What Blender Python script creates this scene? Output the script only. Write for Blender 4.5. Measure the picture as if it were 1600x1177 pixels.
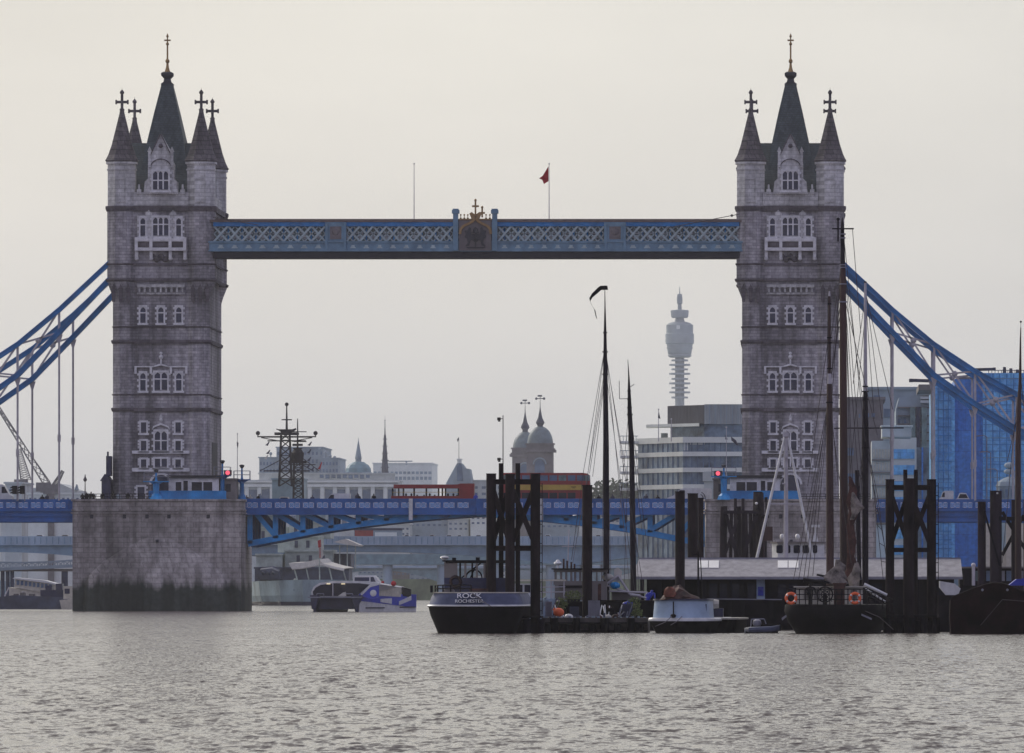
import bpy, math, random
import numpy as np
from mathutils import Vector, Matrix
R = math.radians
sc = bpy.context.scene
for o in list(bpy.data.objects): bpy.data.objects.remove(o)
random.seed(7)
COL = sc.collection
# ---------------------------------------------------------------- camera, light, exposure
F, CX, CY, HC = 12000.0, 1270.0, 929.0, 2.17      # focal length in photo pixels, level-horizon point, eye height
cd = bpy.data.cameras.new('camera'); cam = bpy.data.objects.new('camera', cd); COL.objects.link(cam)
cam.location = (0, 0, HC); cam.rotation_euler = (R(90), 0, 0)
cd.sensor_width = 36; cd.lens = 36*F/1600
cd.shift_x = (800-CX)/1600; cd.shift_y = (CY-588.5)/1600
cd.clip_start = 1; cd.clip_end = 40000
sc.camera = cam
SUN_EL, SUN_AZ = R(30), R(-38)                    # high hazy sun behind the bridge, to the left
w = bpy.data.worlds.new("World"); sc.world = w; w.use_nodes = True
nt = w.node_tree; N = nt.nodes; L = nt.links; N.clear()
wo = N.new('ShaderNodeOutputWorld'); bg = N.new('ShaderNodeBackground')
sky = N.new('ShaderNodeTexSky'); sky.sky_type = 'NISHITA'; sky.sun_disc = False
sky.sun_elevation = SUN_EL; sky.sun_rotation = SUN_AZ; sky.dust_density = 4; sky.air_density = 1.6
hs = N.new('ShaderNodeHueSaturation'); hs.inputs['Saturation'].default_value = 0.68
L.new(sky.outputs[0], hs.inputs['Color'])
# thin overcast: soft cloud layer over the clear sky
tc = N.new('ShaderNodeTexCoord'); mp = N.new('ShaderNodeMapping'); mp.inputs['Scale'].default_value = (5, 5, 16)
nz = N.new('ShaderNodeTexNoise'); nz.inputs['Scale'].default_value = 1.6; nz.inputs['Detail'].default_value = 4
L.new(tc.outputs['Generated'], mp.inputs[0]); L.new(mp.outputs[0], nz.inputs['Vector'])
cr = N.new('ShaderNodeMapRange'); cr.inputs[1].default_value = 0.3; cr.inputs[2].default_value = 0.7
cr.inputs[3].default_value = 0.9; cr.inputs[4].default_value = 1.08
L.new(nz.outputs[0], cr.inputs[0])
cm = N.new('ShaderNodeMix'); cm.data_type = 'RGBA'; cm.inputs[0].default_value = 0.68
L.new(hs.outputs[0], cm.inputs[6]); 
# cloud layer: warm white towards the sun, cooler away from it
fr = N.new('ShaderNodeMapRange'); fr.inputs[1].default_value = -.35; fr.inputs[2].default_value = .82; dt = N.new('ShaderNodeVectorMath'); dt.operation = 'DOT_PRODUCT'; L.new(tc.outputs['Generated'], dt.inputs[0]); dt.inputs[1].default_value = (math.sin(SUN_AZ), math.cos(SUN_AZ), .1); L.new(dt.outputs['Value'], fr.inputs[0])
cc = N.new('ShaderNodeMix'); cc.data_type = 'RGBA'; L.new(fr.outputs[0], cc.inputs[0]); cc.inputs[6].default_value = (5.3, 5.2, 8.0, 1); cc.inputs[7].default_value = (9.7, 9.7, 9.25, 1)
L.new(cc.outputs[2], cm.inputs[7])
mm = N.new('ShaderNodeVectorMath'); mm.operation = 'SCALE'
L.new(cm.outputs[2], mm.inputs[0]); L.new(cr.outputs[0], mm.inputs['Scale'])
L.new(mm.outputs[0], bg.inputs[0]); bg.inputs[1].default_value = 0.078
L.new(bg.outputs[0], wo.inputs[0])
sd = bpy.data.lights.new('sun', 'SUN'); sd.energy = 1.5; sd.angle = R(14); sd.color = (1, .95, .86)
so = bpy.data.objects.new('sun', sd); COL.objects.link(so)
dsun = Vector((math.sin(SUN_AZ)*math.cos(SUN_EL), math.cos(SUN_AZ)*math.cos(SUN_EL), math.sin(SUN_EL)))
so.rotation_euler = dsun.to_track_quat('Z', 'Y').to_euler()
sc.view_settings.view_transform = 'Standard'; sc.view_settings.look = 'None'
sc.view_settings.exposure = 0.30; sc.view_settings.gamma = 1
sc.cycles.use_denoising = True
sc.cycles.max_bounces = 6; sc.cycles.volume_bounces = 1; sc.cycles.diffuse_bounces = 3; sc.cycles.glossy_bounces = 3
sc.cycles.transparent_max_bounces = 8

# ---------------------------------------------------------------- helpers
def X(px, Y): return (px-CX)*Y/F
def Z(py, Y): return HC+(CY-py)*Y/F
MATS = {}
def mat(name, col, rough=.7, var=.18, scale=1.0, metal=0, bump=0, stretch=(1, 1, 1), tint=None, spec=None):
    if name in MATS: return MATS[name]
    m = bpy.data.materials.new(name); m.use_nodes = True; t = m.node_tree; b = t.nodes['Principled BSDF']
    b.inputs['Roughness'].default_value = rough; b.inputs['Metallic'].default_value = metal
    if spec is not None: b.inputs['Specular IOR Level'].default_value = spec
    tc = t.nodes.new('ShaderNodeTexCoord'); mp = t.nodes.new('ShaderNodeMapping'); mp.inputs['Scale'].default_value = stretch
    n = t.nodes.new('ShaderNodeTexNoise'); n.inputs['Scale'].default_value = scale; n.inputs['Detail'].default_value = 5
    n.inputs['Roughness'].default_value = .65
    t.links.new(tc.outputs['Object'], mp.inputs[0]); t.links.new(mp.outputs[0], n.inputs['Vector'])
    mx = t.nodes.new('ShaderNodeMix'); mx.data_type = 'RGBA'
    rg = t.nodes.new('ShaderNodeMapRange'); rg.inputs[1].default_value = .32; rg.inputs[2].default_value = .68
    t.links.new(n.outputs[0], rg.inputs[0]); t.links.new(rg.outputs[0], mx.inputs[0])
    c = col; tn = tint or tuple(min(1, x*(1+var*1.4)) for x in c)
    mx.inputs[6].default_value = (*[x*(1-var*1.4) for x in c], 1); mx.inputs[7].default_value = (*tn, 1)
    t.links.new(mx.outputs[2], b.inputs['Base Color'])
    if bump:
        bp = t.nodes.new('ShaderNodeBump'); bp.inputs['Strength'].default_value = bump; bp.inputs['Distance'].default_value = .1
        t.links.new(n.outputs[0], bp.inputs['Height']); t.links.new(bp.outputs[0], b.inputs['Normal'])
    MATS[name] = m; return m
def stone(name, c1, c2, cm_, bw=.9, bh=.35, big=.12, dirt=.5, low=None, rough=.85, bump=.6):
    """coursed masonry with weather streaks; low = (z0, z1, colour) tints a band near the water (tide mark)"""
    m = bpy.data.materials.new(name); m.use_nodes = True; t = m.node_tree; b = t.nodes['Principled BSDF']; nn = t.nodes.new; lk = t.links.new
    b.inputs['Roughness'].default_value = rough; b.inputs['Specular IOR Level'].default_value = .25
    tc = nn('ShaderNodeTexCoord'); sp = nn('ShaderNodeSeparateXYZ'); lk(tc.outputs['Object'], sp.inputs[0])
    ad = nn('ShaderNodeMath'); ad.operation = 'ADD'; lk(sp.outputs[0], ad.inputs[0]); lk(sp.outputs[1], ad.inputs[1])
    cb = nn('ShaderNodeCombineXYZ'); lk(ad.outputs[0], cb.inputs[0]); lk(sp.outputs[2], cb.inputs[1])
    br = nn('ShaderNodeTexBrick'); lk(cb.outputs[0], br.inputs['Vector']); br.inputs['Scale'].default_value = 1
    br.inputs['Color1'].default_value = (*c1, 1); br.inputs['Color2'].default_value = (*c2, 1); br.inputs['Mortar'].default_value = (*cm_, 1)
    br.inputs['Mortar Size'].default_value = .035; br.inputs['Brick Width'].default_value = bw; br.inputs['Row Height'].default_value = bh
    n1 = nn('ShaderNodeTexNoise'); n1.inputs['Scale'].default_value = big; n1.inputs['Detail'].default_value = 6
    mp = nn('ShaderNodeMapping'); mp.inputs['Scale'].default_value = (1, 1, .45); lk(tc.outputs['Object'], mp.inputs[0]); lk(mp.outputs[0], n1.inputs['Vector'])
    n2 = nn('ShaderNodeTexNoise'); n2.inputs['Scale'].default_value = 1.9; n2.inputs['Detail'].default_value = 6; lk(tc.outputs['Object'], n2.inputs['Vector'])
    r1 = nn('ShaderNodeMapRange'); r1.inputs[1].default_value = .35; r1.inputs[2].default_value = .65; r1.inputs[3].default_value = 1-dirt*.6; r1.inputs[4].default_value = 1+dirt*.35; lk(n1.outputs[0], r1.inputs[0])
    r2 = nn('ShaderNodeMapRange'); r2.inputs[1].default_value = .3; r2.inputs[2].default_value = .7; r2.inputs[3].default_value = .75; r2.inputs[4].default_value = 1.25; lk(n2.outputs[0], r2.inputs[0])
    n3 = nn('ShaderNodeTexNoise'); n3.inputs['Scale'].default_value = 1; n3.inputs['Detail'].default_value = 4
    mp3 = nn('ShaderNodeMapping'); mp3.inputs['Scale'].default_value = (1.1, 1.1, .10); lk(tc.outputs['Object'], mp3.inputs[0]); lk(mp3.outputs[0], n3.inputs['Vector'])
    r3 = nn('ShaderNodeMapRange'); r3.inputs[1].default_value = .35; r3.inputs[2].default_value = .62; r3.inputs[3].default_value = 1-dirt*.5; r3.inputs[4].default_value = 1.1; lk(n3.outputs[0], r3.inputs[0])
    m0 = nn('ShaderNodeMath'); m0.operation = 'MULTIPLY'; lk(r1.outputs[0], m0.inputs[0]); lk(r3.outputs[0], m0.inputs[1])
    mu = nn('ShaderNodeMath'); mu.operation = 'MULTIPLY'; lk(m0.outputs[0], mu.inputs[0]); lk(r2.outputs[0], mu.inputs[1])
    v = nn('ShaderNodeVectorMath'); v.operation = 'SCALE'; lk(br.outputs[0], v.inputs[0]); lk(mu.outputs[0], v.inputs['Scale'])
    out = v.outputs[0]
    if low:
        nz_ = nn('ShaderNodeMath'); nz_.operation = 'MULTIPLY_ADD'; ns_ = nn('ShaderNodeMath'); ns_.operation = 'MULTIPLY_ADD'; lk(n3.outputs[0], ns_.inputs[0]); ns_.inputs[1].default_value = .9; lk(n1.outputs[0], ns_.inputs[2]); lk(ns_.outputs[0], nz_.inputs[0]); nz_.inputs[1].default_value = 3.0; lk(sp.outputs[2], nz_.inputs[2])
        rr = nn('ShaderNodeMapRange'); rr.inputs[1].default_value = low[0]; rr.inputs[2].default_value = low[1]; rr.inputs[3].default_value = 1; rr.inputs[4].default_value = 0; lk(nz_.outputs[0], rr.inputs[0])
        v3 = nn('ShaderNodeVectorMath'); v3.operation = 'SCALE'; v3.inputs[0].default_value = low[2]; lk(mu.outputs[0], v3.inputs['Scale'])
        mx = nn('ShaderNodeMix'); mx.data_type = 'RGBA'; lk(rr.outputs[0], mx.inputs[0]); lk(out, mx.inputs[6]); lk(v3.outputs[0], mx.inputs[7]); out = mx.outputs[2]
    lk(out, b.inputs['Base Color'])
    bp = nn('ShaderNodeBump'); bp.inputs['Strength'].default_value = bump; bp.inputs['Distance'].default_value = .08
    lk(mu.outputs[0], bp.inputs['Height']); lk(bp.outputs[0], b.inputs['Normal'])
    MATS[name] = m; return m
def lamp_mat(name, col, s):
    m = bpy.data.materials.new(name); m.use_nodes = True; b = m.node_tree.nodes['Principled BSDF']
    b.inputs['Base Color'].default_value = (*col, 1); b.inputs['Emission Color'].default_value = (*col, 1); b.inputs['Emission Strength'].default_value = s
    MATS[name] = m; return m

ORG = {}
class MB:
    def __init__(s): s.v = []; s.f = []
    def add(s, vs, fs):
        k = len(s.v); s.v += [tuple(p) for p in vs]; s.f += [tuple(i+k for i in f) for f in fs]; return s
    def box(s, x0, x1, y0, y1, z0, z1):
        if x0 > x1: x0, x1 = x1, x0
        if z0 > z1: z0, z1 = z1, z0
        return s.add([(x0,y0,z0),(x1,y0,z0),(x1,y1,z0),(x0,y1,z0),(x0,y0,z1),(x1,y0,z1),(x1,y1,z1),(x0,y1,z1)],
                     [(0,3,2,1),(4,5,6,7),(0,1,5,4),(1,2,6,5),(2,3,7,6),(3,0,4,7)])
    def bar(s, a, b, w, h=None):
        h = h or w; a, b = Vector(a), Vector(b); d = (b-a).normalized()
        up = Vector((0,0,1)) if abs(d.z) < .95 else Vector((0,1,0))
        r = d.cross(up).normalized(); u = r.cross(d).normalized(); r *= w/2; u *= h/2
        return s.add([a-r-u,a+r-u,a+r+u,a-r+u,b-r-u,b+r-u,b+r+u,b-r+u], [(0,3,2,1),(4,5,6,7),(0,1,5,4),(1,2,6,5),(2,3,7,6),(3,0,4,7)])
    def rings(s, rs, cap=True, closed=True):
        n = len(rs[0]); k = len(s.v)
        for r in rs: s.v += [tuple(p) for p in r]
        for i in range(len(rs)-1):
            for j in range(n if closed else n-1):
                a = k+i*n+j; b = k+i*n+(j+1) % n; s.f.append((a, b, b+n, a+n))
        if cap: s.f.append(tuple(k+j for j in range(n))[::-1]); s.f.append(tuple(k+(len(rs)-1)*n+j for j in range(n)))
        return s
    def cyl(s, a, b, r0, r1=None, n=10, off=0):
        r1 = r0 if r1 is None else r1; a, b = Vector(a), Vector(b); d = (b-a).normalized()
        up = Vector((0,0,1)) if abs(d.z) < .9 else Vector((1,0,0))
        r = d.cross(up).normalized(); u = r.cross(d).normalized()
        ring = lambda c, q: [c+(r*math.cos(2*math.pi*(i+off)/n)+u*math.sin(2*math.pi*(i+off)/n))*q for i in range(n)]
        return s.rings([ring(a, r0), ring(b, max(r1, 1e-3))])
    def tube(s, pts, r, n=6):
        for a, b in zip(pts[:-1], pts[1:]): s.cyl(a, b, r, r, n)
        return s
    def lathe(s, cx, cy, prof, n=8, rot=None, sx=1, sy=1):
        rot = math.pi/n if rot is None else rot
        rs = [[(cx+sx*r*math.cos(rot+2*math.pi*i/n), cy+sy*r*math.sin(rot+2*math.pi*i/n), z) for i in range(n)] for r, z in prof]
        return s.rings(rs)
    def prism(s, pts, y0, y1):
        n = len(pts); v = [(x, y0, z) for x, z in pts]+[(x, y1, z) for x, z in pts]
        return s.add(v, [tuple(range(n)), tuple(range(2*n-1, n-1, -1))]+[(i, i+n, (i+1) % n+n, (i+1) % n) for i in range(n)])
    def plan(s, pts, z0, z1, pts2=None):
        return s.rings([[(x, y, z0) for x, y in pts], [(x, y, z1) for x, y in (pts2 or pts)]])
    def ball(s, c, r, sx=1, sy=1, sz=1, n=8, m=6):
        rs = []
        for i in range(m+1):
            a = -math.pi/2+math.pi*i/m; q = max(math.cos(a), .02)*r
            rs.append([(c[0]+sx*q*math.cos(2*math.pi*j/n), c[1]+sy*q*math.sin(2*math.pi*j/n), c[2]+sz*r*math.sin(a)) for j in range(n)])
        return s.rings(rs)
    def torus(s, c, R0, r, n=20, m=8, axis='y'):
        rs = []
        for i in range(n+1):
            a = 2*math.pi*i/n; ring = []
            for j in range(m):
                q = 2*math.pi*j/m; rr = R0+r*math.cos(q); h = r*math.sin(q)
                p = (rr*math.cos(a), h, rr*math.sin(a)) if axis == 'y' else (rr*math.cos(a), rr*math.sin(a), h)
                ring.append((c[0]+p[0], c[1]+p[1], c[2]+p[2]))
            rs.append(ring)
        return s.rings(rs, cap=False)
    def out(s, name, m, parent=None, smooth=False, label=None):
        org = ORG[parent.name] if parent else Vector((0, 0, 0))
        if parent is None and s.v:
            a = np.array(s.v); org = Vector(((a[:,0].min()+a[:,0].max())/2, (a[:,1].min()+a[:,1].max())/2, a[:,2].min()))
        me = bpy.data.meshes.new(name); me.from_pydata([(x-org.x, y-org.y, z-org.z) for x, y, z in s.v], [], s.f)
        import bmesh
        bm = bmesh.new(); bm.from_mesh(me); bmesh.ops.recalc_face_normals(bm, faces=bm.faces); bm.to_mesh(me); bm.free()
        ms = m if isinstance(m, (list, tuple)) else [m]
        for q in ms: me.materials.append(MATS[q] if isinstance(q, str) else q)
        if smooth:
            me.polygons.foreach_set('use_smooth', [True]*len(me.polygons))
            try: me.set_sharp_from_angle(angle=R(40))
            except Exception: pass
        o = bpy.data.objects.new(name, me); COL.objects.link(o)
        if parent: o.parent = parent
        else: o.location = org
        ORG[o.name] = org
        if label: o['label'] = label
        return o
def tag(o, label=None, cat=None, group=None, kind=None):
    for k, v in (('label', label), ('category', cat), ('group', group), ('kind', kind)):
        if v: o[k] = v
    return o
def thing(name, label, cat, loc, group=None):
    o = bpy.data.objects.new(name, None); COL.objects.link(o); o.location = loc; o.empty_display_size = .5
    ORG[o.name] = Vector(loc); return tag(o, label, cat, group)
def kids(o): return [c for c in ALLK.get(o.name, [])] if ALLK else [c for c in bpy.data.objects if c.parent == o]
ALLK = None
def copy_tree(o, loc=None, label=None, parent=None, rotz=0, scale=None):
    c = o.copy(); COL.objects.link(c)
    if parent: c.parent = parent
    if loc is not None: c.location = loc; ORG[c.name] = Vector(loc)
    if rotz: c.rotation_euler[2] = rotz
    if scale: c.scale = scale
    if label: c['label'] = label
    for ch in [q for q in bpy.data.objects if q.parent == o]: copy_tree(ch, parent=c)
    return c
def text_part(s, name, m, parent, x, y, z, size, depth=.02, sx=1, rotz=0):
    cu = bpy.data.curves.new(name, 'FONT'); cu.body = s; cu.size = size; cu.extrude = depth; cu.align_x = 'CENTER'; cu.align_y = 'CENTER'
    t = bpy.data.objects.new('tmp', cu); COL.objects.link(t)
    me = bpy.data.meshes.new_from_object(t.evaluated_get(bpy.context.evaluated_depsgraph_get())); bpy.data.objects.remove(t)
    M = Matrix.Rotation(rotz, 4, 'Z') @ Matrix.Rotation(R(90), 4, 'X') @ Matrix.Diagonal((sx, 1, 1, 1)); me.transform(M)
    org = ORG[parent.name]; me.transform(Matrix.Translation(Vector((x, y, z))-org)); me.materials.clear(); me.materials.append(MATS[m])
    o = bpy.data.objects.new(name, me); COL.objects.link(o); o.parent = parent; ORG[o.name] = org; return o

# ---------------------------------------------------------------- materials
stone('granite', (.45,.425,.44), (.30,.285,.305), (.25,.235,.25), .95, .38, .12, .85, bump=.9)
stone('portland', (.62,.61,.60), (.53,.52,.52), (.38,.37,.37), 1.3, .5, .22, .45)
stone('cornice', (.15,.13,.145), (.11,.10,.115), (.08,.07,.07), 1.6, .5, .3, .4)
stone('pier_stone', (.43,.395,.38), (.33,.30,.29), (.22,.20,.195), 1.5, .66, .13, .8, low=(6.9, 8.0, (.045,.055,.048)), bump=.8)
stone('cone_stone', (.15,.135,.14), (.10,.09,.098), (.05,.045,.05), .9, .6, .35, .5)
stone('slate', (.065,.085,.09), (.05,.065,.075), (.04,.05,.05), .5, .3, .25, .5, rough=.6)
mat('lead', (.02,.02,.03), .5); mat('gold', (.30,.19,.08), .45, metal=.6)
mat('window_glass', (.018,.022,.055), .15, .3, .6); mat('frame_stone', (.68,.67,.68), .8, .15, 1.5)
mat('chain_blue', (.002,.16,.42), .45, .25, .5); mat('deep_blue', (.008,.095,.33), .5, .25, .4)
mat('mid_blue', (.004,.26,.70), .45, .3, .35, tint=(.010,.36,.80)); mat('pale_blue', (.13,.24,.33), .5, .2, .6)
mat('lattice_blue', (.36,.45,.46), .5, .15, 1); mat('white_rod', (.42,.40,.43), .5, .15, 1)
mat('lace_white', (.60,.62,.80), .6, .25, 4); mat('shade_black', (.010,.009,.018), .7)
mat('roof_brown', (.14,.10,.09), .6); mat('panel_glass', (.13,.20,.20), .25, .35, .8)
mat('asphalt', (.05,.05,.055), .9); mat('black_iron', (.009,.008,.011), .7, spec=.15)
mat('dark_pile', (.011,.009,.018), .8, .6, 1.2, tint=(.034,.024,.026), stretch=(1,1,.3), bump=.3, spec=.12); mat('timber_pile', (.028,.022,.028), .9, .5, .9, stretch=(1,1,.25), bump=.5, spec=.1)
mat('white_paint', (.62,.62,.62), .4, .12, 1.5); mat('cream_paint', (.50,.47,.40), .5, .15, 1.5)
mat('dark_glass', (.010,.011,.024), .2, .2, spec=.25); mat('red_paint', (.24,.010,.010), .35, .2, .7); mat('yellow_paint', (.48,.32,.05), .5, .12)
mat('orange', (.75,.12,.03), .5, .12); mat('skin', (.35,.2,.14), .7); mat('tyre', (.008,.008,.009), .9, spec=.1)
mat('black_hull', (.007,.006,.008), .7, .5, .8, bump=.2, spec=.12); mat('brown_hull', (.012,.005,.006), .8, .6, .7, bump=.2, spec=.08); mat('grey_hull', (.085,.10,.17), .6, .25, .8, spec=.2)
mat('ship_grey', (.20,.27,.30), .6, .35, .25, stretch=(1,1,.4)); mat('ship_pale', (.36,.41,.37), .6, .25, .4)
mat('ship_dark', (.05,.06,.10), .7, .4, .4); mat('mast_dark', (.02,.016,.022), .7, .3, spec=.15)
mat('canvas', (.50,.48,.44), .8, .12, 2); mat('grey_roof', (.27,.255,.27), .55, .2, 2.2, bump=.2); mat('shed_wall', (.012,.010,.014), .9, .5, .7, spec=.1)
mat('concrete', (.28,.37,.46), .8, .15, .2, stretch=(1,1,.4)); mat('concrete_shade', (.17,.27,.37), .8, .2, .2)  # concrete and city greys carry the bluish distance haze in their base colours
mat('city_stone', (.46,.49,.49), .85, .15, .15); mat('city_grey', (.25,.31,.36), .85, .2, .12); mat('city_brown', (.15,.135,.13), .85, .3, .15)
mat('city_window', (.08,.13,.21), .35, .3, .3); stone('blue_glass', (.09,.32,.64), (.16,.46,.76), (.05,.20,.48), 2.2, 1.6, .05, .3, rough=.35, bump=0); stone('blue_glass_dark', (.03,.16,.50), (.05,.22,.58), (.02,.10,.36), 2.2, 3.2, .05, .3, rough=.35, bump=0)
mat('office_glass', (.10,.18,.32), .3, .6, .25, tint=(.22,.31,.40)); mat('floor_band', (.68,.70,.66), .6, .08, .3)
mat('metal_clad', (.28,.31,.32), .5, .2, .6, stretch=(4,1,.3)); mat('dark_clad', (.055,.055,.07), .5, .4, 1.2, stretch=(6,1,.2))
mat('far_concrete', (.30,.335,.35), .8, .15, .1)
mat('copper', (.14,.24,.29), .6, .2, .4); mat('weather_stone', (.16,.14,.145), .85, .25, .2); mat('spire_dark', (.035,.04,.07), .7, .3, .3)
mat('leaf', (.05,.08,.05), .9, .5, 1.2, tint=(.10,.14,.08)); mat('bark', (.05,.04,.03), .9)
mat('green_wall', (.12,.16,.09), .9, .4, .15); mat('mast_wood', (.035,.012,.010), .55, .4, 1, stretch=(1,1,.1)); mat('rope', (.07,.06,.06), .9)
mat('rope_pale', (.16,.145,.15), .9)
mat('hull_paleblue', (.32,.42,.55), .45, .12, .8); mat('tarp_brown', (.04,.018,.018), .8, .6, 1.2, tint=(.11,.045,.035)); mat('royal_blue', (.02,.04,.42), .35, .2, .5)
mat('navy', (.012,.014,.05), .4, .3); mat('grey_paint', (.20,.20,.24), .5, .2, .7); mat('flag_red', (.40,.01,.02), .8); mat('flag_dark', (.03,.03,.06), .8)
mat('pontoon_wood', (.07,.06,.055), .9, .5, 1.2, bump=.3); mat('skylight', (.78,.76,.72), .3, .05); mat('haze_grey', (.30,.30,.30), .9, .2, .05)
lamp_mat('signal_red', (1, .12, .18), .75)
mat('letter_white', (.92, .92, .92), .5, .02)
# ================================================================ water
WAVE = .0017
RIPPLES = (((12, 4, 1), .8), ((5.5, 1.8, 1), 1.35), ((2.4, .6, 1), 1.0), ((.9, .12, 1), .12))
def build_water():
    rs = np.random.RandomState(3)
    ys = [80.0]
    while ys[-1] < 900: ys.append(ys[-1]+max(.14, .14*(ys[-1]/110)**1.3))
    while ys[-1] < 30000: ys.append(ys[-1]*1.035+1)
    ys = np.array(ys); nc = 640; t = np.linspace(-1, 1, nc)
    tt = np.sign(t)*np.abs(t)
    hw = (ys*.080+2)[:, None]; cx = (-ys*.039)[:, None]
    Xg = cx+hw*tt[None, :]; Yg = np.repeat(ys[:, None], nc, 1)
    Xg[:, 0] = -9000; Xg[:, -1] = 9000
    # short-crested wind chop: many small waves of different length and heading
    Xf, Yf, H = Xg.astype(np.float32), Yg.astype(np.float32), np.zeros(Xg.shape, np.float32)
    for i in range(84):
        L_ = 10**rs.uniform(math.log10(.42), math.log10(3.2)); lx = L_**.8*rs.uniform(.28, .95)
        amp = WAVE*L_**.45; sg = 1 if rs.random_sample() < .5 else -1
        keep = np.clip(1.3-ys/(L_*160), 0, 1).astype(np.float32)[:, None]
        if i % 3 == 0: lx *= 3
        H += amp*keep*np.sin(2*math.pi*(Yf/L_+sg*Xf/lx)+np.float32(rs.uniform(0, 6.28)))
    H = np.where(H > 0, H*1.35, H*.7)
    gust = .9+.14*np.sin(Xf*.11+Yf*.023)*np.sin(Yf*.041-Xf*.05+1)+.15*np.sin(Xf*.31-Yf*.07)*np.sin(Xf*.07+Yf*.013)
    Zg = H*gust*np.clip((900-Yf)/300, 0, 1); Zg[:, 0] = 0; Zg[:, -1] = 0
    nr = len(ys); v = np.stack([Xg, Yg, Zg], -1).reshape(-1, 3)
    idx = np.arange(nr*nc).reshape(nr, nc); q = np.stack([idx[:-1, :-1], idx[:-1, 1:], idx[1:, 1:], idx[1:, :-1]], -1).reshape(-1, 4)
    me = bpy.data.meshes.new('water'); me.vertices.add(len(v)); me.vertices.foreach_set('co', v.ravel())
    me.loops.add(q.size); me.loops.foreach_set('vertex_index', q.ravel().astype(np.int32))
    me.polygons.add(len(q)); me.polygons.foreach_set('loop_start', np.arange(0, q.size, 4, dtype=np.int32))
    me.polygons.foreach_set('use_smooth', np.ones(len(q), bool)); me.update(calc_edges=True)
    m = bpy.data.materials.new('river'); m.use_nodes = True; t = m.node_tree; b = t.nodes['Principled BSDF']
    b.inputs['Base Color'].default_value = (.12, .098, .084, 1); b.inputs['Roughness'].default_value = .12; b.inputs['IOR'].default_value = 1.33
    # ripples finer than the mesh: tilt the normal with layered noise, mostly along the wind
    tc = t.nodes.new('ShaderNodeTexCoord'); geo = t.nodes.new('ShaderNodeNewGeometry'); acc = geo.outputs['Normal']
    def noise(scl, det=3, rough=.55):
        mp = t.nodes.new('ShaderNodeMapping'); mp.inputs['Scale'].default_value = scl; t.links.new(tc.outputs['Object'], mp.inputs[0])
        n = t.nodes.new('ShaderNodeTexNoise'); n.inputs['Scale'].default_value = 1; n.inputs['Detail'].default_value = det; n.inputs['Roughness'].default_value = rough
        t.links.new(mp.outputs[0], n.inputs['Vector']); return n
    g = noise((.10, .012, 1)); gr = t.nodes.new('ShaderNodeMapRange'); gr.inputs[1].default_value = .35; gr.inputs[2].default_value = .65; gr.inputs[3].default_value = .78; gr.inputs[4].default_value = 1.2
    t.links.new(g.outputs[0], gr.inputs[0])
    for scl, k in RIPPLES:
        sb = t.nodes.new('ShaderNodeVectorMath'); sb.operation = 'SUBTRACT'; t.links.new(noise(scl).outputs['Color'], sb.inputs[0]); sb.inputs[1].default_value = (.5, .53, .5)
        ml = t.nodes.new('ShaderNodeVectorMath'); ml.operation = 'MULTIPLY'; t.links.new(sb.outputs[0], ml.inputs[0]); ml.inputs[1].default_value = (k*.3, k, 0)
        sc2 = t.nodes.new('ShaderNodeVectorMath'); sc2.operation = 'SCALE'; t.links.new(ml.outputs[0], sc2.inputs[0]); t.links.new(gr.outputs[0], sc2.inputs['Scale'])
        ad = t.nodes.new('ShaderNodeVectorMath'); ad.operation = 'ADD'; t.links.new(acc, ad.inputs[0]); t.links.new(sc2.outputs[0], ad.inputs[1]); acc = ad.outputs[0]
    nn = t.nodes.new('ShaderNodeVectorMath'); nn.operation = 'NORMALIZE'; t.links.new(acc, nn.inputs[0]); t.links.new(nn.outputs[0], b.inputs['Normal'])
    me.materials.append(m); o = bpy.data.objects.new('water', me); COL.objects.link(o); o['kind'] = 'structure'
build_water()
# land beyond and on the north bank
m = MB(); m.plan([(-9000, 2900), (9000, 2900), (9000, 20000), (-9000, 20000)], -1, 4.5); o = m.out('ground', 'city_grey'); o['kind'] = 'structure'
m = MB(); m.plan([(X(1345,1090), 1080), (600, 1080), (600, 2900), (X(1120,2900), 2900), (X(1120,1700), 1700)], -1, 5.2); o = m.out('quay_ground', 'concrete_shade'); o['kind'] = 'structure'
m = MB(); m.plan([(-800, 1330), (X(-20,1330), 1330), (X(60,2880), 2880), (-800, 2880)], -1, 5.0); o = m.out('south_bank_ground', 'concrete_shade'); o['kind'] = 'structure'

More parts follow.
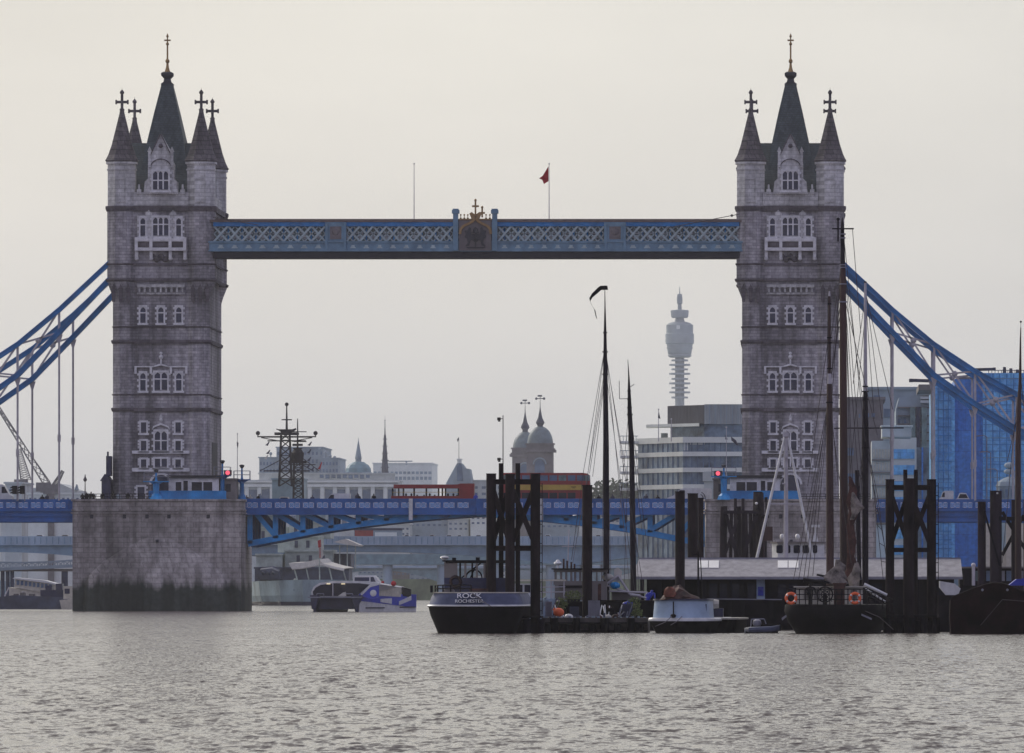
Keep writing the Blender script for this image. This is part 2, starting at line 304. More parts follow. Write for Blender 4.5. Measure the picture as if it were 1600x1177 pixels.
# ================================================================ Tower Bridge tower
YB = 1000.0; S = 12.0
zb = lambda py: Z(py, YB)
LT, RT = (251-CX)/S, (1235-CX)/S
def window(root, cx, py0, py1, wpx, n=1, arch=True, y=.55, trans=None, name='window'):
    """light-stone surround with mullions standing on the wall, glass behind them; cx,w in bridge pixels from the tower's middle"""
    x, hw = LT+cx/S, wpx/S/2; z0, z1 = zb(py1), zb(py0); g = MB(); g.box(x-hw, x+hw, YB+y-.05, YB+y+.05, z0, z1)
    o = g.out(name, 'window_glass', root)
    f = MB(); t = .2
    f.box(x-hw-t, x-hw, YB+y-.28, YB+y+.02, z0-.15, z1+.25); f.box(x+hw, x+hw+t, YB+y-.28, YB+y+.02, z0-.15, z1+.25)
    f.box(x-hw-t-.15, x+hw+t+.15, YB+y-.40, YB+y+.02, z0-.42, z0-.152); f.box(x-hw, x+hw, YB+y-.25, YB+y+.02, z1, z1+.25)
    for i in range(3):                      # quoin blocks
        zz = z0+(z1-z0)*(.15+.35*i); f.box(x-hw-t-.22, x-hw-t, YB+y-.2, YB+y+.02, zz, zz+.3); f.box(x+hw+t, x+hw+t+.22, YB+y-.2, YB+y+.02, zz, zz+.3)
    for i in range(1, n):
        xx = x-hw+2*hw*i/n; f.box(xx-.09, xx+.09, YB+y-.2, YB+y-.051, z0, z1)
    zt = z0+(z1-z0)*(trans or .62)
    if z1-z0 > 1.7: f.box(x-hw, x+hw, YB+y-.17, YB+y-.051, zt-.08, zt+.08)
    if arch:
        lw = 2*hw/n
        for i in range(n):
            xa = x-hw+lw*i; c = xa+lw/2; h = lw*.55
            f.prism([(xa, z1), (xa, z1-h), (xa+lw*.16, z1-h*.45), (c, z1)], YB+y-.16, YB+y-.051)
            f.prism([(xa+lw, z1), (c, z1), (xa+lw*.84, z1-h*.45), (xa+lw, z1-h)], YB+y-.16, YB+y-.051)
    f.out('window_frame', 'frame_stone', o)
    return o
def oct_(cx, cy, r, n=8):
    return [(cx+r/math.cos(math.pi/n)*math.cos(math.pi/n+2*math.pi*i/n), cy+r/math.cos(math.pi/n)*math.sin(math.pi/n+2*math.pi*i/n)) for i in range(n)]
def build_tower():
    T = thing('bridge_tower', 'stone Gothic tower with corner turrets on the bare pier beside the river bus', 'bridge tower', (LT, YB+10, zb(781)), 'the two towers of the bascule bridge')
    cx = LT; W = YB+.6                                      # wall face
    yf, yk = YB+1.55, YB+20.2                               # front and back turret centres
    wl = MB(); wl.box(cx-4.9, cx+4.9, W, YB+21.2, zb(785), zb(302)); wl.box(cx-6.2, cx+6.2, YB+2.2, YB+19.6, zb(785.2), zb(326))
    wl.box(cx-6.7, cx+6.7, YB+2.0, YB+19.8, zb(437), zb(321)); wl.out('wall', 'granite', T)
    up = MB(); up.box(cx-3.6, cx+3.6, W-.25, W, zb(321), zb(300)); up.box(cx-6.5, cx+6.5, YB+2.6, YB+19, zb(321), zb(303.2)); up.out('parapet', 'portland', T)
    # turrets
    for fx, yy, fr in ((-1, yf, 1), (1, yf, 1), (-1, yk, 0), (1, yk, 0)):
        t = MB(); xl, xu = cx+fx*57/S, cx+fx*62/S
        t.rings([[(x, y, z) for x, y in oct_(xc, yy+ (.0 if fr else -.0), r)] for xc, r, z in
                 ((xl, 1.60, zb(785.3)), (xl, 1.55, zb(700)), (xl, 1.55, zb(466)), (xl+fx*.15, 1.65, zb(456)), (xu, 1.86, zb(441)), (xu, 1.86, zb(325)))])
        tb = t.out('turret', 'granite', T)
        # blind arches under the corbel
        a = MB()
        for k in (-1, 0, 1):
            if not fr: break
            xx = xu+k*.95; a.prism([(xx-.3, zb(452)), (xx, zb(444)), (xx+.3, zb(452)), (xx+.18, zb(472)), (xx-.18, zb(472))], yy-1.93, yy-1.60)
        if a.v: a.out('blind_arch', 'cornice', tb)
        u = MB(); u.plan(oct_(xu, yy, 1.80), zb(325), zb(256)); u.plan(oct_(xu, yy, 1.90), zb(266), zb(263.5)); u.plan(oct_(xu, yy, 2.0), zb(256), zb(252.5))
        if fr:
            for k in (0,): 
                u.box(xu-.62, xu+.62, yy-1.93, yy-1.78, zb(316), zb(313)); u.box(xu-.62, xu-.5, yy-1.9, yy-1.78, zb(313), zb(280)); u.box(xu+.5, xu+.62, yy-1.9, yy-1.78, zb(313), zb(280)); u.box(xu-.62, xu+.62, yy-1.91, yy-1.78, zb(280), zb(278))
        u.out('turret_top', 'portland', tb)
        c = MB(); c.lathe(xu, yy, [(2.05, zb(253)), (2.2, zb(249)), (1.86, zb(241)), (1.42, zb(226)), (.98, zb(206)), (.6, zb(188)), (.34, zb(176)), (.3, zb(172))], 8)
        c.lathe(xu, yy, [(2.1, zb(253.2)), (2.28, zb(251)), (2.28, zb(249.5)), (2.05, zb(247))], 8); c.out('turret_cone', 'cone_stone', tb)
        f = MB(); f.lathe(xu, yy, [(.3, zb(173)), (.36, zb(170)), (.2, zb(168)), (.2, zb(146)), (.33, zb(144.5)), (.3, zb(142.5)), (.05, zb(139))], 6)
        zc = zb(158.5); f.box(xu-.8, xu+.8, yy-.15, yy+.15, zc-.17, zc+.17); f.box(xu-.86, xu-.66, yy-.2, yy+.2, zc-.28, zc+.28); f.box(xu+.66, xu+.86, yy-.2, yy+.2, zc-.28, zc+.28)
        f.cyl((xu, yy, zb(140)), (xu, yy, zb(136)), .02); f.out('turret_cross', 'cone_stone', tb)
    # string courses
    for i, (p0, p1, big) in enumerate(((321.5, 330, 1), (411, 414.5, 0), (435, 440, 1), (509.5, 512, 0), (531, 537, 1), (615.5, 618, 0), (637, 643, 1))):
        s = MB(); upz = p0 < 445; r = (1.93 if upz else 1.62)+(.16 if big else .08); off = 62/S if upz else 57/S
        s.box(cx-4.2, cx+4.2, W-(.3 if big else .18), W, zb(p1), zb(p0))
        for fx in (-1, 1):
            for yy in (yf, yk):
                q = oct_(cx+fx*off, yy, r); mid = zb((p0*1.0+p1)/2)
                s.rings([[(x, y, z) for x, y in oct_(cx+fx*off, yy, rr)] for rr, z in ((r-.12, zb(p1)), (r, mid), (r, zb(p0)-.06), (r-.15, zb(p0)))])
            xs = cx+fx*(6.7 if upz else 6.2); s.box(xs-fx*.01, xs+fx*(.3 if big else .18), YB+2.8, YB+19, zb(p1), zb(p0))
        if p0 == 321.5:
            for k in range(-11, 12): s.box(cx+k*.36-.09, cx+k*.36+.09, W-.4, W-.3, zb(329), zb(325.5))
        s.out('string_course', 'cornice', T)
    # upper gable dormer in pale stone
    d = MB(); gx = lambda u: cx+(u-250)/S
    d.prism([(gx(a), zb(b)) for a, b in ((223, 303), (225, 284), (230, 279), (230, 256), (233, 250), (238, 232), (242, 225), (250, 210), (258, 225), (262, 232), (267, 250), (270, 256), (270, 279), (275, 284), (277, 303))], W-.45, W+2.4)
    for s_ in (-1, 1):
        x = cx+s_*17.5/S; d.box(x-.17, x+.17, W-.62, W-.1, zb(262), zb(236)); d.prism([(x-.28, zb(237)), (x+.28, zb(237)), (x, zb(229))], W-.62, W-.1)
        x = cx+s_*34/S; d.box(x-.28, x+.28, W-.5, W, zb(303), zb(296)); d.cyl((x, W-.25, zb(296)), (x, W-.25, zb(288)), .17, .12, 6)
    d.box(cx-1.7, cx+1.7, W-.75, W-.44, zb(303), zb(300))
    dm = d.out('dormer', 'portland', T)
    e = MB()
    for s_ in (-1, 1):
        e.prism([(cx, zb(211)), (cx+s_*.12, zb(209)), (cx+s_*1.32, zb(240)), (cx+s_*1.2, zb(240))], W-.58, W-.45)
        for k in range(10):
            a0, a1 = math.pi*k/20, math.pi*(k+1)/20
            e.bar((cx+s_*1.35*math.cos(a0), W-.5, zb(263)+1.2*math.sin(a0)), (cx+s_*1.35*math.cos(a1), W-.5, zb(263)+1.2*math.sin(a1)), .12)
        e.prism([(cx+s_*1.35, zb(263)), (cx+s_*1.55, zb(263)), (cx+s_*1.62, zb(240)), (cx+s_*1.42, zb(240))], W-.6, W-.45)
    e.ball((cx, W-.46, zb(228)), .3, sy=.4); e.out('gable_moulding', 'cornice', dm)
    window(dm, 0, 268, 296, 24, 3, y=-.02+.12, trans=.5)
    # balcony level
    b = MB(); b.box(cx-3.3, cx+3.3, W-.9, W, zb(377), zb(372.5)); b.box(cx-3.3, cx+3.3, W-.9, W, zb(392), zb(388))
    for k in (-3.15, -1.25, 1.25, 3.15): b.box(cx+k-.2, cx+k+.2, W-1.0, W-.2, zb(392), zb(371)); b.box(cx+k-.2, cx+k+.2, W-.6, W, zb(402), zb(392)); b.ball((cx+k, W-.3, zb(404)), .28)
    b.box(cx-3.1, cx+3.1, W-.75, W-.6, zb(388), zb(377)); b.out('balcony', 'frame_stone', T)
    c = MB(); 
    c.box(cx-2.95, cx+2.95, W-.757, W-.752, zb(387), zb(378))
    for k in (-2.2, 0, 2.2): c.box(cx+k-.7, cx+k+.7, W-.79, W-.752, zb(386.5), zb(378.5))
    for k in range(5): c.ball((cx+(k-2)*.55, W-.15, zb(401+(k % 2)*4)), .42, sy=.6)
    c.out('carving', 'cornice', T)
    q = MB(); 
    for sx_ in (-19, 19): q.box(cx+(sx_)/S-.42, cx+sx_/S+.42, W-.35, W-.1, zb(371), zb(333)); q.prism([(cx+sx_/S-.42, zb(333)), (cx+sx_/S+.42, zb(333)), (cx+sx_/S, zb(328))], W-.32, W-.1)
    q.box(cx-3.1, cx+3.1, W-.22, W, zb(372), zb(336)); q.out('window_bay', 'portland', T)
    window(T, -28, 341, 368, 7.5, 1, y=.33); window(T, 28, 341, 368, 7.5, 1, y=.33); window(T, 0, 340, 368, 24, 3, y=.33)
    # machicolation
    q = MB(); q.box(cx-3.1, cx+3.1, W-.5, W, zb(449), zb(444)); q.box(cx-3.1, cx+3.1, W-.3, W, zb(460), zb(457))
    for k in range(-4, 5): q.box(cx+k*.7-.13, cx+k*.7+.13, W-.45, W, zb(457), zb(449))
    q.out('corbel_table', 'portland', T)
    for u in (-28, 0, 28): window(T, u, 480, 503, 8.5, 1)
    window(T, -28, 583, 609, 8.5, 1); window(T, 28, 583, 609, 8.5, 1); window(T, 0, 582, 609, 20, 2)
    q = MB()
    q.box(cx-3.3, cx-.9, W-.35, W, zb(574), zb(572)); q.box(cx+.9, cx+3.3, W-.35, W, zb(574), zb(572))
    q.prism([(cx-1, zb(574)), (cx-1, zb(572)), (cx, zb(568)), (cx+1, zb(572)), (cx+1, zb(574)), (cx, zb(571))], W-.35, W)
    for k in (-3.3, -1.3, 1.3, 3.3): q.box(cx+k-.14, cx+k+.14, W-.34, W, zb(584), zb(572.2))
    q.cyl((cx, W-.1, zb(568)), (cx, W-.1, zb(553)), .12); q.ball((cx, W-.1, zb(558)), .3); q.ball((cx, W-.1, zb(552)), .2); q.out('hood_mould', 'frame_stone', T)
    for u in (-27, 27):
        window(T, u, 660, 675, 8.5, 1, False); window(T, u, 689, 703, 8.5, 1, False); window(T, u, 718, 729, 8.5, 1, False)
    window(T, 0, 674, 703, 19, 2, trans=.5); window(T, 0, 717, 729, 19, 2, False)
    q = MB(); q.box(cx-3.75, cx+3.75, W-.45, W, zb(709), zb(704.2)); q.box(cx-3.75, cx+3.75, W-.45, W, zb(737), zb(731.2))
    q.prism([(cx-1.2, zb(673)), (cx-1, zb(666)), (cx, zb(661)), (cx+1, zb(666)), (cx+1.2, zb(673)), (cx+.9, zb(668)), (cx, zb(664)), (cx-.9, zb(668))], W-.4, W)
    q.ball((cx, W-.2, zb(656)), .26); q.prism([(cx-.22, zb(653)), (cx+.22, zb(653)), (cx, zb(646))], W-.3, W); q.out('band_course', 'frame_stone', T)
    # ground door arch and small door
    a = MB(); pts = []
    for k in range(13): an = math.pi*k/12; pts.append((cx+1.25*math.cos(an), zb(757)+1.25*math.sin(an)))
    a.prism([(cx+1.25, zb(781)), *pts, (cx-1.25, zb(781))], W-.06, W+.02); dd = a.out('archway', 'window_glass', T)
    a = MB()
    for k in range(12):
        a0, a1 = math.pi*k/12, math.pi*(k+1)/12
        a.bar((cx+1.4*math.cos(a0), W-.1, zb(757)+1.4*math.sin(a0)), (cx+1.4*math.cos(a1), W-.1, zb(757)+1.4*math.sin(a1)), .3)
    a.out('arch_ring', 'frame_stone', dd)
    window(T, -31, 761, 780, 11, 1, False, name='side_door')
    # flat near-black plates painted as the shade inside the road's side archways
    for s_ in (-1, 1):
        a = MB(); a.box(cx+s_*6.2, cx+s_*6.24, YB+6, YB+15, zb(781), zb(690)); a.out('road_arch', 'shade_black', T)
    # roofs
    r = MB(); zr, ze = zb(217), zb(303)
    r.add([(cx-5.4, YB+1.6, ze), (cx+5.4, YB+1.6, ze), (cx+5.4, YB+20, ze), (cx-5.4, YB+20, ze), (cx-5.2, YB+9.6, zr), (cx+5.2, YB+9.6, zr), (cx+5.2, YB+12, zr), (cx-5.2, YB+12, zr)],
          [(0,1,5,4), (1,2,6,5), (2,3,7,6), (3,0,4,7), (4,5,6,7), (3,2,1,0)])
    hy = YB+10.6
    r.rings([[(cx+sx_*hx, hy+sy_*hh, z) for sx_, sy_ in ((-1,-1),(1,-1),(1,1),(-1,1))] for hx, hh, z in
             ((3.35, 7.6, zb(303)), (2.95, 5.2, zb(262)), (2.42, 3.3, zb(217)), (1.6, 2.0, zb(170)), (.72, .8, zb(124)))])
    rf = r.out('roof', 'slate', T)
    r = MB(); r.rings([[(cx+sx_*hx, hy+sy_*hx, z) for sx_, sy_ in ((-1,-1),(1,-1),(1,1),(-1,1))] for hx, z in
             ((.80, zb(126)), (.80, zb(123)), (.5, zb(120)), (.42, zb(115)), (.78, zb(110)), (.78, zb(106)), (.5, zb(104)))]); r.out('roof_cap', 'lead', rf)
    r = MB(); r.lathe(cx, hy, [(.42, zb(104)), (.22, zb(97)), (.16, zb(90)), (.3, zb(88.5)), (.3, zb(86)), (.13, zb(83)), (.12, zb(62)), (.26, zb(60)), (.1, zb(57)), (.09, zb(50)), (.2, zb(48)), (.02, zb(43))], 6)
    r.box(cx-.42, cx+.42, hy-.08, hy+.08, zb(54)-.1, zb(54)+.1); r.out('finial', 'gold', rf)
    return T
tow = build_tower()
ORG_T = tow.location.copy()
copy_tree(tow, loc=(RT, YB+10, zb(781)), label='stone Gothic tower with corner turrets behind the moored masts and white pilot boat')

# ================================================================ river piers
def build_pier():
    cx = LT; P = thing('bridge_pier', 'massive stone river pier standing clear in the water with a dark tide mark', 'bridge pier', (cx, YB+10, -1), 'the two river piers of the bascule bridge')
    yf = YB-6; zt = zb(781)
    pl = [(-10.9, yf), (10.9, yf), (11.15, yf+3), (9.25, YB+36), (-10.2, YB+36), (-11.1, yf+3)]; pl0 = pl
    pl = [(cx+x, y) for x, y in pl]; s = MB(); s.plan(pl, -2, zt)
    # rounded cutwater in front
    rs = []
    for z, hw_, pr in ((-2, 9.6, 1.9), (3, 9.4, 1.8), (4.6, 8.9, 1.55), (6.4, 7.0, 1.0), (8.0, 4.4, .5), (9.3, 1.9, .15), (9.8, .3, .03)):
        rs.append([(cx+hw_*math.sin(a), yf+.02-pr*math.cos(a), z) for a in [math.pi*(k/12-.5) for k in range(13)]])
    s.rings(rs); s.out('pier_wall', 'pier_stone', P)
    c = MB()
    for p0, p1, g in ((797, 799, .16), (801.5, 803.5, .2), (781, 784, .18)):
        c.plan([(cx+x+math.copysign(g, x), y+(-g if y < YB else 0)) for x, y in pl0], zb(p1), zb(p0)+.003)
    c.out('string_course', 'pier_stone', P)
    for u in (-50, -15, 19, 80, -101): h = MB(); h.box(cx+u/S-.22, cx+u/S+.22, yf-.07, yf+.1, zb(811), zb(805)); h.out('scupper', 'lead', P)
    h = MB(); h.box(cx-.1, cx+.3, yf-.7, yf-.2, zb(848), zb(844)); h.out('scupper', 'lead', P)
    return P
pier = build_pier()
copy_tree(pier, loc=(RT, YB+10, -1), label='stone river pier mostly hidden behind the old timber piles and shed roof')

# ================================================================ high-level walkway
def build_walkway():
    x0, x1 = X(333, YB), X(1155, YB); y0, y1 = YB+.2, YB+3.8; g = X(743, YB)
    Wk = thing('walkway', 'pale blue lattice high-level walkway facing the river with a carved crest in its middle', 'walkway', (g, y0, zb(404)), 'high-level walkways between the towers')
    m = MB(); m.box(x0-.6, x1+.6, y0-.1, y1+.2, zb(347), zb(343.5)); m.box(x0, x1, y0+.6, y1-.4, zb(343.5), zb(341.8)); m.out('roof', 'roof_brown', Wk)
    m = MB(); m.box(x0, x1, y0, y0+.4, zb(353.5), zb(347)); m.out('top_chord', 'chain_blue', Wk)
    m = MB(); m.box(x0-.75, x1+.6, y0-.12, y0+.5, zb(391), zb(378)); m.box(x0-.75, x1+.6, y0-.25, y0+.5, zb(379.5), zb(377)); m.box(x0-.75, x1+.6, y0-.22, y0+.5, zb(393), zb(390.5)); bc = m.out('bottom_chord', 'pale_blue', Wk)
    m = MB(); m.box(x0, x1, y0+.05, y1+.2, zb(403.5), zb(393)); m.out('soffit_shade', 'shade_black', Wk)  # near-black strip paints in the shaded undersides; the rear walkway stays hidden
    m = MB(); m.box(x0, x1, y0+1.1, y1-.5, zb(378), zb(353.5)); gl = m.out('glazing', 'panel_glass', Wk)
    m = MB(); k = 0
    px = 345
    while px < 1150:
        xx = X(px, YB); m.ball((xx, y0+1.0, zb(370)), .32, sx=1.3, sy=.2, sz=.9); m.box(xx-.5, xx+.5, y0+1.02, y0+1.1, zb(365), zb(363)); px += 21.6
    m.out('sky_glimpses', 'white_paint', gl)  # white bits painted in for bright sky glimpsed through the walkway windows
    m = MB(); px = 345+10.8
    while px < 1150: xx = X(px, YB); m.box(xx-.12, xx+.12, y0+.95, y0+1.1, zb(378), zb(354)); px += 21.6
    m.out('mullions', 'mid_blue', gl)
    # lattice bays, and little arches on the bottom chord
    def bay(a, b):
        n = max(1, round((b-a)/21.6)); st = (b-a)/n; L_ = MB(); A = MB(); za, zc = zb(377.3), zb(353.3)
        for i in range(n):
            xa, xb = X(a+i*st, YB), X(a+(i+1)*st, YB)
            L_.bar((xa, y0+.12, za), (xb, y0+.12, zc), .12, .26); L_.bar((xa, y0+.27, zc), (xb, y0+.27, za), .12, .26)
            xm = (xa+xb)/2; h = (xb-xa)/2
            L_.bar((xm, y0+.42, zc), (xb, y0+.42, (za+zc)/2), .08, .16); L_.bar((xm, y0+.42, zc), (xa, y0+.42, (za+zc)/2), .08, .16)
            L_.bar((xm, y0+.42, za), (xb, y0+.42, (za+zc)/2), .08, .16); L_.bar((xm, y0+.42, za), (xa, y0+.42, (za+zc)/2), .08, .16)
            A.prism([(xa+.45, zb(388)), (xb-.45, zb(388)), (xb-.7, zb(384.5)), (xm+.25, zb(383)), (xm-.25, zb(383)), (xa+.7, zb(384.5))], y0-.16, y0-.12)
        L_.out('lattice', 'lattice_blue', Wk); A.out('arch_ornament', 'lattice_blue', bc)
    for a, b in ((334, 508), (541, 708), (778, 944), (978, 1155)): bay(a, b)
    for a, b in ((508, 541), (944, 978)):
        m = MB(); m.box(X(a, YB), X(b, YB), y0-.2, y0+.4, zb(393), zb(347.5)); m.box(X(a, YB), X(a+4, YB), y0-.4, y0, zb(393), zb(348)); m.box(X(b-4, YB), X(b, YB), y0-.4, y0, zb(393), zb(348))
        m.box(X(a, YB), X(b, YB), y0-.32, y0, zb(379), zb(377)); p = m.out('panel', 'pale_blue', Wk)
        m = MB(); xm = X((a+b)/2, YB); m.plan([(xm-.75, y0-.22), (xm+.75, y0-.22), (xm+.75, y0-.2), (xm-.75, y0-.2)], zb(374), zb(354)); m.ball((xm, y0-.22, zb(362)), .5, sy=.3); m.box(xm-.5, xm+.5, y0-.28, y0-.2, zb(371), zb(368.5)); m.out('emblem', 'weather_stone', p)
    # middle bay: columns, ogee arch, shield with supporters, gilded crosses
    m = MB()
    for px in (712, 773): m = MB(); x = X(px, YB); m.box(x-.33, x+.33, y0-.5, y0+.3, zb(392), zb(334)); m.box(x-.48, x+.48, y0-.62, y0+.4, zb(333.9), zb(328.4)); m.box(x-.38, x+.38, y0-.55, y0+.35, zb(328.3), zb(326.5)); m.out('column', 'pale_blue', Wk)
    cr = MB(); cr.box(X(717, YB), X(768, YB), y0-.3, y0+.3, zb(391.8), zb(345)); cr = cr.out('crest_panel', 'weather_stone', Wk)
    m = MB(); og = [(-24, 366), (-23, 358), (-18, 353), (-9, 349), (-3, 345), (0, 338)]
    for s_ in (-1, 1):
        for (a, b), (c, d) in zip(og[:-1], og[1:]): m.bar((g+s_*a/S, y0-.42, zb(b)), (g+s_*c/S, y0-.42, zb(d)), .3, .32)
    m.box(X(717, YB), X(768, YB), y0-.4, y0-.28, zb(343.8), zb(342))
    m.prism([(g-.5, zb(343)), (g-.8, zb(334)), (g-.5, zb(331.5)), (g, zb(336)), (g+.5, zb(331.5)), (g+.8, zb(334)), (g+.5, zb(343))], y0-.5, y0-.2)
    for dx, zt_, zc in ((0, 311, 322.5), (10.5, 322, 333)):
        x = g+dx/S; m.box(x-.11, x+.11, y0-.45, y0-.23, zb(340), zb(zt_+2)); m.box(x-(.45 if dx == 0 else .36), x+(.45 if dx == 0 else .36), y0-.44, y0-.24, zb(zc)-.12, zb(zc)+.12); m.ball((x, y0-.34, zb(zt_+2)), .17)
    for u in (-23, -17.5, -12, 16.5, 22.5): x = g+u/S; m.box(x-.05, x+.05, y0-.4, y0-.3, zb(342), zb(336)); m.ball((x, y0-.35, zb(336)), .12); m.box(x-.14, x+.14, y0-.4, y0-.3, zb(342), zb(340.5))
    m.out('crest_arch', 'gold', cr)
    m = MB(); yy = y0-.34                                    # coat of arms: shield, helm, two winged supporters, scroll
    m.prism([(g-.45, zb(366)), (g+.45, zb(366)), (g+.45, zb(375)), (g, zb(380)), (g-.45, zb(375))], yy-.06, yy+.05)
    m.box(g-.07, g+.07, yy-.2, yy, zb(386), zb(355)); m.box(g-.55, g+.55, yy-.2, yy-.08, zb(375.5), zb(373.5)); m.box(g-.5, g+.5, yy-.18, yy-.05, zb(364.5), zb(362.5)); m.ball((g, yy-.05, zb(360)), .32, sy=.4)
    for s_ in (-1, 1):
        q = lambda a, b: (g+s_*a/S, zb(b))
        m.prism([q(5, 372), q(8, 362), q(7, 357), q(10, 355), q(12, 360), q(17, 361), q(15, 366), q(17, 371), q(13, 373), q(12, 380), q(16, 385), q(10, 384), q(8, 377)], yy-.12, yy)
    m.prism([(g-1.3, zb(386)), (g+1.3, zb(386)), (g+1.0, zb(388.5)), (g-1.0, zb(388.5))], yy-.06, yy); m.out('coat_of_arms', 'lead', cr)
    return Wk
wk = build_walkway()
l = wk.location; c = wk.copy(); COL.objects.link(c); c.location = (l.x, l.y+18.0, l.z+.82); c['label'] = 'rear high-level walkway, hidden behind the river-facing one'
for ch in [q for q in bpy.data.objects if q.parent == wk and not q.name.startswith(('crest', 'column'))]: copy_tree(ch, parent=c)
def flagpole(px, top, lab, Y=YB+2.0, base=343, r=.07, nm='flagpole', cat='flagpole'):
    t = thing(nm, lab, cat, (X(px, Y), Y, Z(base, Y))); m = MB(); m.cyl((X(px, Y), Y, Z(base, Y)), (X(px, Y), Y, Z(top, Y)), r, r*.6, 6); m.ball((X(px, Y), Y, Z(top, Y)), r*1.5); m.out('pole', 'white_rod' if r > .05 else 'rope', t); return t
flagpole(647, 256, 'bare thin flagpole on the walkway roof without a flag')
flagpole(858, 256, 'white flagpole on the walkway roof carrying a red flag')
def flag(pts, Y, mt, lab, nm='flag', cat='flag', th=.04):
    """a flag hanging in folds: outline in photo pixels, given thickness and a waved surface"""
    m = MB(); n = len(pts)
    fr = [(X(a, Y), Y+.25*math.sin(i*2.1), Z(b, Y)) for i, (a, b) in enumerate(pts)]; bk = [(x, y+th, z) for x, y, z in fr]
    m.add(fr+bk, [tuple(range(n)), tuple(range(2*n-1, n-1, -1))]+[(i, i+n, (i+1) % n+n, (i+1) % n) for i in range(n)])
    return tag(m.out(nm, mt), lab, cat)
flag([(857, 260), (857, 283), (850, 288), (847, 281), (842, 279), (848, 275), (852, 268)], YB+2, 'flag_red', 'red flag blown out from the walkway flagpole')
for a, b, lab in (((333, 340), (404, 352), 'thin stay wire running down from the tower beside the river bus to the walkway'), ((1155, 335), (1040, 357), 'thin stay wire running down to the walkway from the tower behind the masts')):
    m = MB(); m.cyl((X(a[0], YB), YB-.3, zb(a[1])), (X(b[0], YB), YB-.3, zb(b[1])), .05, .05, 5); m.ball((X((a[0]*9+b[0])/10, YB), YB-.3, zb((a[1]*9+b[1])/10)), .18); tag(m.out('stay_wire', 'rope'), lab, 'wire')

# ================================================================ suspension chains
UP = [(82, 411), (160, 484), (225, 538), (289, 580), (354, 616), (420, 648), (486, 675)]
LO = [(82, 437), (160, 519), (225, 586), (289, 631), (354, 671), (420, 700), (486, 720)]
def chain(cxm, sgn, Y, lab):
    cx = (cxm-CX)/S; T = thing('suspension_chain', lab, 'suspension chain', (cx+sgn*7, Y, zb(420)), 'blue truss chains hanging from the towers')
    P = lambda q: (cx+sgn*q[0]/S, Y, zb(q[1]))
    for nm, pts, w_ in (('upper_chord', UP, .62), ('lower_chord', LO, .7)):
        m = MB()
        for a, b in zip(pts[:-1], pts[1:]):
            A, B = P(a), P(b); m.bar(A, B, .75, w_); m.bar((A[0], Y-.1, A[2]+w_/2), (B[0], Y-.1, B[2]+w_/2), .95, .12); m.bar((A[0], Y-.1, A[2]-w_/2), (B[0], Y-.1, B[2]-w_/2), .95, .12)
        m.out(nm, 'chain_blue', T)
    for i in range(1, 6):
        u, l_ = P(UP[i]), P(LO[i]); m = MB(); m.bar(u, l_, .3); m.out('post', 'white_rod', T)
        m = MB(); m.cyl(l_, (l_[0], Y, zb(782)), .15, .15, 6); m.cyl((l_[0], Y, (l_[2]*.35+zb(782)*.65)), (l_[0], Y, (l_[2]*.35+zb(782)*.65)+.9), .24, .24, 6)
        m.prism([(l_[0]-.45, l_[2]-.3), (l_[0]+.45, l_[2]-.3), (l_[0]+.15, l_[2]-1.3), (l_[0]-.15, l_[2]-1.3)], Y-.2, Y+.2); m.out('hanger', 'white_rod', T)
    for i in range(1, 6):
        m = MB()
        for d in (-.22, .22): m.bar(P(UP[i]), P(LO[i+1]), .1, .13) if 0 else m.bar((P(UP[i])[0], Y+d, P(UP[i])[2]), (P(LO[i+1])[0], Y+d, P(LO[i+1])[2]), .12, .22); m.bar((P(LO[i])[0], Y+d, P(LO[i])[2]), (P(UP[i+1])[0], Y+d, P(UP[i+1])[2]), .12, .22)
        a = [(P(UP[i])[k]+P(LO[i])[k]+P(UP[i+1])[k]+P(LO[i+1])[k])/4 for k in range(3)]; m.ball((a[0], Y, a[2]), .4, sy=1.2); m.out('web_brace', 'white_rod', T)
    return T
chain(251, -1, YB+1.2, 'blue suspension chain dropping from the tower beside the river bus, nearer of that pair')
chain(251, -1, YB+20, 'blue suspension chain dropping from the tower beside the river bus, farther of that pair')
chain(1235, 1, YB+1.2, 'blue suspension chain dropping past the blue glass office, nearer of that pair')
chain(1235, 1, YB+20, 'blue suspension chain dropping past the blue glass office, farther of that pair')

# ================================================================ deck
pan = None
def panels(root, xs, y, z0, z1):
    """pierced cast-iron parapet panels, one part each"""
    global pan
    for i, (a, b) in enumerate(xs):
        c = (a+b)/2
        if pan is None:
            m = MB(); w_ = (b-a)/2; h = (z1-z0); m.box(c-w_, c+w_, y-.04, y, z0, z1)
            pan = (m.out('parapet_panel', 'lace_white', root), c, y, z0, ORG[root.name].copy())
            m = MB()
            for k in (-.5, .5):
                m.torus((c+k*w_, y-.05, (z0+z1)/2), h*.3, .035, 8, 4); m.bar((c+k*w_-.3, y-.06, z0), (c+k*w_+.3, y-.06, z1), .03, .06); m.bar((c+k*w_+.3, y-.06, z0), (c+k*w_-.3, y-.06, z1), .03, .06)
            m.box(c-.04, c+.04, y-.08, y-.03, z0, z1); m.out('tracery', 'mid_blue', pan[0]); continue
        o, c0, yy, zz, org = pan; r = ORG[root.name]
        d = Vector((c-c0, y-yy, z0-zz))+(org-r); k = o.copy(); COL.objects.link(k); k.parent = root; k.location = d
        q = [t for t in bpy.data.objects if t.parent == o][0].copy(); COL.objects.link(q); q.parent = k
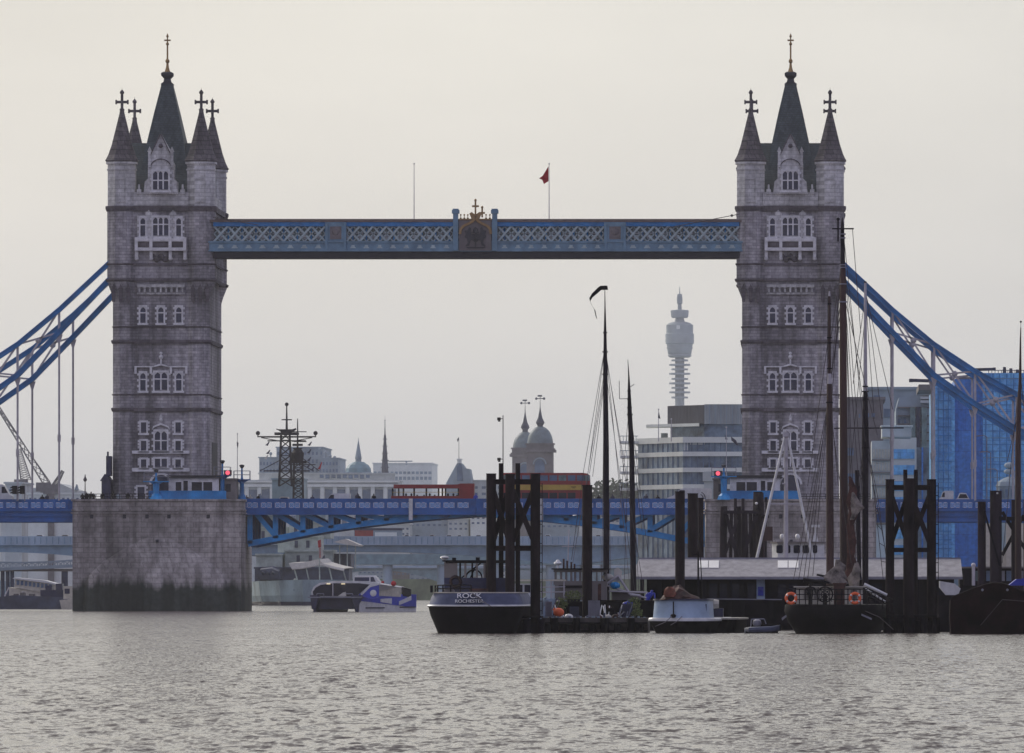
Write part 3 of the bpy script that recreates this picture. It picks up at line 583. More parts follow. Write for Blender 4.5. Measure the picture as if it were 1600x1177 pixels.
def bascule(s_, lab):
    mid = X(743, YB); T = thing('bascule_leaf', lab, 'bascule leaf', (mid+s_*29, YB+10, zb(853)), 'opening bascule leaves of the road deck')
    px = lambda p: mid+s_*(743-p)/S                          # p in pixels of the left leaf
    LOW = [(385, 849.5), (430, 841), (475, 832), (515, 825), (558, 819), (602, 813.5), (646, 809), (690, 805), (743, 801.5)]
    for gi, gy in enumerate((YB+3, YB+8.5, YB+13, YB+18)):
        m = MB(); mt = 'mid_blue' if gi == 0 else 'deep_blue'
        for (a, b), (c, d) in zip(LOW[:-1], LOW[1:]):
            A, B = (px(a), gy, zb(b)), (px(c), gy, zb(d)); m.bar(A, B, .5, .72); m.bar((A[0], gy, A[2]-.36), (B[0], gy, B[2]-.36), .8, .1)
        m.out('lower_chord', mt, T)
        m = MB()
        for i, p in enumerate((388, 428, 471, 515, 558, 602, 646)):
            zt = zb(800); k = [b for a, b in LOW if abs(a-p) < 5 or a == 385 and p == 388][0]
            m.box(px(p)-.34, px(p)+.34, gy-.25, gy+.25, zb(k), zt)
            if i < 6:
                nx = LOW[i+1]; m.bar((px(p+ (10 if i == 0 else 2)), gy, zb(803)), (px(nx[0]-1), gy, zb(nx[1]-2)), .42, .62)
        m.prism([(px(662), zb(800)), (px(743), zb(800)), (px(743), zb(802)), (px(662), zb(808))], gy-.15, gy+.15)
        m.out('web', mt, T)
    m = MB(); m.box(px(383), px(742.7), YB+2, YB+19, zb(797), zb(793)); m.out('road_deck', 'asphalt', T)
    m = MB(); m.box(px(383), px(742.7), YB+1.6, YB+2.2, zb(804), zb(795.5)); m.box(px(383), px(742.7), YB+1.5, YB+2.2, zb(804.5), zb(803)); m.out('edge_girder', 'deep_blue', T)
    for yy, nm in ((YB+1.9, 'parapet'), (YB+19, 'parapet')):
        m = MB(); m.box(px(383), px(742.7), yy-.14, yy+.1, zb(781), zb(779)); m.box(px(383), px(742.7), yy-.1, yy+.1, zb(784.5), zb(781)); m.box(px(383), px(742.7), yy-.1, yy+.1, zb(795.4), zb(794))
        m.box(px(383), px(742.7), yy-.02, yy+.05, zb(794), zb(784.5))
        for k in range(17): p = 381.5+22*k; m.box(px(p)-.13, px(p)+.13, yy-.18, yy+.1, zb(795.5), zb(781.2))
        m.out(nm, 'deep_blue', T)
    panels(T, [tuple(sorted((px(381.5+22*k+2.4), px(381.5+22*k+19.6)))) for k in range(16)], YB+1.87, zb(793.6), zb(785))
    m = MB(); m.box(px(641)-.24, px(641)+.24, YB+1.2, YB+1.45, zb(812.5), zb(779)); m.out('gauge_post', 'white_paint', T)
    m = MB(); m.box(px(704), px(688), YB+2.6, YB+3.6, zb(803), zb(798)); m.ball((px(696), YB+2.5, zb(803)), .5); m.out('lamp_box', 'deep_blue', T)
    return T
bascule(1, 'blue bascule leaf of the bridge deck reaching out from the pier beside the river bus')
bascule(-1, 'blue bascule leaf of the bridge deck reaching out from behind the moored masts')
def approach(xa, xb, lab):
    T = thing('approach_span', lab, 'bridge span', ((X(xa, YB)+X(xb, YB))/2, YB+10, zb(815)), 'fixed approach spans under the chains')
    a, b = X(xa, YB), X(xb, YB)
    m = MB(); m.box(a, b, YB+1.5, YB+2.2, zb(815.5), zb(797)); m.box(a, b, YB+1.2, YB+2.2, zb(799), zb(796)); m.box(a, b, YB+1.2, YB+2.2, zb(815.8), zb(813)); m.box(a, b, YB+1.35, YB+2.2, zb(807), zb(805.5)); m.out('girder', 'deep_blue', T)
    m = MB(); m.box(a, b, YB+2.2, YB+19, zb(799), zb(793)); m.out('road_deck', 'asphalt', T)
    m = MB(); m.box(a, b, YB+18.8, YB+19.3, zb(815), zb(781)); m.out('rear_girder', 'deep_blue', T)
    m = MB(); m.box(a, b, YB+1.76, YB+2.0, zb(784.5), zb(780)); m.box(a, b, YB+1.8, YB+2.0, zb(796), zb(784.5)); n = int(abs(xb-xa)//19.5)
    for k in range(n+1): p = min(xa, xb)+19.5*k; m.box(X(p, YB)-.18, X(p, YB)+.18, YB+1.65, YB+1.95, zb(796), zb(781))
    m.out('parapet', 'deep_blue', T)
    panels(T, [(X(p+3, YB), X(p+16.5, YB)) for p in [min(xa, xb)+19.5*k for k in range(n)]], YB+1.78, zb(793.5), zb(785.5))
approach(-190, 121, 'dark blue fixed approach span beside the traffic lights')
approach(1366, 1790, 'dark blue fixed approach span in front of the blue glass office')

# ================================================================ cabins, signals and rails on the piers
def cabin(cxm, s_, lab):
    cx = (cxm-CX)/S; u = lambda a: cx+s_*a/S; T = thing('control_cabin', lab, 'control cabin', (u(55), YB, zb(781)), 'stone control cabins on the pier tops')
    y0 = YB-3.5
    m = MB(); m.box(u(16), u(94), y0, YB-.3, zb(781), zb(748)); w_ = m.out('wall', 'frame_stone', T)
    m = MB(); m.box(u(12), u(98), y0-.4, YB-.1, zb(748), zb(746.2)); m.box(u(13), u(97), y0-.3, YB-.1, zb(745), zb(743.5)); m.box(u(20), u(90), y0, YB-.4, zb(746.2), zb(745)); m.out('roof', 'lead', T)
    for a, b, t0, t1 in ((27, 36, 754, 768), (52, 68, 754, 768), (70, 84, 754, 768), (39, 46, 752, 780)):
        m = MB(); m.box(u(a), u(b), y0-.06, y0+.01, zb(t1), zb(t0)); g = m.out('window' if t1 == 768 else 'door', 'dark_glass', T)
        m = MB(); m.box(u(a)-s_*.1, u(a), y0-.12, y0, zb(t1), zb(t0)); m.box(u(b), u(b)+s_*.1, y0-.12, y0, zb(t1), zb(t0)); m.box(u(a)-s_*.1, u(b)+s_*.1, y0-.14, y0, zb(t0), zb(t0-1.4)); m.out('window_frame', 'frame_stone', g)
    m = MB(); m.box(u(99), u(120), y0+.6, YB+2, zb(781), zb(750)); m.box(u(97.5), u(121.5), y0+.3, YB+2.1, zb(750), zb(748)); an = m.out('annexe', 'city_brown', T)
    m = MB(); m.box(u(103), u(112), y0+.54, y0+.6, zb(769), zb(757)); m.out('window', 'dark_glass', an)
    m = MB(); m.box(u(-13), u(106), y0-1.2, y0-1.0, zb(781), zb(769))
    for k in range(0, 13): m.box(u(-13+k*9.9)-.06, u(-13+k*9.9)+.06, y0-1.32, y0-.98, zb(781), zb(768.2))
    m.box(u(-13), u(106), y0-1.3, y0-.95, zb(769), zb(767.8)); m.out('barrier', 'mid_blue', T)
cabin(251, 1, 'flat-roofed stone control cabin with a blue barrier on the bare river pier')
cabin(1235, -1, 'flat-roofed stone control cabin with a blue barrier behind the old timber piles')
def signal(px, top, bask, Y, lab, red=0, fat=1.0, base=781):
    x = X(px, Y); z = lambda p: Z(p, Y); T = thing('signal_post', lab, 'signal post', (x, Y, z(base)), 'blue river signal posts on the piers')
    m = MB(); m.lathe(x, Y, [(.62*fat, z(base)), (.5*fat, z(base-6)), (.26*fat, z(base-10)), (.3*fat, z(bask+5)), (.22, z(bask)), (.13, z(bask-3)), (.12, z(top+4))], 8); m.out('post', 'chain_blue' if fat < 1.3 else 'mid_blue', T)
    m = MB(); m.box(x-1.1*fat, x+1.1*fat, Y-.7, Y+.7, z(bask+1.4), z(bask)); m.prism([(x-.9, z(bask+1.4)), (x+.9, z(bask+1.4)), (x+.2, z(bask+6)), (x-.2, z(bask+6))], Y-.25, Y+.25)
    pf = m.out('platform', 'deep_blue' if fat < 1.3 else 'mid_blue', T)
    m = MB()
    for a, b in ((-1.05, -.65), (1.05, -.65), (-1.05, .65), (1.05, .65)): m.cyl((x+a*fat, Y+b, z(bask)), (x+a*fat, Y+b, z(bask-13)), .035, .035, 4)
    for h in (13, 7): 
        for b in (-.65, .65): m.cyl((x-1.05*fat, Y+b, z(bask-h)), (x+1.05*fat, Y+b, z(bask-h)), .035, .035, 4)
    m.out('rail', 'grey_paint', pf)
    m = MB(); m.lathe(x, Y, [(.1, z(top+5)), (.2, z(top+4)), (.34, z(top+1.5)), (.34, z(top)), (.1, z(top-1))], 8); m.out('lamp_head', 'lead', T)
    if red:
        m = MB(); m.cyl((x+red*.75, Y-.75, z(bask-4)), (x+red*.75, Y-.95, z(bask-4)), .29, .29, 12); m.out('red_lamp', 'signal_red', T)
        m = MB(); m.box(x+red*.75-.5, x+red*.75+.5, Y-.75, Y-.4, z(bask), z(bask-8)); m.out('lamp_housing', 'lead', T)
signal(347.5, 720, 743, YB-3, 'blue signal post with a round red lamp and caged platform beside the dark cabin annexe', red=1)
signal(378, 727, 749, YB+1, 'blue signal post with an empty railed platform where the bascule meets the bare pier')
signal(1131, 727, 744, YB-6.0, 'bright blue signal post with a pink-red lamp above the moored timber piles', red=-1, fat=1.5)
signal(244, 734, 752, YB-5, 'short bright blue ornate post in front of the tower arch on the bare pier', fat=1.5)
def railing(xa, xb, Y, lab, h=9):
    T = MB(); n = int(abs(X(xb, Y)-X(xa, Y))/.8)
    for k in range(n+1): x = X(xa+(xb-xa)*k/n, Y); T.cyl((x, Y, Z(781, Y)), (x, Y, Z(781-h, Y)), .04, .04, 4)
    for q in (1, .55, .15): T.cyl((X(xa, Y), Y, Z(781-h*q, Y)), (X(xb, Y), Y, Z(781-h*q, Y)), .035, .035, 4)
    tag(T.out('railing', 'black_iron'), lab, 'railing')
railing(128, 236, YB-5.4, 'thin black handrail along the top of the bare pier'); railing(1250, 1360, YB-5.4, 'thin black handrail on the pier top behind the sailing barge masts')
# ================================================================ traffic on the bridge
zd = zb(793)                                   # road surface
def wheel(root, x, y, z, r=.42, w_=.28):
    m = MB(); m.cyl((x, y-w_/2, z+r), (x, y+w_/2, z+r), r, r, 14); o = m.out('wheel', 'tyre', root)
    m = MB(); m.cyl((x, y-w_/2-.02, z+r), (x, y-w_/2+.02, z+r), r*.5, r*.5, 10); m.out('hub', 'grey_paint', o)
def bus1():
    Y = YB+4; a, b = X(611, Y), X(741, Y); zt = Z(757, Y); T = thing('single_deck_bus', 'red single-decker bus crossing the bascule with passengers at its windows', 'bus', ((a+b)/2, Y, zd))
    m = MB(); m.prism([(a+.15, zd+.35), (b, zd+.35), (b, zd+1.55), (a, zd+1.55), (a, zd+.8)], Y, Y+2.5); m.out('body', 'red_paint', T)
    m = MB(); m.prism([(a+.3, zt-.52), (b, zt-.52), (b, zt+.12), (b-1.8, zt+.12), (b-2.2, zt-.02), (a+.35, zt-.02)], Y-.02, Y+2.52); m.out('roof', 'red_paint', T)
    m = MB(); m.box(b-2.0, b-.02, Y+.02, Y+2.48, zd+1.552, zt-.522); m.out('rear_panel', 'red_paint', T)
    m = MB()
    for k, t in enumerate((.1, .9, 1.5, 2.9, 4.5, 6.1, 6.6, 7.0, 8.7)): m.box(a+t, a+t+(.08 if k in (0, 1) else .12), Y+.05, Y+2.45, zd+1.552, zt-.522)
    m.out('window_frame', 'black_iron', T)
    m = MB(); m.box(a+.2, b-2, Y+.04, Y+.07, zd+2.0, zd+2.06); m.out('handrail', 'yellow_paint', T)
    m = MB()
    for t in (1.9, 2.6, 7.4, 8.1, 9.2, 5.0): m.rings([[(a+t+q*r*math.cos(k*math.pi/4), Y+1.2+q*r*.7*math.sin(k*math.pi/4), z) for k in range(8)] for q, r, z in ((1, .26, zd+1.0), (1, .3, zd+1.45), (1, .1, zd+1.58), (1, .14, zd+1.7), (1, .12, zd+1.85), (1, .02, zd+1.9))])
    for t in (3.3, 4.2, 5.6, 8.5): m.box(a+t, a+t+.12, Y+.3, Y+2.2, zd+1.2, zd+1.7)
    m.out('seats', 'black_iron', T)
    for t in (1.9, 8.2): wheel(T, a+t, Y+.1, zd)
bus1()
def bus2():
    Y = YB+7; a, b = X(781, Y), X(923, Y); zt = Z(739, Y); T = thing('double_deck_bus', 'red double-decker bus with a long yellow advert, half hidden by the dark piles', 'bus', ((a+b)/2, Y, zd))
    h = zt-zd
    m = MB(); m.prism([(a, zd+.35), (b-.1, zd+.35), (b, zd+1.5), (b-.15, zt-.3), (b-.5, zt-.08), (b-1, zt), (a+.3, zt), (a, zt-.25)], Y, Y+2.5); m.out('body', 'red_paint', T)
    for i in range(9):
        xa = a+.5+i*1.2; m = MB(); m.box(xa, xa+1.02, Y-.02, Y+.02, zt-1.05, zt-.32); m.out('window', 'city_window' if i % 3 else 'panel_glass', T)
        if i < 8:
            m = MB(); m.box(xa, xa+1.02, Y-.02, Y+.02, zd+1.25, zd+2.0); m.out('window', 'dark_glass', T)
    m = MB(); m.box(b-.9, b-.14, Y-.02, Y+.3, zt-1.05, zt-.32); m.box(b-.75, b-.05, Y-.02, Y+.3, zd+1.1, zd+2.1); m.out('front_window', 'panel_glass', T)
    m = MB(); m.box(a+1.2, b-1.1, Y-.05, Y+.0, zd+2.35, zd+3.05); ad = m.out('advert', 'yellow_paint', T)
    m = MB(); m.box(b-2.6, b-1.9, Y-.07, Y-.05, zd+2.72, zd+2.8); m.box(b-2.4, b-2.1, Y-.07, Y-.05, zd+2.6, zd+2.66)
    m.out('print', 'black_iron', ad)
    for t in (2.2, 8.6): wheel(T, a+t, Y+.1, zd)
bus2()
def van(pa, pb, top, Y, lab, mt='white_paint', face=-1, nm='van', cat='van', logo=0):
    a, b = X(pa, Y), X(pb, Y); zt = Z(top, Y); Lg = b-a; h = zt-zd; T = thing(nm, lab, cat, ((a+b)/2, Y, zd)); f = lambda t: (a+Lg*t) if face < 0 else (b-Lg*t)
    if cat == 'van': pr = [(0, .3), (0, .5*h), (.14, .62*h), (.3, .95*h), (.4, h), (.97, h), (1, .93*h), (1, .3)]; wn = [(.17, .64*h), (.29, .9*h), (.40, .9*h), (.40, .62*h)]
    else: pr = [(0, .3), (0, .55*h), (.2, .62*h), (.34, .97*h), (.45, h), (.75, .97*h), (.93, .62*h), (1, .55*h), (1, .3)]; wn = [(.25, .64*h), (.36, .9*h), (.74, .9*h), (.86, .64*h)]
    m = MB(); m.prism([(f(t), zd+z) for t, z in pr], Y, Y+1.9); m.out('body', mt, T)
    m = MB(); m.prism([(f(t), zd+z) for t, z in wn], Y-.03, Y+.02); m.out('window', 'dark_glass', T)
    if logo:
        m = MB()
        for r in (.5, .8): 
            for k in range(8):
                a0, a1 = -1.2+2.4*k/8, -1.2+2.4*(k+1)/8; cx_ = f(.72); m.bar((cx_+r*math.cos(a0), Y-.02, zd+h*.5+r*math.sin(a0)), (cx_+r*math.cos(a1), Y-.02, zd+h*.5+r*math.sin(a1)), .08)
        m.out('logo', 'black_iron', T)
    for t in (.2, .8): wheel(T, f(t), Y+.1, zd, .34, .2)
van(505, 547, 771, YB+5, 'white van heading away from the red single-decker on the bascule')
van(429, 456, 776, YB+5, 'pale low car on the bascule nearest the bare pier', 'cream_paint', nm='car', cat='car')
van(1042, 1112, 763, YB+5, 'large white van with a curved black logo beside the second river pier', logo=1)
van(1467, 1490, 767, YB+5, 'small white van on the approach span before the blue glass office')
van(1491, 1516, 770, YB+5, 'white car directly behind the small white van on the approach span', nm='car', cat='car')
van(-22, 19, 757, YB+5, 'tall white coach front entering beside the traffic lights', face=1, nm='coach')
def person(px, Y, zbase, lab, mt='black_iron', face=1, h=1.72, lean=0):
    x = X(px, Y); m = MB(); k = h/1.72
    def R_(c, rx, ry, z): return [(x+c+rx*math.cos(2*math.pi*i/8), Y+ry*math.sin(2*math.pi*i/8), zbase+z*k) for i in range(8)]
    l = lean
    m.rings([R_(0, .13, .16, 0), R_(0, .12, .13, .45), R_(0, .16, .15, .85), R_(.0+l*.3, .18, .13, .95), R_(l*.5, .17, .12, 1.1), R_(l*.9, .24, .14, 1.38), R_(l, .2, .12, 1.46), R_(l, .065, .06, 1.5), R_(l*1.1, .075, .085, 1.56), R_(l*1.2, .09, .1, 1.64), R_(l*1.2, .07, .08, 1.7), R_(l*1.2, .01, .01, 1.72)])
    for s_ in (-1, 1): m.rings([[(x+q[0]+r*math.cos(2*math.pi*i/6), Y+q[1]+r*math.sin(2*math.pi*i/6), zbase+q[2]*k) for i in range(6)] for q, r in (((l*.9+s_*.2, 0, 1.42), .06), ((l*.7+s_*.27, -.02, 1.15), .048), ((l*.5+s_*.24+face*.08, -.12, .92), .038), ((l*.5+s_*.24+face*.1, -.16, .84), .03))])
    o = m.out('person', mt, smooth=True); return tag(o, lab, 'person')
ppl = [(387, 'dark-clad person leaning over the parapet by the blue signal post', 'navy'), (391.5, 'person in a light top beside the blue signal post', 'cream_paint'), (403, 'dark-clad walker just past the signal post on the bascule', 'black_iron'),
       (408.5, 'grey-clad walker following close behind another near the signal post', 'city_grey'), (488, 'dark figure walking alone between the pale car and white van', 'navy'), (557, 'tall dark figure just behind the white van', 'navy'),
       (561.5, 'stooping dark figure next to the tall one behind the white van', 'black_iron'), (584, 'dark-clad person walking alone ahead of the red single-decker bus', 'black_iron'), (742, 'person in blue standing at the back end of the red single-decker', 'royal_blue'),
       (937, 'dark-clad person walking just in front of the double-decker bus', 'black_iron'), (957, 'dark figure by the tall mast on the bascule', 'navy'), (1008, 'dark-clad walker on the bascule between mast and white van', 'navy'), (1029, 'dark-haired figure leaning on the parapet in front of the white van', 'black_iron'),
       (66, 'small dark figure on the approach span beyond the traffic lights', 'black_iron'), (72, 'second small dark figure beyond the traffic lights, slightly nearer the pier', 'navy')]
for i, (p, lb, mt) in enumerate(ppl): person(p, YB+2.6, zd, lb, mt, face=1 if i % 2 else -1, h=1.62+.07*(i % 4)+(.25 if p in (557, 742) else 0), lean=.12*((i % 3)-1))
pier_ppl = [(130, 'dark seated-looking figure at the outer corner of the bare pier'), (135.5, 'dark-coated figure second from the outer corner of the bare pier'), (141, 'dark figure with hunched shoulders third from the outer pier corner'), (147, 'dark figure standing slightly apart from the group at the pier corner'),
            (160, 'lone dark figure behind the handrail near the purple tower buttress'), (176, 'dark figure behind the handrail directly below the tower turret'), (186, 'figure in grey behind the handrail below the tower wall'), (200, 'dark figure behind the handrail beside the small tower door')]
for i, (p, lb) in enumerate(pier_ppl): person(p, YB-4.6, zb(781)-.72, lb, 'city_grey' if 'grey' in lb else 'black_iron', h=1.5+.1*(i % 3), lean=.1*((i % 3)-1))
# purple-painted buttress beside the left tower, traffic lights
m = MB(); x = X(168, YB); m.box(x-.6, x+.55, YB-2, YB+2, zb(781), zb(752)); m.prism([(x-.8, zb(752)), (x+.6, zb(752)), (x+.2, zb(744)), (x-.2, zb(741))], YB-2, YB+2); m.box(x-.1, x+.55, YB-1, YB+1, zb(744), zb(713)); m.box(x-.05, x+.15, YB-.3, YB+.3, zb(713), zb(706)); tag(m.out('chain_anchorage', 'navy'), 'dark stepped iron anchorage standing against the outer side of the tower by the traffic lights', 'anchorage')
for px, lb in ((23, 'three-lamp traffic light head on the approach span, outer of the pair'), (35, 'three-lamp traffic light head on the approach span, inner of the pair')):
    Y = YB+1; T = thing('traffic_light', lb, 'traffic light', (X(px, Y), Y, zb(783)), 'traffic lights on the approach span'); x = X(px, Y)
    m = MB(); m.cyl((x+.3, Y, zb(783)), (x+.3, Y, zb(760)), .07); m.out('pole', 'grey_paint', T)
    m = MB(); m.box(x-.3, x+.3, Y-.2, Y+.15, zb(772), zb(759))
    m.out('head', 'black_iron', T)
    for k in range(3):
        m = MB(); z = zb(761.5+k*4); m.prism([(x-.3, z+.15), (x-.62, z-.05), (x-.62, z-.12), (x-.3, z-.12)], Y-.18, Y+.12); m.out('visor', 'black_iron', T)
# camera pole
Y = YB+10; T = thing('camera_pole', 'tall thin pole with two dark cameras, rising behind the tallest dark piles', 'camera pole', (X(786, Y), Y, zd)); x = X(786, Y)
m = MB(); m.cyl((x, Y, zd), (x, Y, Z(649, Y)), .09, .07, 6); m.out('pole', 'rope_pale', T)
for p in (654, 717): m = MB(); m.box(x-.75, x-.3, Y-.3, Y+.2, Z(p+3, Y), Z(p-1.5, Y)); m.box(x-.35, x+.05, Y-.05, Y+.05, Z(p+1, Y), Z(p, Y)); m.prism([(x-.6, Z(p+3, Y)), (x-.4, Z(p+3, Y)), (x-.32, Z(p+5, Y)), (x-.68, Z(p+5, Y))], Y-.2, Y+.1); m.out('camera', 'black_iron', T)

# ================================================================ city behind
def block(nm, lab, Y, x0, x1, top, mt, base=3.0, dep=30, rows=None, cols=None, wmt='city_window', wpx=(.5, .45), roofm=None, cat='office building', group=None, y_off=0, roof_lip=1):
    """a building front from photo px x0..x1 at distance Y with each window its own part"""
    a, b = X(x0, Y), X(x1, Y); zt = Z(top, Y); T = thing(nm, lab, cat, ((a+b)/2, Y, base), group); m = MB(); m.box(a, b, Y, Y+dep, base, zt); m.out('wall', mt, T)
    if roof_lip: m = MB(); m.box(a-.4, b+.4, Y-.4, Y+dep, zt, zt+.5); m.out('cornice', mt, T)
    if rows:
        n = 0
        for (r0, r1) in rows:
            for c in range(cols):
                if n >= 98: break
                xa = a+(b-a)*(c+.5-wpx[0]/2)/cols; xb = a+(b-a)*(c+.5+wpx[0]/2)/cols; m = MB(); m.box(xa, xb, Y-.12, Y+.05, Z(r1, Y), Z(r0, Y)); m.out('window', wmt, T); n += 1
    return T
# long classical riverside building with tall windows
Y = 2950.0
T = block('riverside_hall', 'long pale classical hall with tall windows behind the bascule and the warship', Y, 366, 622, 752, 'city_stone', rows=[(765, 796)], cols=13, wpx=(.62, 0), cat='hall')
m = MB(); m.box(X(362, Y), X(626, Y), Y-1.6, Y+2, Z(761, Y), Z(757, Y)); m.box(X(364, Y), X(624, Y), Y-1, Y+2, Z(754, Y), Z(751.5, Y)); m.box(X(364, Y), X(624, Y), Y-1.3, Y+2, Z(800, Y), Z(797, Y)); m.out('moulding', 'floor_band', T)
for c in range(14): xx = X(366+256*c/13, Y); m = MB(); m.box(xx-.75, xx+.75, Y-1.2, Y-.02, Z(797, Y), Z(761, Y)); m.out('pilaster', 'floor_band', T)
for c in range(12): xx = X(378+20*c, Y); m = MB(); m.box(xx-.9, xx+.9, Y-.15, Y, Z(822, Y), Z(806, Y)); m.out('lower_window', 'city_window', T)
block('roof_range', 'low pale roof range with dark chimneys above the classical hall', 3000, 405, 615, 741, 'city_stone', dep=10, cat='roof range')
Tt = MB()
for k in range(9): Tt.box(X(500+k*9, 2996), X(506+k*9, 2996), 2994, 2997, Z(742, 2996), Z(747+k % 2, 2996))
tag(Tt.out('skylights', 'city_window'), 'row of small dark rooflights in front of the pale roof range', 'rooflights')
block('office_block', 'big grey stepped office block behind the warship masts', 3300, 432, 504, 700, 'city_grey', rows=[(706, 711), (718, 724), (732, 738)], cols=12, cat='office block', dep=60)
block('office_block', 'lower grey wing on the inner side of the stepped block, with roof vents', 3290, 498, 529, 717, 'city_grey', rows=[(722, 727), (733, 738)], cols=6, dep=50, cat='office block')
block('office_block', 'lower grey wing on the tower side of the stepped block, behind the signal flags', 3285, 405, 436, 716, 'city_grey', rows=[(722, 727), (733, 738)], cols=6, dep=50, cat='office block')
for p, t in ((509, 706), (516, 711), (523, 713), (500, 700), (423, 707)):
    m = MB(); m.cyl((X(p, 3295), 3295, Z(719, 3295)), (X(p, 3295), 3295, Z(t, 3295)), .35, .2, 5); m.ball((X(p, 3295), 3295, Z(t+2, 3295)), .7); tag(m.out('roof_aerial', 'city_grey'), 'thin roof aerial on the grey stepped office block', 'aerial', 'aerials on the stepped office block')
block('white_office', 'plain pale flat-topped block with two rows of windows beyond the dark spire', 3400, 583, 675, 725, 'floor_band', rows=[(737, 741), (745, 750)], cols=14, wpx=(.7, 0), wmt='city_grey', cat='office block', dep=50)
m = MB(); Y = 3400; m.box(X(606, Y), X(644, Y), Y, Y+3, Z(721.5, Y), Z(720, Y)); m.cyl((X(635, Y), Y, Z(726, Y)), (X(635, Y), Y, Z(720, Y)), .4); tag(m.out('roof_crane', 'city_grey'), 'flat window-cleaning gantry on top of the plain pale block', 'gantry')
# domed pavilion with cone spire
Y = 3100.0; x = X(560, Y); T = thing('domed_pavilion', 'grey dome topped by a sharp stone cone, behind the classical hall', 'domed building', (x, Y, 3))
m = MB(); m.plan([(x-5.2, Y-5), (x+5.2, Y-5), (x+5.2, Y+5), (x-5.2, Y+5)], 3, Z(738, Y)); m.box(x-10, x+9, Y+2, Y+12, 3, Z(741, Y)); m.out('wall', 'city_grey', T)
m = MB(); m.lathe(x, Y, [(3.1*.95, Z(738, Y)), (5.3, Z(738.5, Y)), (5.1, Z(732, Y)), (4.2, Z(727, Y)), (2.6, Z(723, Y)), (2.3, Z(722, Y))], 12); m.out('dome', 'copper', T)
m = MB(); m.lathe(x, Y, [(1.3, Z(723, Y)), (1.2, Z(718, Y)), (1.45, Z(717, Y)), (.08, Z(687, Y))], 8); m.cyl((x, Y, Z(688, Y)), (x, Y, Z(684, Y)), .1); m.out('cone', 'city_grey', T)
for p in (-3, 3): m = MB(); m.box(x+p-.8, x+p+.8, Y-5.1, Y-4.9, Z(752, Y), Z(742, Y)); m.out('window', 'city_window', T)
# dark gothic spire
Y = 3200.0; x = X(601.5, Y); T = thing('church_spire', 'slender dark church spire with a thin cross', 'church spire', (x, Y, 3))
m = MB(); m.lathe(x, Y, [(1.75, 3), (1.75, Z(748, Y)), (1.5, Z(738, Y)), (1.25, Z(722, Y)), (.95, Z(705, Y)), (.55, Z(688, Y)), (.5, Z(681, Y)), (.3, Z(679, Y)), (.12, Z(661, Y))], 8); m.out('steeple', 'spire_dark', T)
m = MB(); m.cyl((x, Y, Z(662, Y)), (x, Y, Z(650, Y)), .1, .05, 5); m.box(x-.35, x+.35, Y-.05, Y+.05, Z(658, Y), Z(657, Y)); m.ball((x, Y, Z(661, Y)), .25); m.out('cross', 'spire_dark', T)
m = MB(); 
for k in range(6): zz = Z(742-k*11, Y); m.box(x-1.9+k*.2, x+1.9-k*.2, Y-.2, Y+.2, zz, zz+.35)
m.out('crockets', 'spire_dark', T)
# pyramid roofed tower with flag
Y = 3000.0; x = X(717, Y); T = thing('pyramid_tower', 'grey tower with a steep wedge roof and a flag on top, behind the red single-decker', 'tower', (x, Y, 3))
m = MB(); m.prism([(X(696, Y), 3), (X(740, Y), 3), (X(737, Y), Z(750, Y)), (X(734, Y), Z(733, Y)), (X(727, Y), Z(732, Y)), (X(721, Y), Z(724, Y)), (X(714, Y), Z(724, Y)), (X(697, Y), Z(755, Y))], Y, Y+16); m.out('roof', 'city_grey', T)
m = MB(); m.box(X(714.5, Y), X(720.5, Y), Y-.5, Y+6, Z(724, Y), Z(718, Y)); m.box(X(713.5, Y), X(721.5, Y), Y-.9, Y+6, Z(719, Y), Z(717, Y)); m.out('turret', 'floor_band', T)
m = MB(); m.prism([(X(718, Y), Z(724, Y)), (X(722, Y), Z(728, Y)), (X(724, Y), Z(752, Y)), (X(714, Y), Z(752, Y)), (X(714, Y), Z(730, Y))], Y-.3, Y-.02); m.out('buttress', 'city_window', T)
m = MB(); m.cyl((x, Y, Z(718, Y)), (x, Y, Z(684, Y)), .14, .08, 5); m.out('flagpole', 'rope_pale', T)
flag([(717, 683), (717, 687), (715, 691), (714, 687)], Y, 'flag_dark', 'tiny dark flag above the wedge-roofed grey tower')
block('low_terrace', 'low pale terrace between the single-decker bus and the wedge-roofed tower', 3010, 737, 800, 752, 'city_stone', rows=[(760, 764), (770, 774)], cols=5, cat='terrace')
mat('dome_lead', (.12,.16,.18), .6, .2, .4)
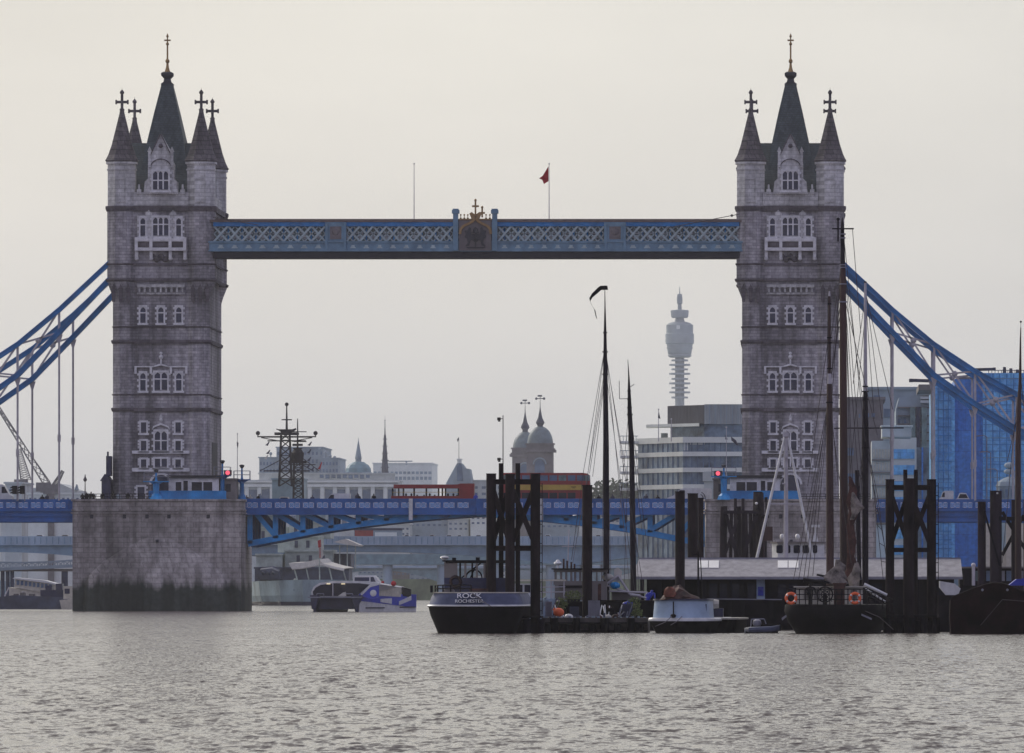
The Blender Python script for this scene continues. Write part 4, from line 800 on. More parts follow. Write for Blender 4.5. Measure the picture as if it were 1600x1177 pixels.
# twin railway towers with domes
def rail_tower(px, hw, Y, top, lab):
    x = X(px, Y); s = Y/F; z = lambda p: Z(p, Y); T = thing('domed_tower', lab, 'domed tower', (x, Y, 3), 'twin domed station towers'); r = hw*s
    m = MB(); m.box(x-r, x+r, Y-r, Y+r, 3, z(top+34)); m.out('wall', 'weather_stone', T)
    m = MB(); m.box(x-r*1.2, x+r*1.2, Y-r*1.2, Y+r*1.2, z(top+38), z(top+34)); m.box(x-r*1.12, x+r*1.12, Y-r*1.12, Y+r*1.12, z(top+34), z(top+32)); m.box(x-r*1.02, x+r*1.02, Y-r*1.02, Y+r*1.02, z(top+32), z(top+25)); m.box(x-r*1.1, x+r*1.1, Y-r*1.1, Y+r*1.1, z(top+26), z(top+24)); m.out('cornice', 'weather_stone', T)
    pr = [(r*1.0, z(top+24))]+[(r*.99*math.cos(a), z(top+24)+r*1.32*math.sin(a)) for a in [math.pi/2*k/7 for k in range(1, 7)]]
    m = MB(); m.lathe(x, Y, pr, 20); m.out('dome', 'dome_lead', T, smooth=True)
    m = MB(); q = 4.4*s; m.lathe(x, Y, [(q*1.1, z(top+3)), (q*1.0, z(top-4)), (q*1.6, z(top-8)), (q*1.45, z(top-10)), (q*.8, z(top-16)), (q*.35, z(top-26)), (q*.15, z(top-32)), (q*.05, z(top-48))], 12); m.out('lantern', 'spire_dark', T, smooth=True)
    m = MB(); zv = z(top-46); m.box(x-6*s, x+6*s, Y-.15, Y+.15, zv-.15, zv+.15); m.ball((x-6*s, Y, zv), .5); m.ball((x+6*s, Y, zv), .5); m.box(x-4*s, x+3*s, Y-.15, Y+.15, zv+3*s, zv+5.5*s); m.cyl((x, Y, zv), (x, Y, zv+5*s), .12); m.out('weather_vane', 'spire_dark', T)
    m = MB(); pts = [(x+r*.38, z(781)), (x+r*.38, z(top+62))]+[(x+r*.38*math.cos(a), z(top+57)+r*.38*math.sin(a)) for a in [math.pi*k/8 for k in range(1, 8)]]+[(x-r*.38, z(top+62)), (x-r*.38, z(781))]
    m.prism(pts, Y-r-.1, Y-r+.1); wn = m.out('arched_window', 'city_window', T)
    m = MB(); 
    for k in range(8): a0, a1 = math.pi*k/8, math.pi*(k+1)/8; m.bar((x+r*.48*math.cos(a0), Y-r-.1, z(top+57)+r*.48*math.sin(a0)), (x+r*.48*math.cos(a1), Y-r-.1, z(top+57)+r*.48*math.sin(a1)), r*.1)
    m.out('arch_ring', 'city_grey', wn)
rail_tower(844, 20.5, 2940, 669, 'domed stone station tower with the taller weather vane, nearer of the pair')
rail_tower(820.5, 19.5, 3080, 676, 'domed stone station tower partly hidden behind its nearer twin')
# telecom tower, very far
Y = 5450.0; x = X(1062, Y); T = thing('telecom_tower', 'hazy round communications tower with stacked drums, rising behind the banded office', 'telecom tower', (x, Y, 4)); z = lambda p: Z(p, Y); s = Y/F
m = MB(); m.cyl((x, Y, 4), (x, Y, z(555)), 7.4*s, 7.2*s, 20); m.out('shaft', 'far_concrete', T, smooth=True)
for k, p in enumerate((563, 570, 577, 584, 592, 599, 606, 613, 621)):
    m = MB(); q = 16.5 if k % 2 else 13; m.cyl((x, Y, z(p+1.6)), (x, Y, z(p-1)), q*s, q*s, 20); m.out('gallery', 'far_concrete', T)
m = MB(); m.lathe(x, Y, [(15*s, z(559)), (19*s, z(556)), (17.5*s, z(554)), (18.5*s, z(553)), (20.5*s, z(538)), (22.3*s, z(537)), (22.3*s, z(522)), (21*s, z(521)), (21.3*s, z(508)), (19*s, z(507)), (17*s, z(505)), (10*s, z(503))], 24); m.out('drum', 'far_concrete', T, smooth=True)
for p0, p1, r in ((534, 531, 22.5), (527, 522.5, 22.5), (545, 543, 20.6)): m = MB(); m.cyl((x, Y, z(p0)), (x, Y, z(p1)), r*s, r*s, 24); m.out('ring_band', 'far_concrete', T)
m = MB(); m.cyl((x, Y, z(503)), (x, Y, z(496)), 8*s, 6*s, 16); m.lathe(x, Y, [(12*s, z(497)), (13.5*s, z(495)), (14.3*s, z(486)), (13.5*s, z(485)), (4*s, z(484))], 24); m.out('upper_drum', 'far_concrete', T)
m = MB(); m.lathe(x, Y, [(3.4*s, z(485)), (3*s, z(476)), (4.4*s, z(474)), (4.6*s, z(467)), (3.8*s, z(460)), (.8*s, z(459)), (.4*s, z(448))], 12); m.out('aerial', 'far_concrete', T)
m = MB(); m.box(x-4.5*s, x+1*s, Y-21.6*s, Y-20*s, z(515), z(509)); m.out('screen', 'floor_band', T)

# banded glass office (behind the bascule, left of the second tower)
def banded():
    Y = 1300.0; z = lambda p: Z(p, Y); T = thing('banded_office', 'glass riverside office with pale floor bands and a dark rooftop box', 'office building', (X(1075, Y), Y, 5))
    xl, xc, xr = X(994, Y), X(1067, Y), X(1200, Y)
    pl = lambda o: [(xl-o, Y+14), (xc, Y-o), (xr, Y-o), (xr, Y+34), (xl-o, Y+34)]
    m = MB(); m.plan(pl(0), 5, z(690)); m.out('glazing', 'office_glass', T)
    for i, p in enumerate((683, 706, 731, 757, 783)):
        m = MB(); m.plan(pl(.5), z(p+(7 if i else 9)), z(p)); 
        b = m.out('floor_band', 'floor_band', T)
        if i < 4:
            m = MB(); m.plan([(X(969, Y+14), Y+13), (xl, Y+13), (xl, Y+20), (X(971, Y+14), Y+20)], z(p+8), z(p+4)); m.out('balcony', 'floor_band', b)
            m = MB(); 
            for k in range(6): q = X(969+k*5, Y+14); m.cyl((q, Y+13.2, z(p+4)), (q, Y+13.2, z(p-4)), .05, .05, 4)
            m.cyl((X(969, Y+14), Y+13.2, z(p-4)), (xl, Y+13.2, z(p-4)), .06, .06, 4); m.out('balcony_rail', 'city_grey', b)
    for k in range(15):
        a = X(1067+9*k+5, Y); m = MB(); m.box(a-.09, a+.09, Y-.1, Y+.02, 5, z(690)); m.out('mullion', 'city_window', T)
    for k in range(1, 9):
        t = k/9; a, yy = xl+(xc-xl)*t, Y+14-14*t; m = MB(); m.box(a-.09, a+.09, yy-.16, yy+.05, 5, z(690)); m.out('mullion', 'city_window', T)
    x0, x1 = X(1041, Y), X(1100, Y)
    m = MB(); m.plan([(x0+.5, Y+12), (x1, Y+4), (xr, Y+4), (xr, Y+30), (x0+.5, Y+30)], z(683), z(662)); m.out('penthouse_glass', 'office_glass', T)
    m = MB(); m.plan([(x0, Y+11.5), (x1, Y+3.5), (x1, Y+30), (x0, Y+30)], z(662), z(632)); m.out('dark_louvre_box', 'dark_clad', T)
    m = MB(); m.plan([(x1+.02, Y+3.5), (xr, Y+3.5), (xr, Y+30), (x1+.02, Y+30)], z(662), z(631)); m.out('metal_cladding', 'metal_clad', T)
    for k in range(8): a = X(1108+9*k, Y); m = MB(); m.box(a-.06, a+.06, Y+3.3, Y+3.5, z(662), z(631)); m.out('cladding_joint', 'city_grey', T)
    m = MB(); m.plan([(X(1007, Y), Y+13), (X(1092, Y), Y+1.5), (X(1092, Y), Y+9), (X(1007, Y), Y+20)], z(665.5), z(661)); m.out('roof_canopy', 'floor_band', T)
    m = MB(); m.box(X(1030, Y), X(1040, Y), Y+15, Y+20, z(683), z(674)); m.out('roof_hut', 'city_stone', T)
    for a, b, c, d in ((1078, 1101, 689, 695), (1068, 1075, 688, 704)): m = MB(); m.box(X(a, Y), X(b, Y), Y-.06, Y+.0, z(d), z(c)); m.out('blind', 'city_stone', T)
banded()
Y = 1280.0
m = MB(); m.box(X(1100, Y), X(1113, Y), Y, Y+6, 5, Z(737, Y)); m.box(X(1113, Y), X(1124, Y), Y+1, Y+6, 5, Z(750, Y)); m.box(X(1098, Y), X(1115, Y), Y-.4, Y+6, Z(752, Y), Z(738.5, Y)); tag(m.out('stone_gateway', 'city_stone'), 'pale stone gate pillars in front of the banded office, beside the large white van', 'gateway')
for p, t, lb in ((1029, 640, 'roof flagpole over the balconies of the banded office'), (1049, 655, 'short mast on the dark rooftop box of the banded office'), (1135, 668, 'tall white flagpole beside the second tower with a furled flag')):
    flagpole(p, t, lb, Y=1290, base=690 if p < 1100 else 775, r=.09)
flag([(1029, 641), (1032, 655), (1028, 653)], 1290, 'flag_dark', 'limp dark flag above the balconies of the banded office')
flag([(1134, 680), (1137, 687), (1133, 687)], 1290, 'flag_dark', 'small limp dark flag on the tall white flagpole')
flag([(1142, 682), (1150, 688), (1154, 696), (1151, 696), (1145, 690), (1143, 689)], 1290, 'flag_dark', 'dark flag streaming out beside the second tower')

# grey and brown blocks right of the second tower
def slab(nm, lab, Y, x0, x1, top, mt, cat='office building', base=5, dep=30): return block(nm, lab, Y, x0, x1, top, mt, base=base, dep=dep, cat=cat)
T = slab('concrete_office', 'plain grey-brown concrete block directly behind the ship masts', 1330, 1316, 1380, 625, 'weather_stone')
for a, b, c, d in ((1342, 1344, 647, 653), (1350, 1358, 646, 652), (1362, 1367, 646, 652), (1322, 1334, 700, 712), (1324, 1336, 740, 755)): m = MB(); m.box(X(a, 1330), X(b, 1330), 1329.7, 1330.1, Z(d, 1330), Z(c, 1330)); m.out('window', 'city_window', T)
T = slab('concrete_office', 'taller grey block with a flat slanting top, just beyond the plain concrete one', 1400, 1355, 1435, 609, 'city_grey', dep=40)
for a, b, c, d in ((1381, 1391, 639, 652), (1365, 1375, 618, 622), (1398, 1404, 640, 650)): m = MB(); m.box(X(a, 1400), X(b, 1400), 1399.7, 1400.1, Z(d, 1400), Z(c, 1400)); m.out('window', 'city_window', T)
Y = 1360.0; T = thing('stepped_office', 'brown stepped block with rounded bays between the grey office and the blue glass', 'office building', (X(1422, Y), Y, 5)); z = lambda p: Z(p, Y)
m = MB(); m.prism([(X(1400, Y), 5), (X(1462, Y), 5), (X(1462, Y), z(606)), (X(1437, Y), z(612)), (X(1433, Y), z(616)), (X(1405, Y), z(621)), (X(1400, Y), z(640))], Y, Y+30); m.out('wall', 'city_grey', T)
for k in range(4): m = MB(); m.box(X(1403+k*9, Y), X(1407+k*9, Y), Y-.3, Y, z(662+k % 2*3), z(654)); m.out('window', 'city_window', T)
for k in range(3): m = MB(); m.box(X(1438, Y), X(1457, Y), Y-1.6, Y, z(618+k*6), z(614+k*6)); m.out('curved_balcony', 'city_stone', T)
for k, p in enumerate((1422, 1440)): m = MB(); m.box(X(p, Y), X(p+8, Y), Y-1, Y, z(700), z(637)); m.out('bay_window', 'panel_glass', T)
m = MB(); m.box(X(1431.5, Y), X(1438, Y), Y-.8, Y, z(700), z(636)); m.out('dark_recess', 'navy', T)
for k in range(5): m = MB(); m.box(X(1403, Y), X(1458, Y), Y-.7, Y, z(638+k*13), z(636+k*13)); m.out('floor_line', 'city_brown', T)
# white ribbed facade
Y = 1250.0; T = thing('ribbed_office', 'cream office facade with vertical ribs and curved front, between the masts and the braced piles', 'office building', (X(1378, Y), Y, 5)); z = lambda p: Z(p, Y)
m = MB(); m.box(X(1362, Y), X(1396, Y), Y, Y+18, 5, z(689)); m.box(X(1378, Y), X(1424, Y), Y-2, Y+16, z(683), z(665)); m.out('wall', 'city_stone', T)
m = MB(); m.box(X(1376, Y), X(1426, Y), Y-2.4, Y+16, z(667), z(665.2)); m.out('cornice', 'floor_band', T)
for k in range(6):
    for q in range(7):
        if k*7+q > 40: break
        m = MB(); m.box(X(1364+q*4.6, Y), X(1367+q*4.6, Y), Y-.15, Y+.02, z(716+k*20), z(702+k*20)); m.out('window', 'cream_paint', T)
    m = MB(); m.box(X(1362, Y), X(1396, Y), Y-.5, Y, z(720+k*20), z(718+k*20)); m.out('floor_line', 'city_brown', T)
Y = 1280.0; T = thing('striped_office', 'office with alternating cream and blue glass stripes next to the tall blue glass', 'office building', (X(1415, Y), Y, 5)); z = lambda p: Z(p, Y)
m = MB(); m.box(X(1394, Y), X(1432, Y), Y, Y+20, 5, z(684)); m.out('wall', 'city_stone', T)
for k in range(7): m = MB(); m.box(X(1396, Y), X(1429, Y), Y-.2, Y+.02, z(717+k*25), z(702+k*25)); m.out('window_band', 'blue_glass', T)
m = MB(); m.box(X(1429.5, Y), X(1462, Y), Y+1, Y+20, 5, z(699)); m.out('blue_wing', 'office_glass', T)
m = MB(); m.box(X(1440, Y), X(1442.5, Y), Y+.7, Y+1.1, 5, z(699)); m.out('drainpipe', 'blue_glass_dark', T)
# blue glass office
def blueglass():
    Y = 1180.0; z = lambda p: Z(p, Y); T = thing('blue_glass_office', 'tall vivid blue glass office with roof cranes behind the suspension chain', 'office building', (X(1530, Y), Y, 5))
    m = MB(); m.box(X(1458, Y), X(1492, Y), Y+1, Y+40, 5, z(603)); m.out('edge_tower', 'blue_glass', T)
    m = MB(); m.box(X(1492, Y), X(1536, Y), Y+2, Y+40, 5, z(592)); m.out('core_tower', 'blue_glass_dark', T)
    m = MB(); m.box(X(1536, Y), X(1700, Y), Y, Y+40, 5, z(583)); m.out('glass_wing', 'blue_glass', T)
    for k in range(30): m = MB(); m.box(X(1536, Y), X(1700, Y), Y-.12, Y, z(592+k*10.3), z(591.2+k*10.3)); m.out('floor_line', 'pale_blue' if k % 3 == 0 else 'chain_blue', T)
    for k in range(15): m = MB(); m.box(X(1540+k*11, Y)-.06, X(1540+k*11, Y)+.06, Y-.1, Y, 5, z(584)); m.out('mullion', 'chain_blue', T)
    for k in range(22): m = MB(); m.box(X(1465, Y), X(1487, Y), Y+.8, Y+1, z(613+k*13.6), z(611.8+k*13.6)); m.out('floor_line', 'chain_blue', T)
    for k in range(3): m = MB(); m.box(X(1466+k*8, Y)-.06, X(1466+k*8, Y)+.06, Y+.75, Y+1, 5, z(604)); m.out('mullion', 'chain_blue', T)
    m = MB(); m.box(X(1436, Y), X(1474, Y), Y+3, Y+30, z(609), z(600)); m.box(X(1495, Y), X(1530, Y), Y+4, Y+30, z(592), z(588)); m.out('roof_plant', 'city_brown', T)
    m = MB(); m.bar((X(1422, Y), Y+5, z(593)), (X(1472, Y), Y+5, z(594.5)), .35, .5); m.box(X(1421, Y), X(1427, Y), Y+4.5, Y+5.6, z(596), z(591)); m.cyl((X(1462, Y), Y+5, z(601)), (X(1462, Y), Y+5, z(593)), .3); m.out('roof_crane', 'navy', T)
    m = MB(); m.bar((X(1520, Y), Y+5, z(576.5)), (X(1557, Y), Y+5, z(575.5)), .35, .45); m.box(X(1553, Y), X(1557, Y), Y+4.5, Y+5.5, z(578), z(573)); m.cyl((X(1530, Y), Y+5, z(592)), (X(1530, Y), Y+5, z(577)), .3); m.out('roof_crane', 'navy', T)
    m = MB()
    for k in range(14): q = X(1545+k*5, Y); m.cyl((q, Y+1, z(583)), (q, Y+1, z(578.5)), .05, .05, 4)
    m.cyl((X(1545, Y), Y+1, z(578.5)), (X(1610, Y), Y+1, z(578.5)), .06, .06, 4)
    for q, h in ((1570, 573), (1580, 575), (1590, 577)): m.cyl((X(q, Y), Y+2, z(583)), (X(q, Y), Y+2, z(h)), .35, .25, 6)
    m.out('roof_rail', 'navy', T)
blueglass()
# street lamps in front of the blue office; distant white cupola
for px, t in ((1542, 681), (1548, 706), (1558, 733)):
    Y = 1100.0; T = thing('street_lamp', 'pale bent-arm street lamp in front of the blue glass office', 'street lamp', (X(px, Y), Y, 5.2), 'street lamps before the blue office'); x = X(px, Y)
    m = MB(); m.tube([(x, Y, 5.2), (x, Y, Z(t+2, Y)), (x-.4, Y, Z(t, Y)), (x-1.3, Y, Z(t, Y))], .07, 6); m.out('pole', 'rope_pale', T); m = MB(); m.box(x-1.6, x-1.0, Y-.12, Y+.12, Z(t, Y)-.1, Z(t, Y)); m.out('lamp_head', 'rope_pale', T)
Y = 1150.0; x = X(1577, Y); T = thing('domed_kiosk', 'small pale domed pavilion behind the tall brown mast', 'pavilion', (x, Y, 5.2))
m = MB(); m.lathe(x, Y, [(2.0, 5.2), (2.0, Z(762, Y)), (2.2, Z(760, Y))], 12); m.out('wall', 'city_grey', T); m = MB(); m.lathe(x, Y, [(2.1, Z(760, Y)), (1.8, Z(753, Y)), (1.0, Z(748, Y)), (.2, Z(745, Y))], 12); m.cyl((x, Y, Z(746, Y)), (x, Y, Z(726, Y)), .1); m.ball((x, Y, Z(737, Y)), .85, sz=.5); m.ball((x, Y, Z(727.5, Y)), .8, sz=.6); m.out('dome', 'city_grey', T)
for k in range(4): m = MB(); m.box(x-1.5+k*.85, x-1.1+k*.85, Y-2.0, Y-1.2, Z(778, Y), Z(765, Y)); m.out('window', 'city_window', T)
# trees beyond
def tree(px, top, Y, rad, lab, base=790, seed=0, group='trees along the far bank'):
    rs = random.Random(seed*7+3); x = X(px, Y); zt = Z(top, Y); z0 = 4.5; T = thing('tree', lab, 'tree', (x, Y, z0), group)
    m = MB(); m.cyl((x, Y, z0), (x, Y, z0+(zt-z0)*.55), .5, .25, 6)
    for k in range(5): a = rs.uniform(0, 6.28); m.cyl((x, Y, z0+(zt-z0)*.4), (x+rad*.6*math.cos(a), Y+rad*.6*math.sin(a), z0+(zt-z0)*rs.uniform(.6, .85)), .2, .06, 5)
    m.out('trunk', 'bark', T); m = MB(); zc = (zt-z0)
    for k in range(420):
        a = rs.uniform(0, 6.28); u = rs.random()**.5; h = rs.uniform(.3, 1); w_ = rad*math.sin(math.pi*min(1, (h-.22)/.85))**.6*u*(1+.25*math.sin(3*a+seed)); c = Vector((x+w_*math.cos(a), Y+w_*math.sin(a), z0+zc*h*(1-.12*u*u)))
        d1 = Vector((rs.uniform(-1, 1), rs.uniform(-1, 1), rs.uniform(-1, 1))).normalized(); d2 = d1.cross(Vector((rs.uniform(-1, 1), rs.uniform(-1, 1), rs.uniform(-1, 1)))).normalized(); q = rs.uniform(.7, 1.5)
        m.add([c-d1*q, c-d2*q*.7, c+d1*q, c+d2*q*.7], [(0, 1, 2, 3)])
    m.out('crown', 'leaf', T)
for i, (p, t) in enumerate(((930, 752), (944, 748), (957, 745), (968, 749), (979, 747), (990, 752))): tree(p, t, 2960, 9.5, ['round', 'tall', 'broad', 'ragged', 'leaning', 'low'][i]+' dark green tree beyond the bridge, between the double-decker and the banded office', seed=i)
# left skyline
T = block('low_warehouse', 'low pale flat warehouse behind the traffic lights', 2100, 8, 34, 756, 'city_stone', rows=[(764, 768)], cols=5, cat='warehouse')
Y = 2150; m = MB(); m.prism([(X(34, Y), 3), (X(122, Y), 3), (X(120, Y), Z(766, Y)), (X(112, Y), Z(764, Y)), (X(93, Y), Z(755.5, Y)), (X(78, Y), Z(764, Y)), (X(48, Y), Z(762, Y)), (X(34, Y), Z(768, Y))], Y, Y+30); T = thing('market_hall', 'pale hall with a low pointed roof seen between the bridge hangers', 'hall', (X(78, Y), Y, 3)); m.out('wall', 'city_stone', T)
for k in range(8): m = MB(); m.box(X(40+k*9, Y), X(44+k*9, Y), Y-.2, Y, Z(777, Y), Z(771, Y)); m.out('window', 'city_grey', T)
m = MB(); m.prism([(X(117, Y), Z(766, Y)), (X(122, Y), Z(766, Y)), (X(119.5, Y), Z(757, Y))], Y-1, Y+3); m.out('gable_finial', 'city_grey', T)
block('low_warehouse', 'long low light building with white roof edge, nearest the bare pier', 2000, 44, 132, 773, 'floor_band', rows=[(778, 782)], cols=12, cat='warehouse')
def crane(a, b, Y, lab, wdt=1.5, tail=None):
    T = thing('tower_crane', lab, 'crane', (X(b[0], Y), Y, 3), 'distant cranes'); m = MB(); A = Vector((X(a[0], Y), Y, Z(a[1], Y))); B = Vector((X(b[0], Y), Y, Z(b[1], Y))); d = (B-A); n = 14; up = Vector((-d.z, 0, d.x)).normalized()*wdt
    m.bar(A, B, .35); m.bar(A+up*.4, B+up, .3)
    for k in range(n): p, q = A+d*k/n, A+d*(k+1)/n; m.bar(p, q+up*(.4+.6*(k+1)/n), .18); m.bar(p+up*(.4+.6*k/n), q, .18)
    m.out('jib', 'rope_pale', T); m = MB(); m.bar((B.x, Y, 3), B, 1.6); m.box(B.x-2, B.x+2, Y-1, Y+1, B.z-2, B.z+.5); m.out('mast', 'rope_pale', T)
    if tail: m = MB(); m.cyl(A, (X(tail[0], Y), Y, Z(tail[1], Y)), .12, .12, 4); m.bar(B, (X(tail[0], Y), Y, Z(tail[1], Y)), .4); m.out('counter_jib', 'rope_pale', T)
crane((-14, 622), (68, 757), 2100, 'long luffing crane jib slanting down behind the bridge hangers', tail=(78, 753))
crane((97, 735), (80, 760), 2000, 'short crane jib leaning away from the pier, behind the inner hanger')
crane((26, 702), (33, 752), 2300, 'faint upright crane jib near the traffic lights', 3)
m = MB(); Y = YB+14; m.cyl((X(133, Y), Y, zd), (X(133, Y), Y, Z(752, Y)), .12, .06, 6); m.lathe(X(133, Y), Y, [(.1, Z(753, Y)), (.3, Z(750, Y)), (.12, Z(746, Y)), (.03, Z(741, Y))], 6); tag(m.out('lamp_standard', 'rope_pale'), 'slim pale lamp standard at the outer end of the bare pier', 'street lamp')
flagpole(371, 678, 'thin dark flagpole on the deck beside the blue signal post', Y=YB+12, base=790, r=.06)
flag([(370, 690), (372.5, 692), (372, 700), (370, 696)], YB+12, 'flag_dark', 'small furled dark flag on the deck flagpole by the signal post')

# ================================================================ bridges beyond
def far_bridge(nm, lab, Y, xs, top, par, soff_mid, soff_pier, mt, cols=None, dep=24):
    T = thing(nm, lab, 'bridge', (X(xs[1], Y), Y, -1)); z = lambda p: Z(p, Y)
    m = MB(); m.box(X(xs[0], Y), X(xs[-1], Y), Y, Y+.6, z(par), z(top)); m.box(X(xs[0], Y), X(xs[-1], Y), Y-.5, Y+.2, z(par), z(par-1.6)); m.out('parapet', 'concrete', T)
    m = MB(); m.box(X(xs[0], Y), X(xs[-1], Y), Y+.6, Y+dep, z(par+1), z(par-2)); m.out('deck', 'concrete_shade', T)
    for a, b in zip(xs[:-1], xs[1:]):
        pts = [(X(a, Y), z(par)), (X(b, Y), z(par))]+[(X(b+(a-b)*k/14, Y), z(soff_mid+(soff_pier-soff_mid)*(2*k/14-1)**2)) for k in range(15)]
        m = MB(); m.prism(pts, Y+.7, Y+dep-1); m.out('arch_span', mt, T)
    for p in xs[1:-1]:
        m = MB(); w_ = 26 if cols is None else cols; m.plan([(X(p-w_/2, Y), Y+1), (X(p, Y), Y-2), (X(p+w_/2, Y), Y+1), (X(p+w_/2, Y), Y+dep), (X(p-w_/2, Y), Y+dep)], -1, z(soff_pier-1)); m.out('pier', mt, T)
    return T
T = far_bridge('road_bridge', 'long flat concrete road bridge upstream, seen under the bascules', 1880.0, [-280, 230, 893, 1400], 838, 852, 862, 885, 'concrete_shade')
m = MB(); 
for k in range(140): x = X(-20+k*9.3, 1880); m.box(x-.1, x+.1, 1879.8, 1880, Z(851, 1880), Z(839.5, 1880))
m.out('parapet_rib_pattern', 'concrete_shade', T)
T = thing('railway_bridge', 'flat railway bridge on round columns behind the concrete road bridge', 'bridge', (X(700, 2300), 2300, -1)); Y = 2300.0
m = MB(); m.box(X(540, Y), X(1250, Y), Y, Y+20, Z(881, Y), Z(866, Y)); m.box(X(540, Y), X(1250, Y), Y-.6, Y+20, Z(882.5, Y), Z(880, Y)); m.out('girder', 'copper', T)
for p in (605, 690, 775, 860, 945, 1030): m = MB(); m.cyl((X(p, Y), Y+2, -1), (X(p, Y), Y+2, Z(882, Y)), 1.5, 1.5, 14); m.out('column', 'concrete', T, smooth=True)
T = far_bridge('arched_bridge', 'low blue-grey arched bridge beyond the railway columns', 2700.0, [480, 700, 920, 1140], 884, 888, 891, 916, 'copper', cols=12, dep=14)
m = MB(); m.box(X(500, 2850), X(1300, 2850), 2850, 2890, -1, Z(905, 2850)); o = m.out('far_river_wall', 'green_wall'); tag(o, 'dull green and grey river wall far upstream under the bridges', 'river wall')
rr = random.Random(5)
for i, (a, b, t, mt) in enumerate(((600, 640, 886, 'city_brown'), (640, 690, 893, 'city_grey'), (690, 745, 880, 'city_brown'), (745, 800, 888, 'city_stone'), (800, 850, 878, 'city_grey'), (560, 600, 890, 'city_grey'))):
    block('bankside_house', ['brown brick', 'low grey', 'wide russet', 'pale', 'tall grey', 'narrow grey'][i]+' riverside building seen far upstream beneath the concrete bridge', 2860-i, a, b, t, mt, rows=[(t+4, t+6), (t+10, t+12)], cols=6, cat='building', dep=10)
# buildings seen between deck and road bridge
bl = [(640, 700, 806, 'city_grey', 'wide grey riverside block under the tip of the bascule'), (700, 732, 812, 'city_stone', 'pale stone block under the meeting point of the bascules'), (735, 800, 803, 'floor_band', 'white-fronted block with a slanting edge near the dark piles'),
      (845, 905, 808, 'city_grey', 'grey terrace seen just beyond the braced piles under the deck'), (905, 985, 800, 'city_stone', 'pale terrace seen between pile and masts under the deck'), (985, 1100, 795, 'city_grey', 'long grey terrace under the far bascule'),
      (0, 60, 800, 'city_stone', 'pale block low beneath the approach span'), (60, 118, 806, 'city_grey', 'grey block beneath the approach span next to the bare pier'), (620, 640, 820, 'city_stone', 'low pale annex beneath the bascule truss')]
for i, (a, b, t, mt, lb) in enumerate(bl):
    block('river_terrace', lb, 2925-i*3, a, b, t, mt, rows=[(t+5, t+8), (t+13, t+16)], cols=max(3, int((b-a)/8)), cat='terrace', dep=20)
# traffic on the road bridge
def farbus():
    Y = 1884.0; z0 = Z(846, Y); T = thing('double_deck_bus', 'red bus with a long pale front half on the distant concrete bridge', 'bus', (X(590, Y), Y, z0)); a, b = X(553, Y), X(628, Y)
    m = MB(); m.box(a, b, Y, Y+2.5, z0+.3, Z(825, Y)); m.out('body', 'city_grey', T); m = MB(); m.box(a+.2, X(583, Y), Y-.05, Y, z0+.4, Z(828, Y)); m.out('red_panel', 'red_paint', T)
    m = MB(); m.box(X(586, Y), X(620, Y), Y-.05, Y, Z(838, Y), Z(832, Y)); m.out('window', 'floor_band', T); m = MB(); m.box(a, b, Y-.06, Y+2.5, Z(829, Y), Z(825.5, Y)); m.out('roof', 'navy', T)
farbus()
for i, (p, w_, mt, lb) in enumerate(((636, 14, 'white_paint', 'white car ahead of the distant red bus'), (652, 12, 'city_grey', 'grey car second ahead of the distant bus'), (675, 14, 'cream_paint', 'cream car near the middle of the distant bridge'), (702, 16, 'white_paint', 'white car with round bonnet mid distant bridge'), (718, 12, 'floor_band', 'pale hatchback mid distant bridge'), (748, 16, 'white_paint', 'white car just short of the dark piles on the distant bridge'),
      (856, 16, 'white_paint', 'white car just beyond the braced piles on the distant bridge'), (935, 14, 'cream_paint', 'cream car by the tall mast on the distant bridge'), (62, 20, 'white_paint', 'white car on the distant bridge beneath the approach span'), (102, 20, 'cream_paint', 'cream car on the distant bridge close to the bare pier'))):
    Y = 1883.0; z0 = Z(846, Y); a, b = X(p-w_/2, Y), X(p+w_/2, Y)*1.0; T = thing('car', lb, 'car', ((a+b)/2, Y, z0), 'cars on the distant bridge'); L_ = b-a
    m = MB(); m.prism([(a, z0+.3), (b, z0+.3), (b, z0+.95), (b-L_*.2, z0+1.05), (b-L_*.32, z0+1.6), (a+L_*.3, z0+1.6), (a+L_*.1, z0+1.05), (a, z0+.95)], Y, Y+1.8); m.out('body', mt, T)
    m = MB(); m.prism([(b-L_*.24, z0+1.08), (b-L_*.34, z0+1.5), (a+L_*.32, z0+1.5), (a+L_*.16, z0+1.08)], Y-.03, Y); m.out('window', 'dark_glass', T)
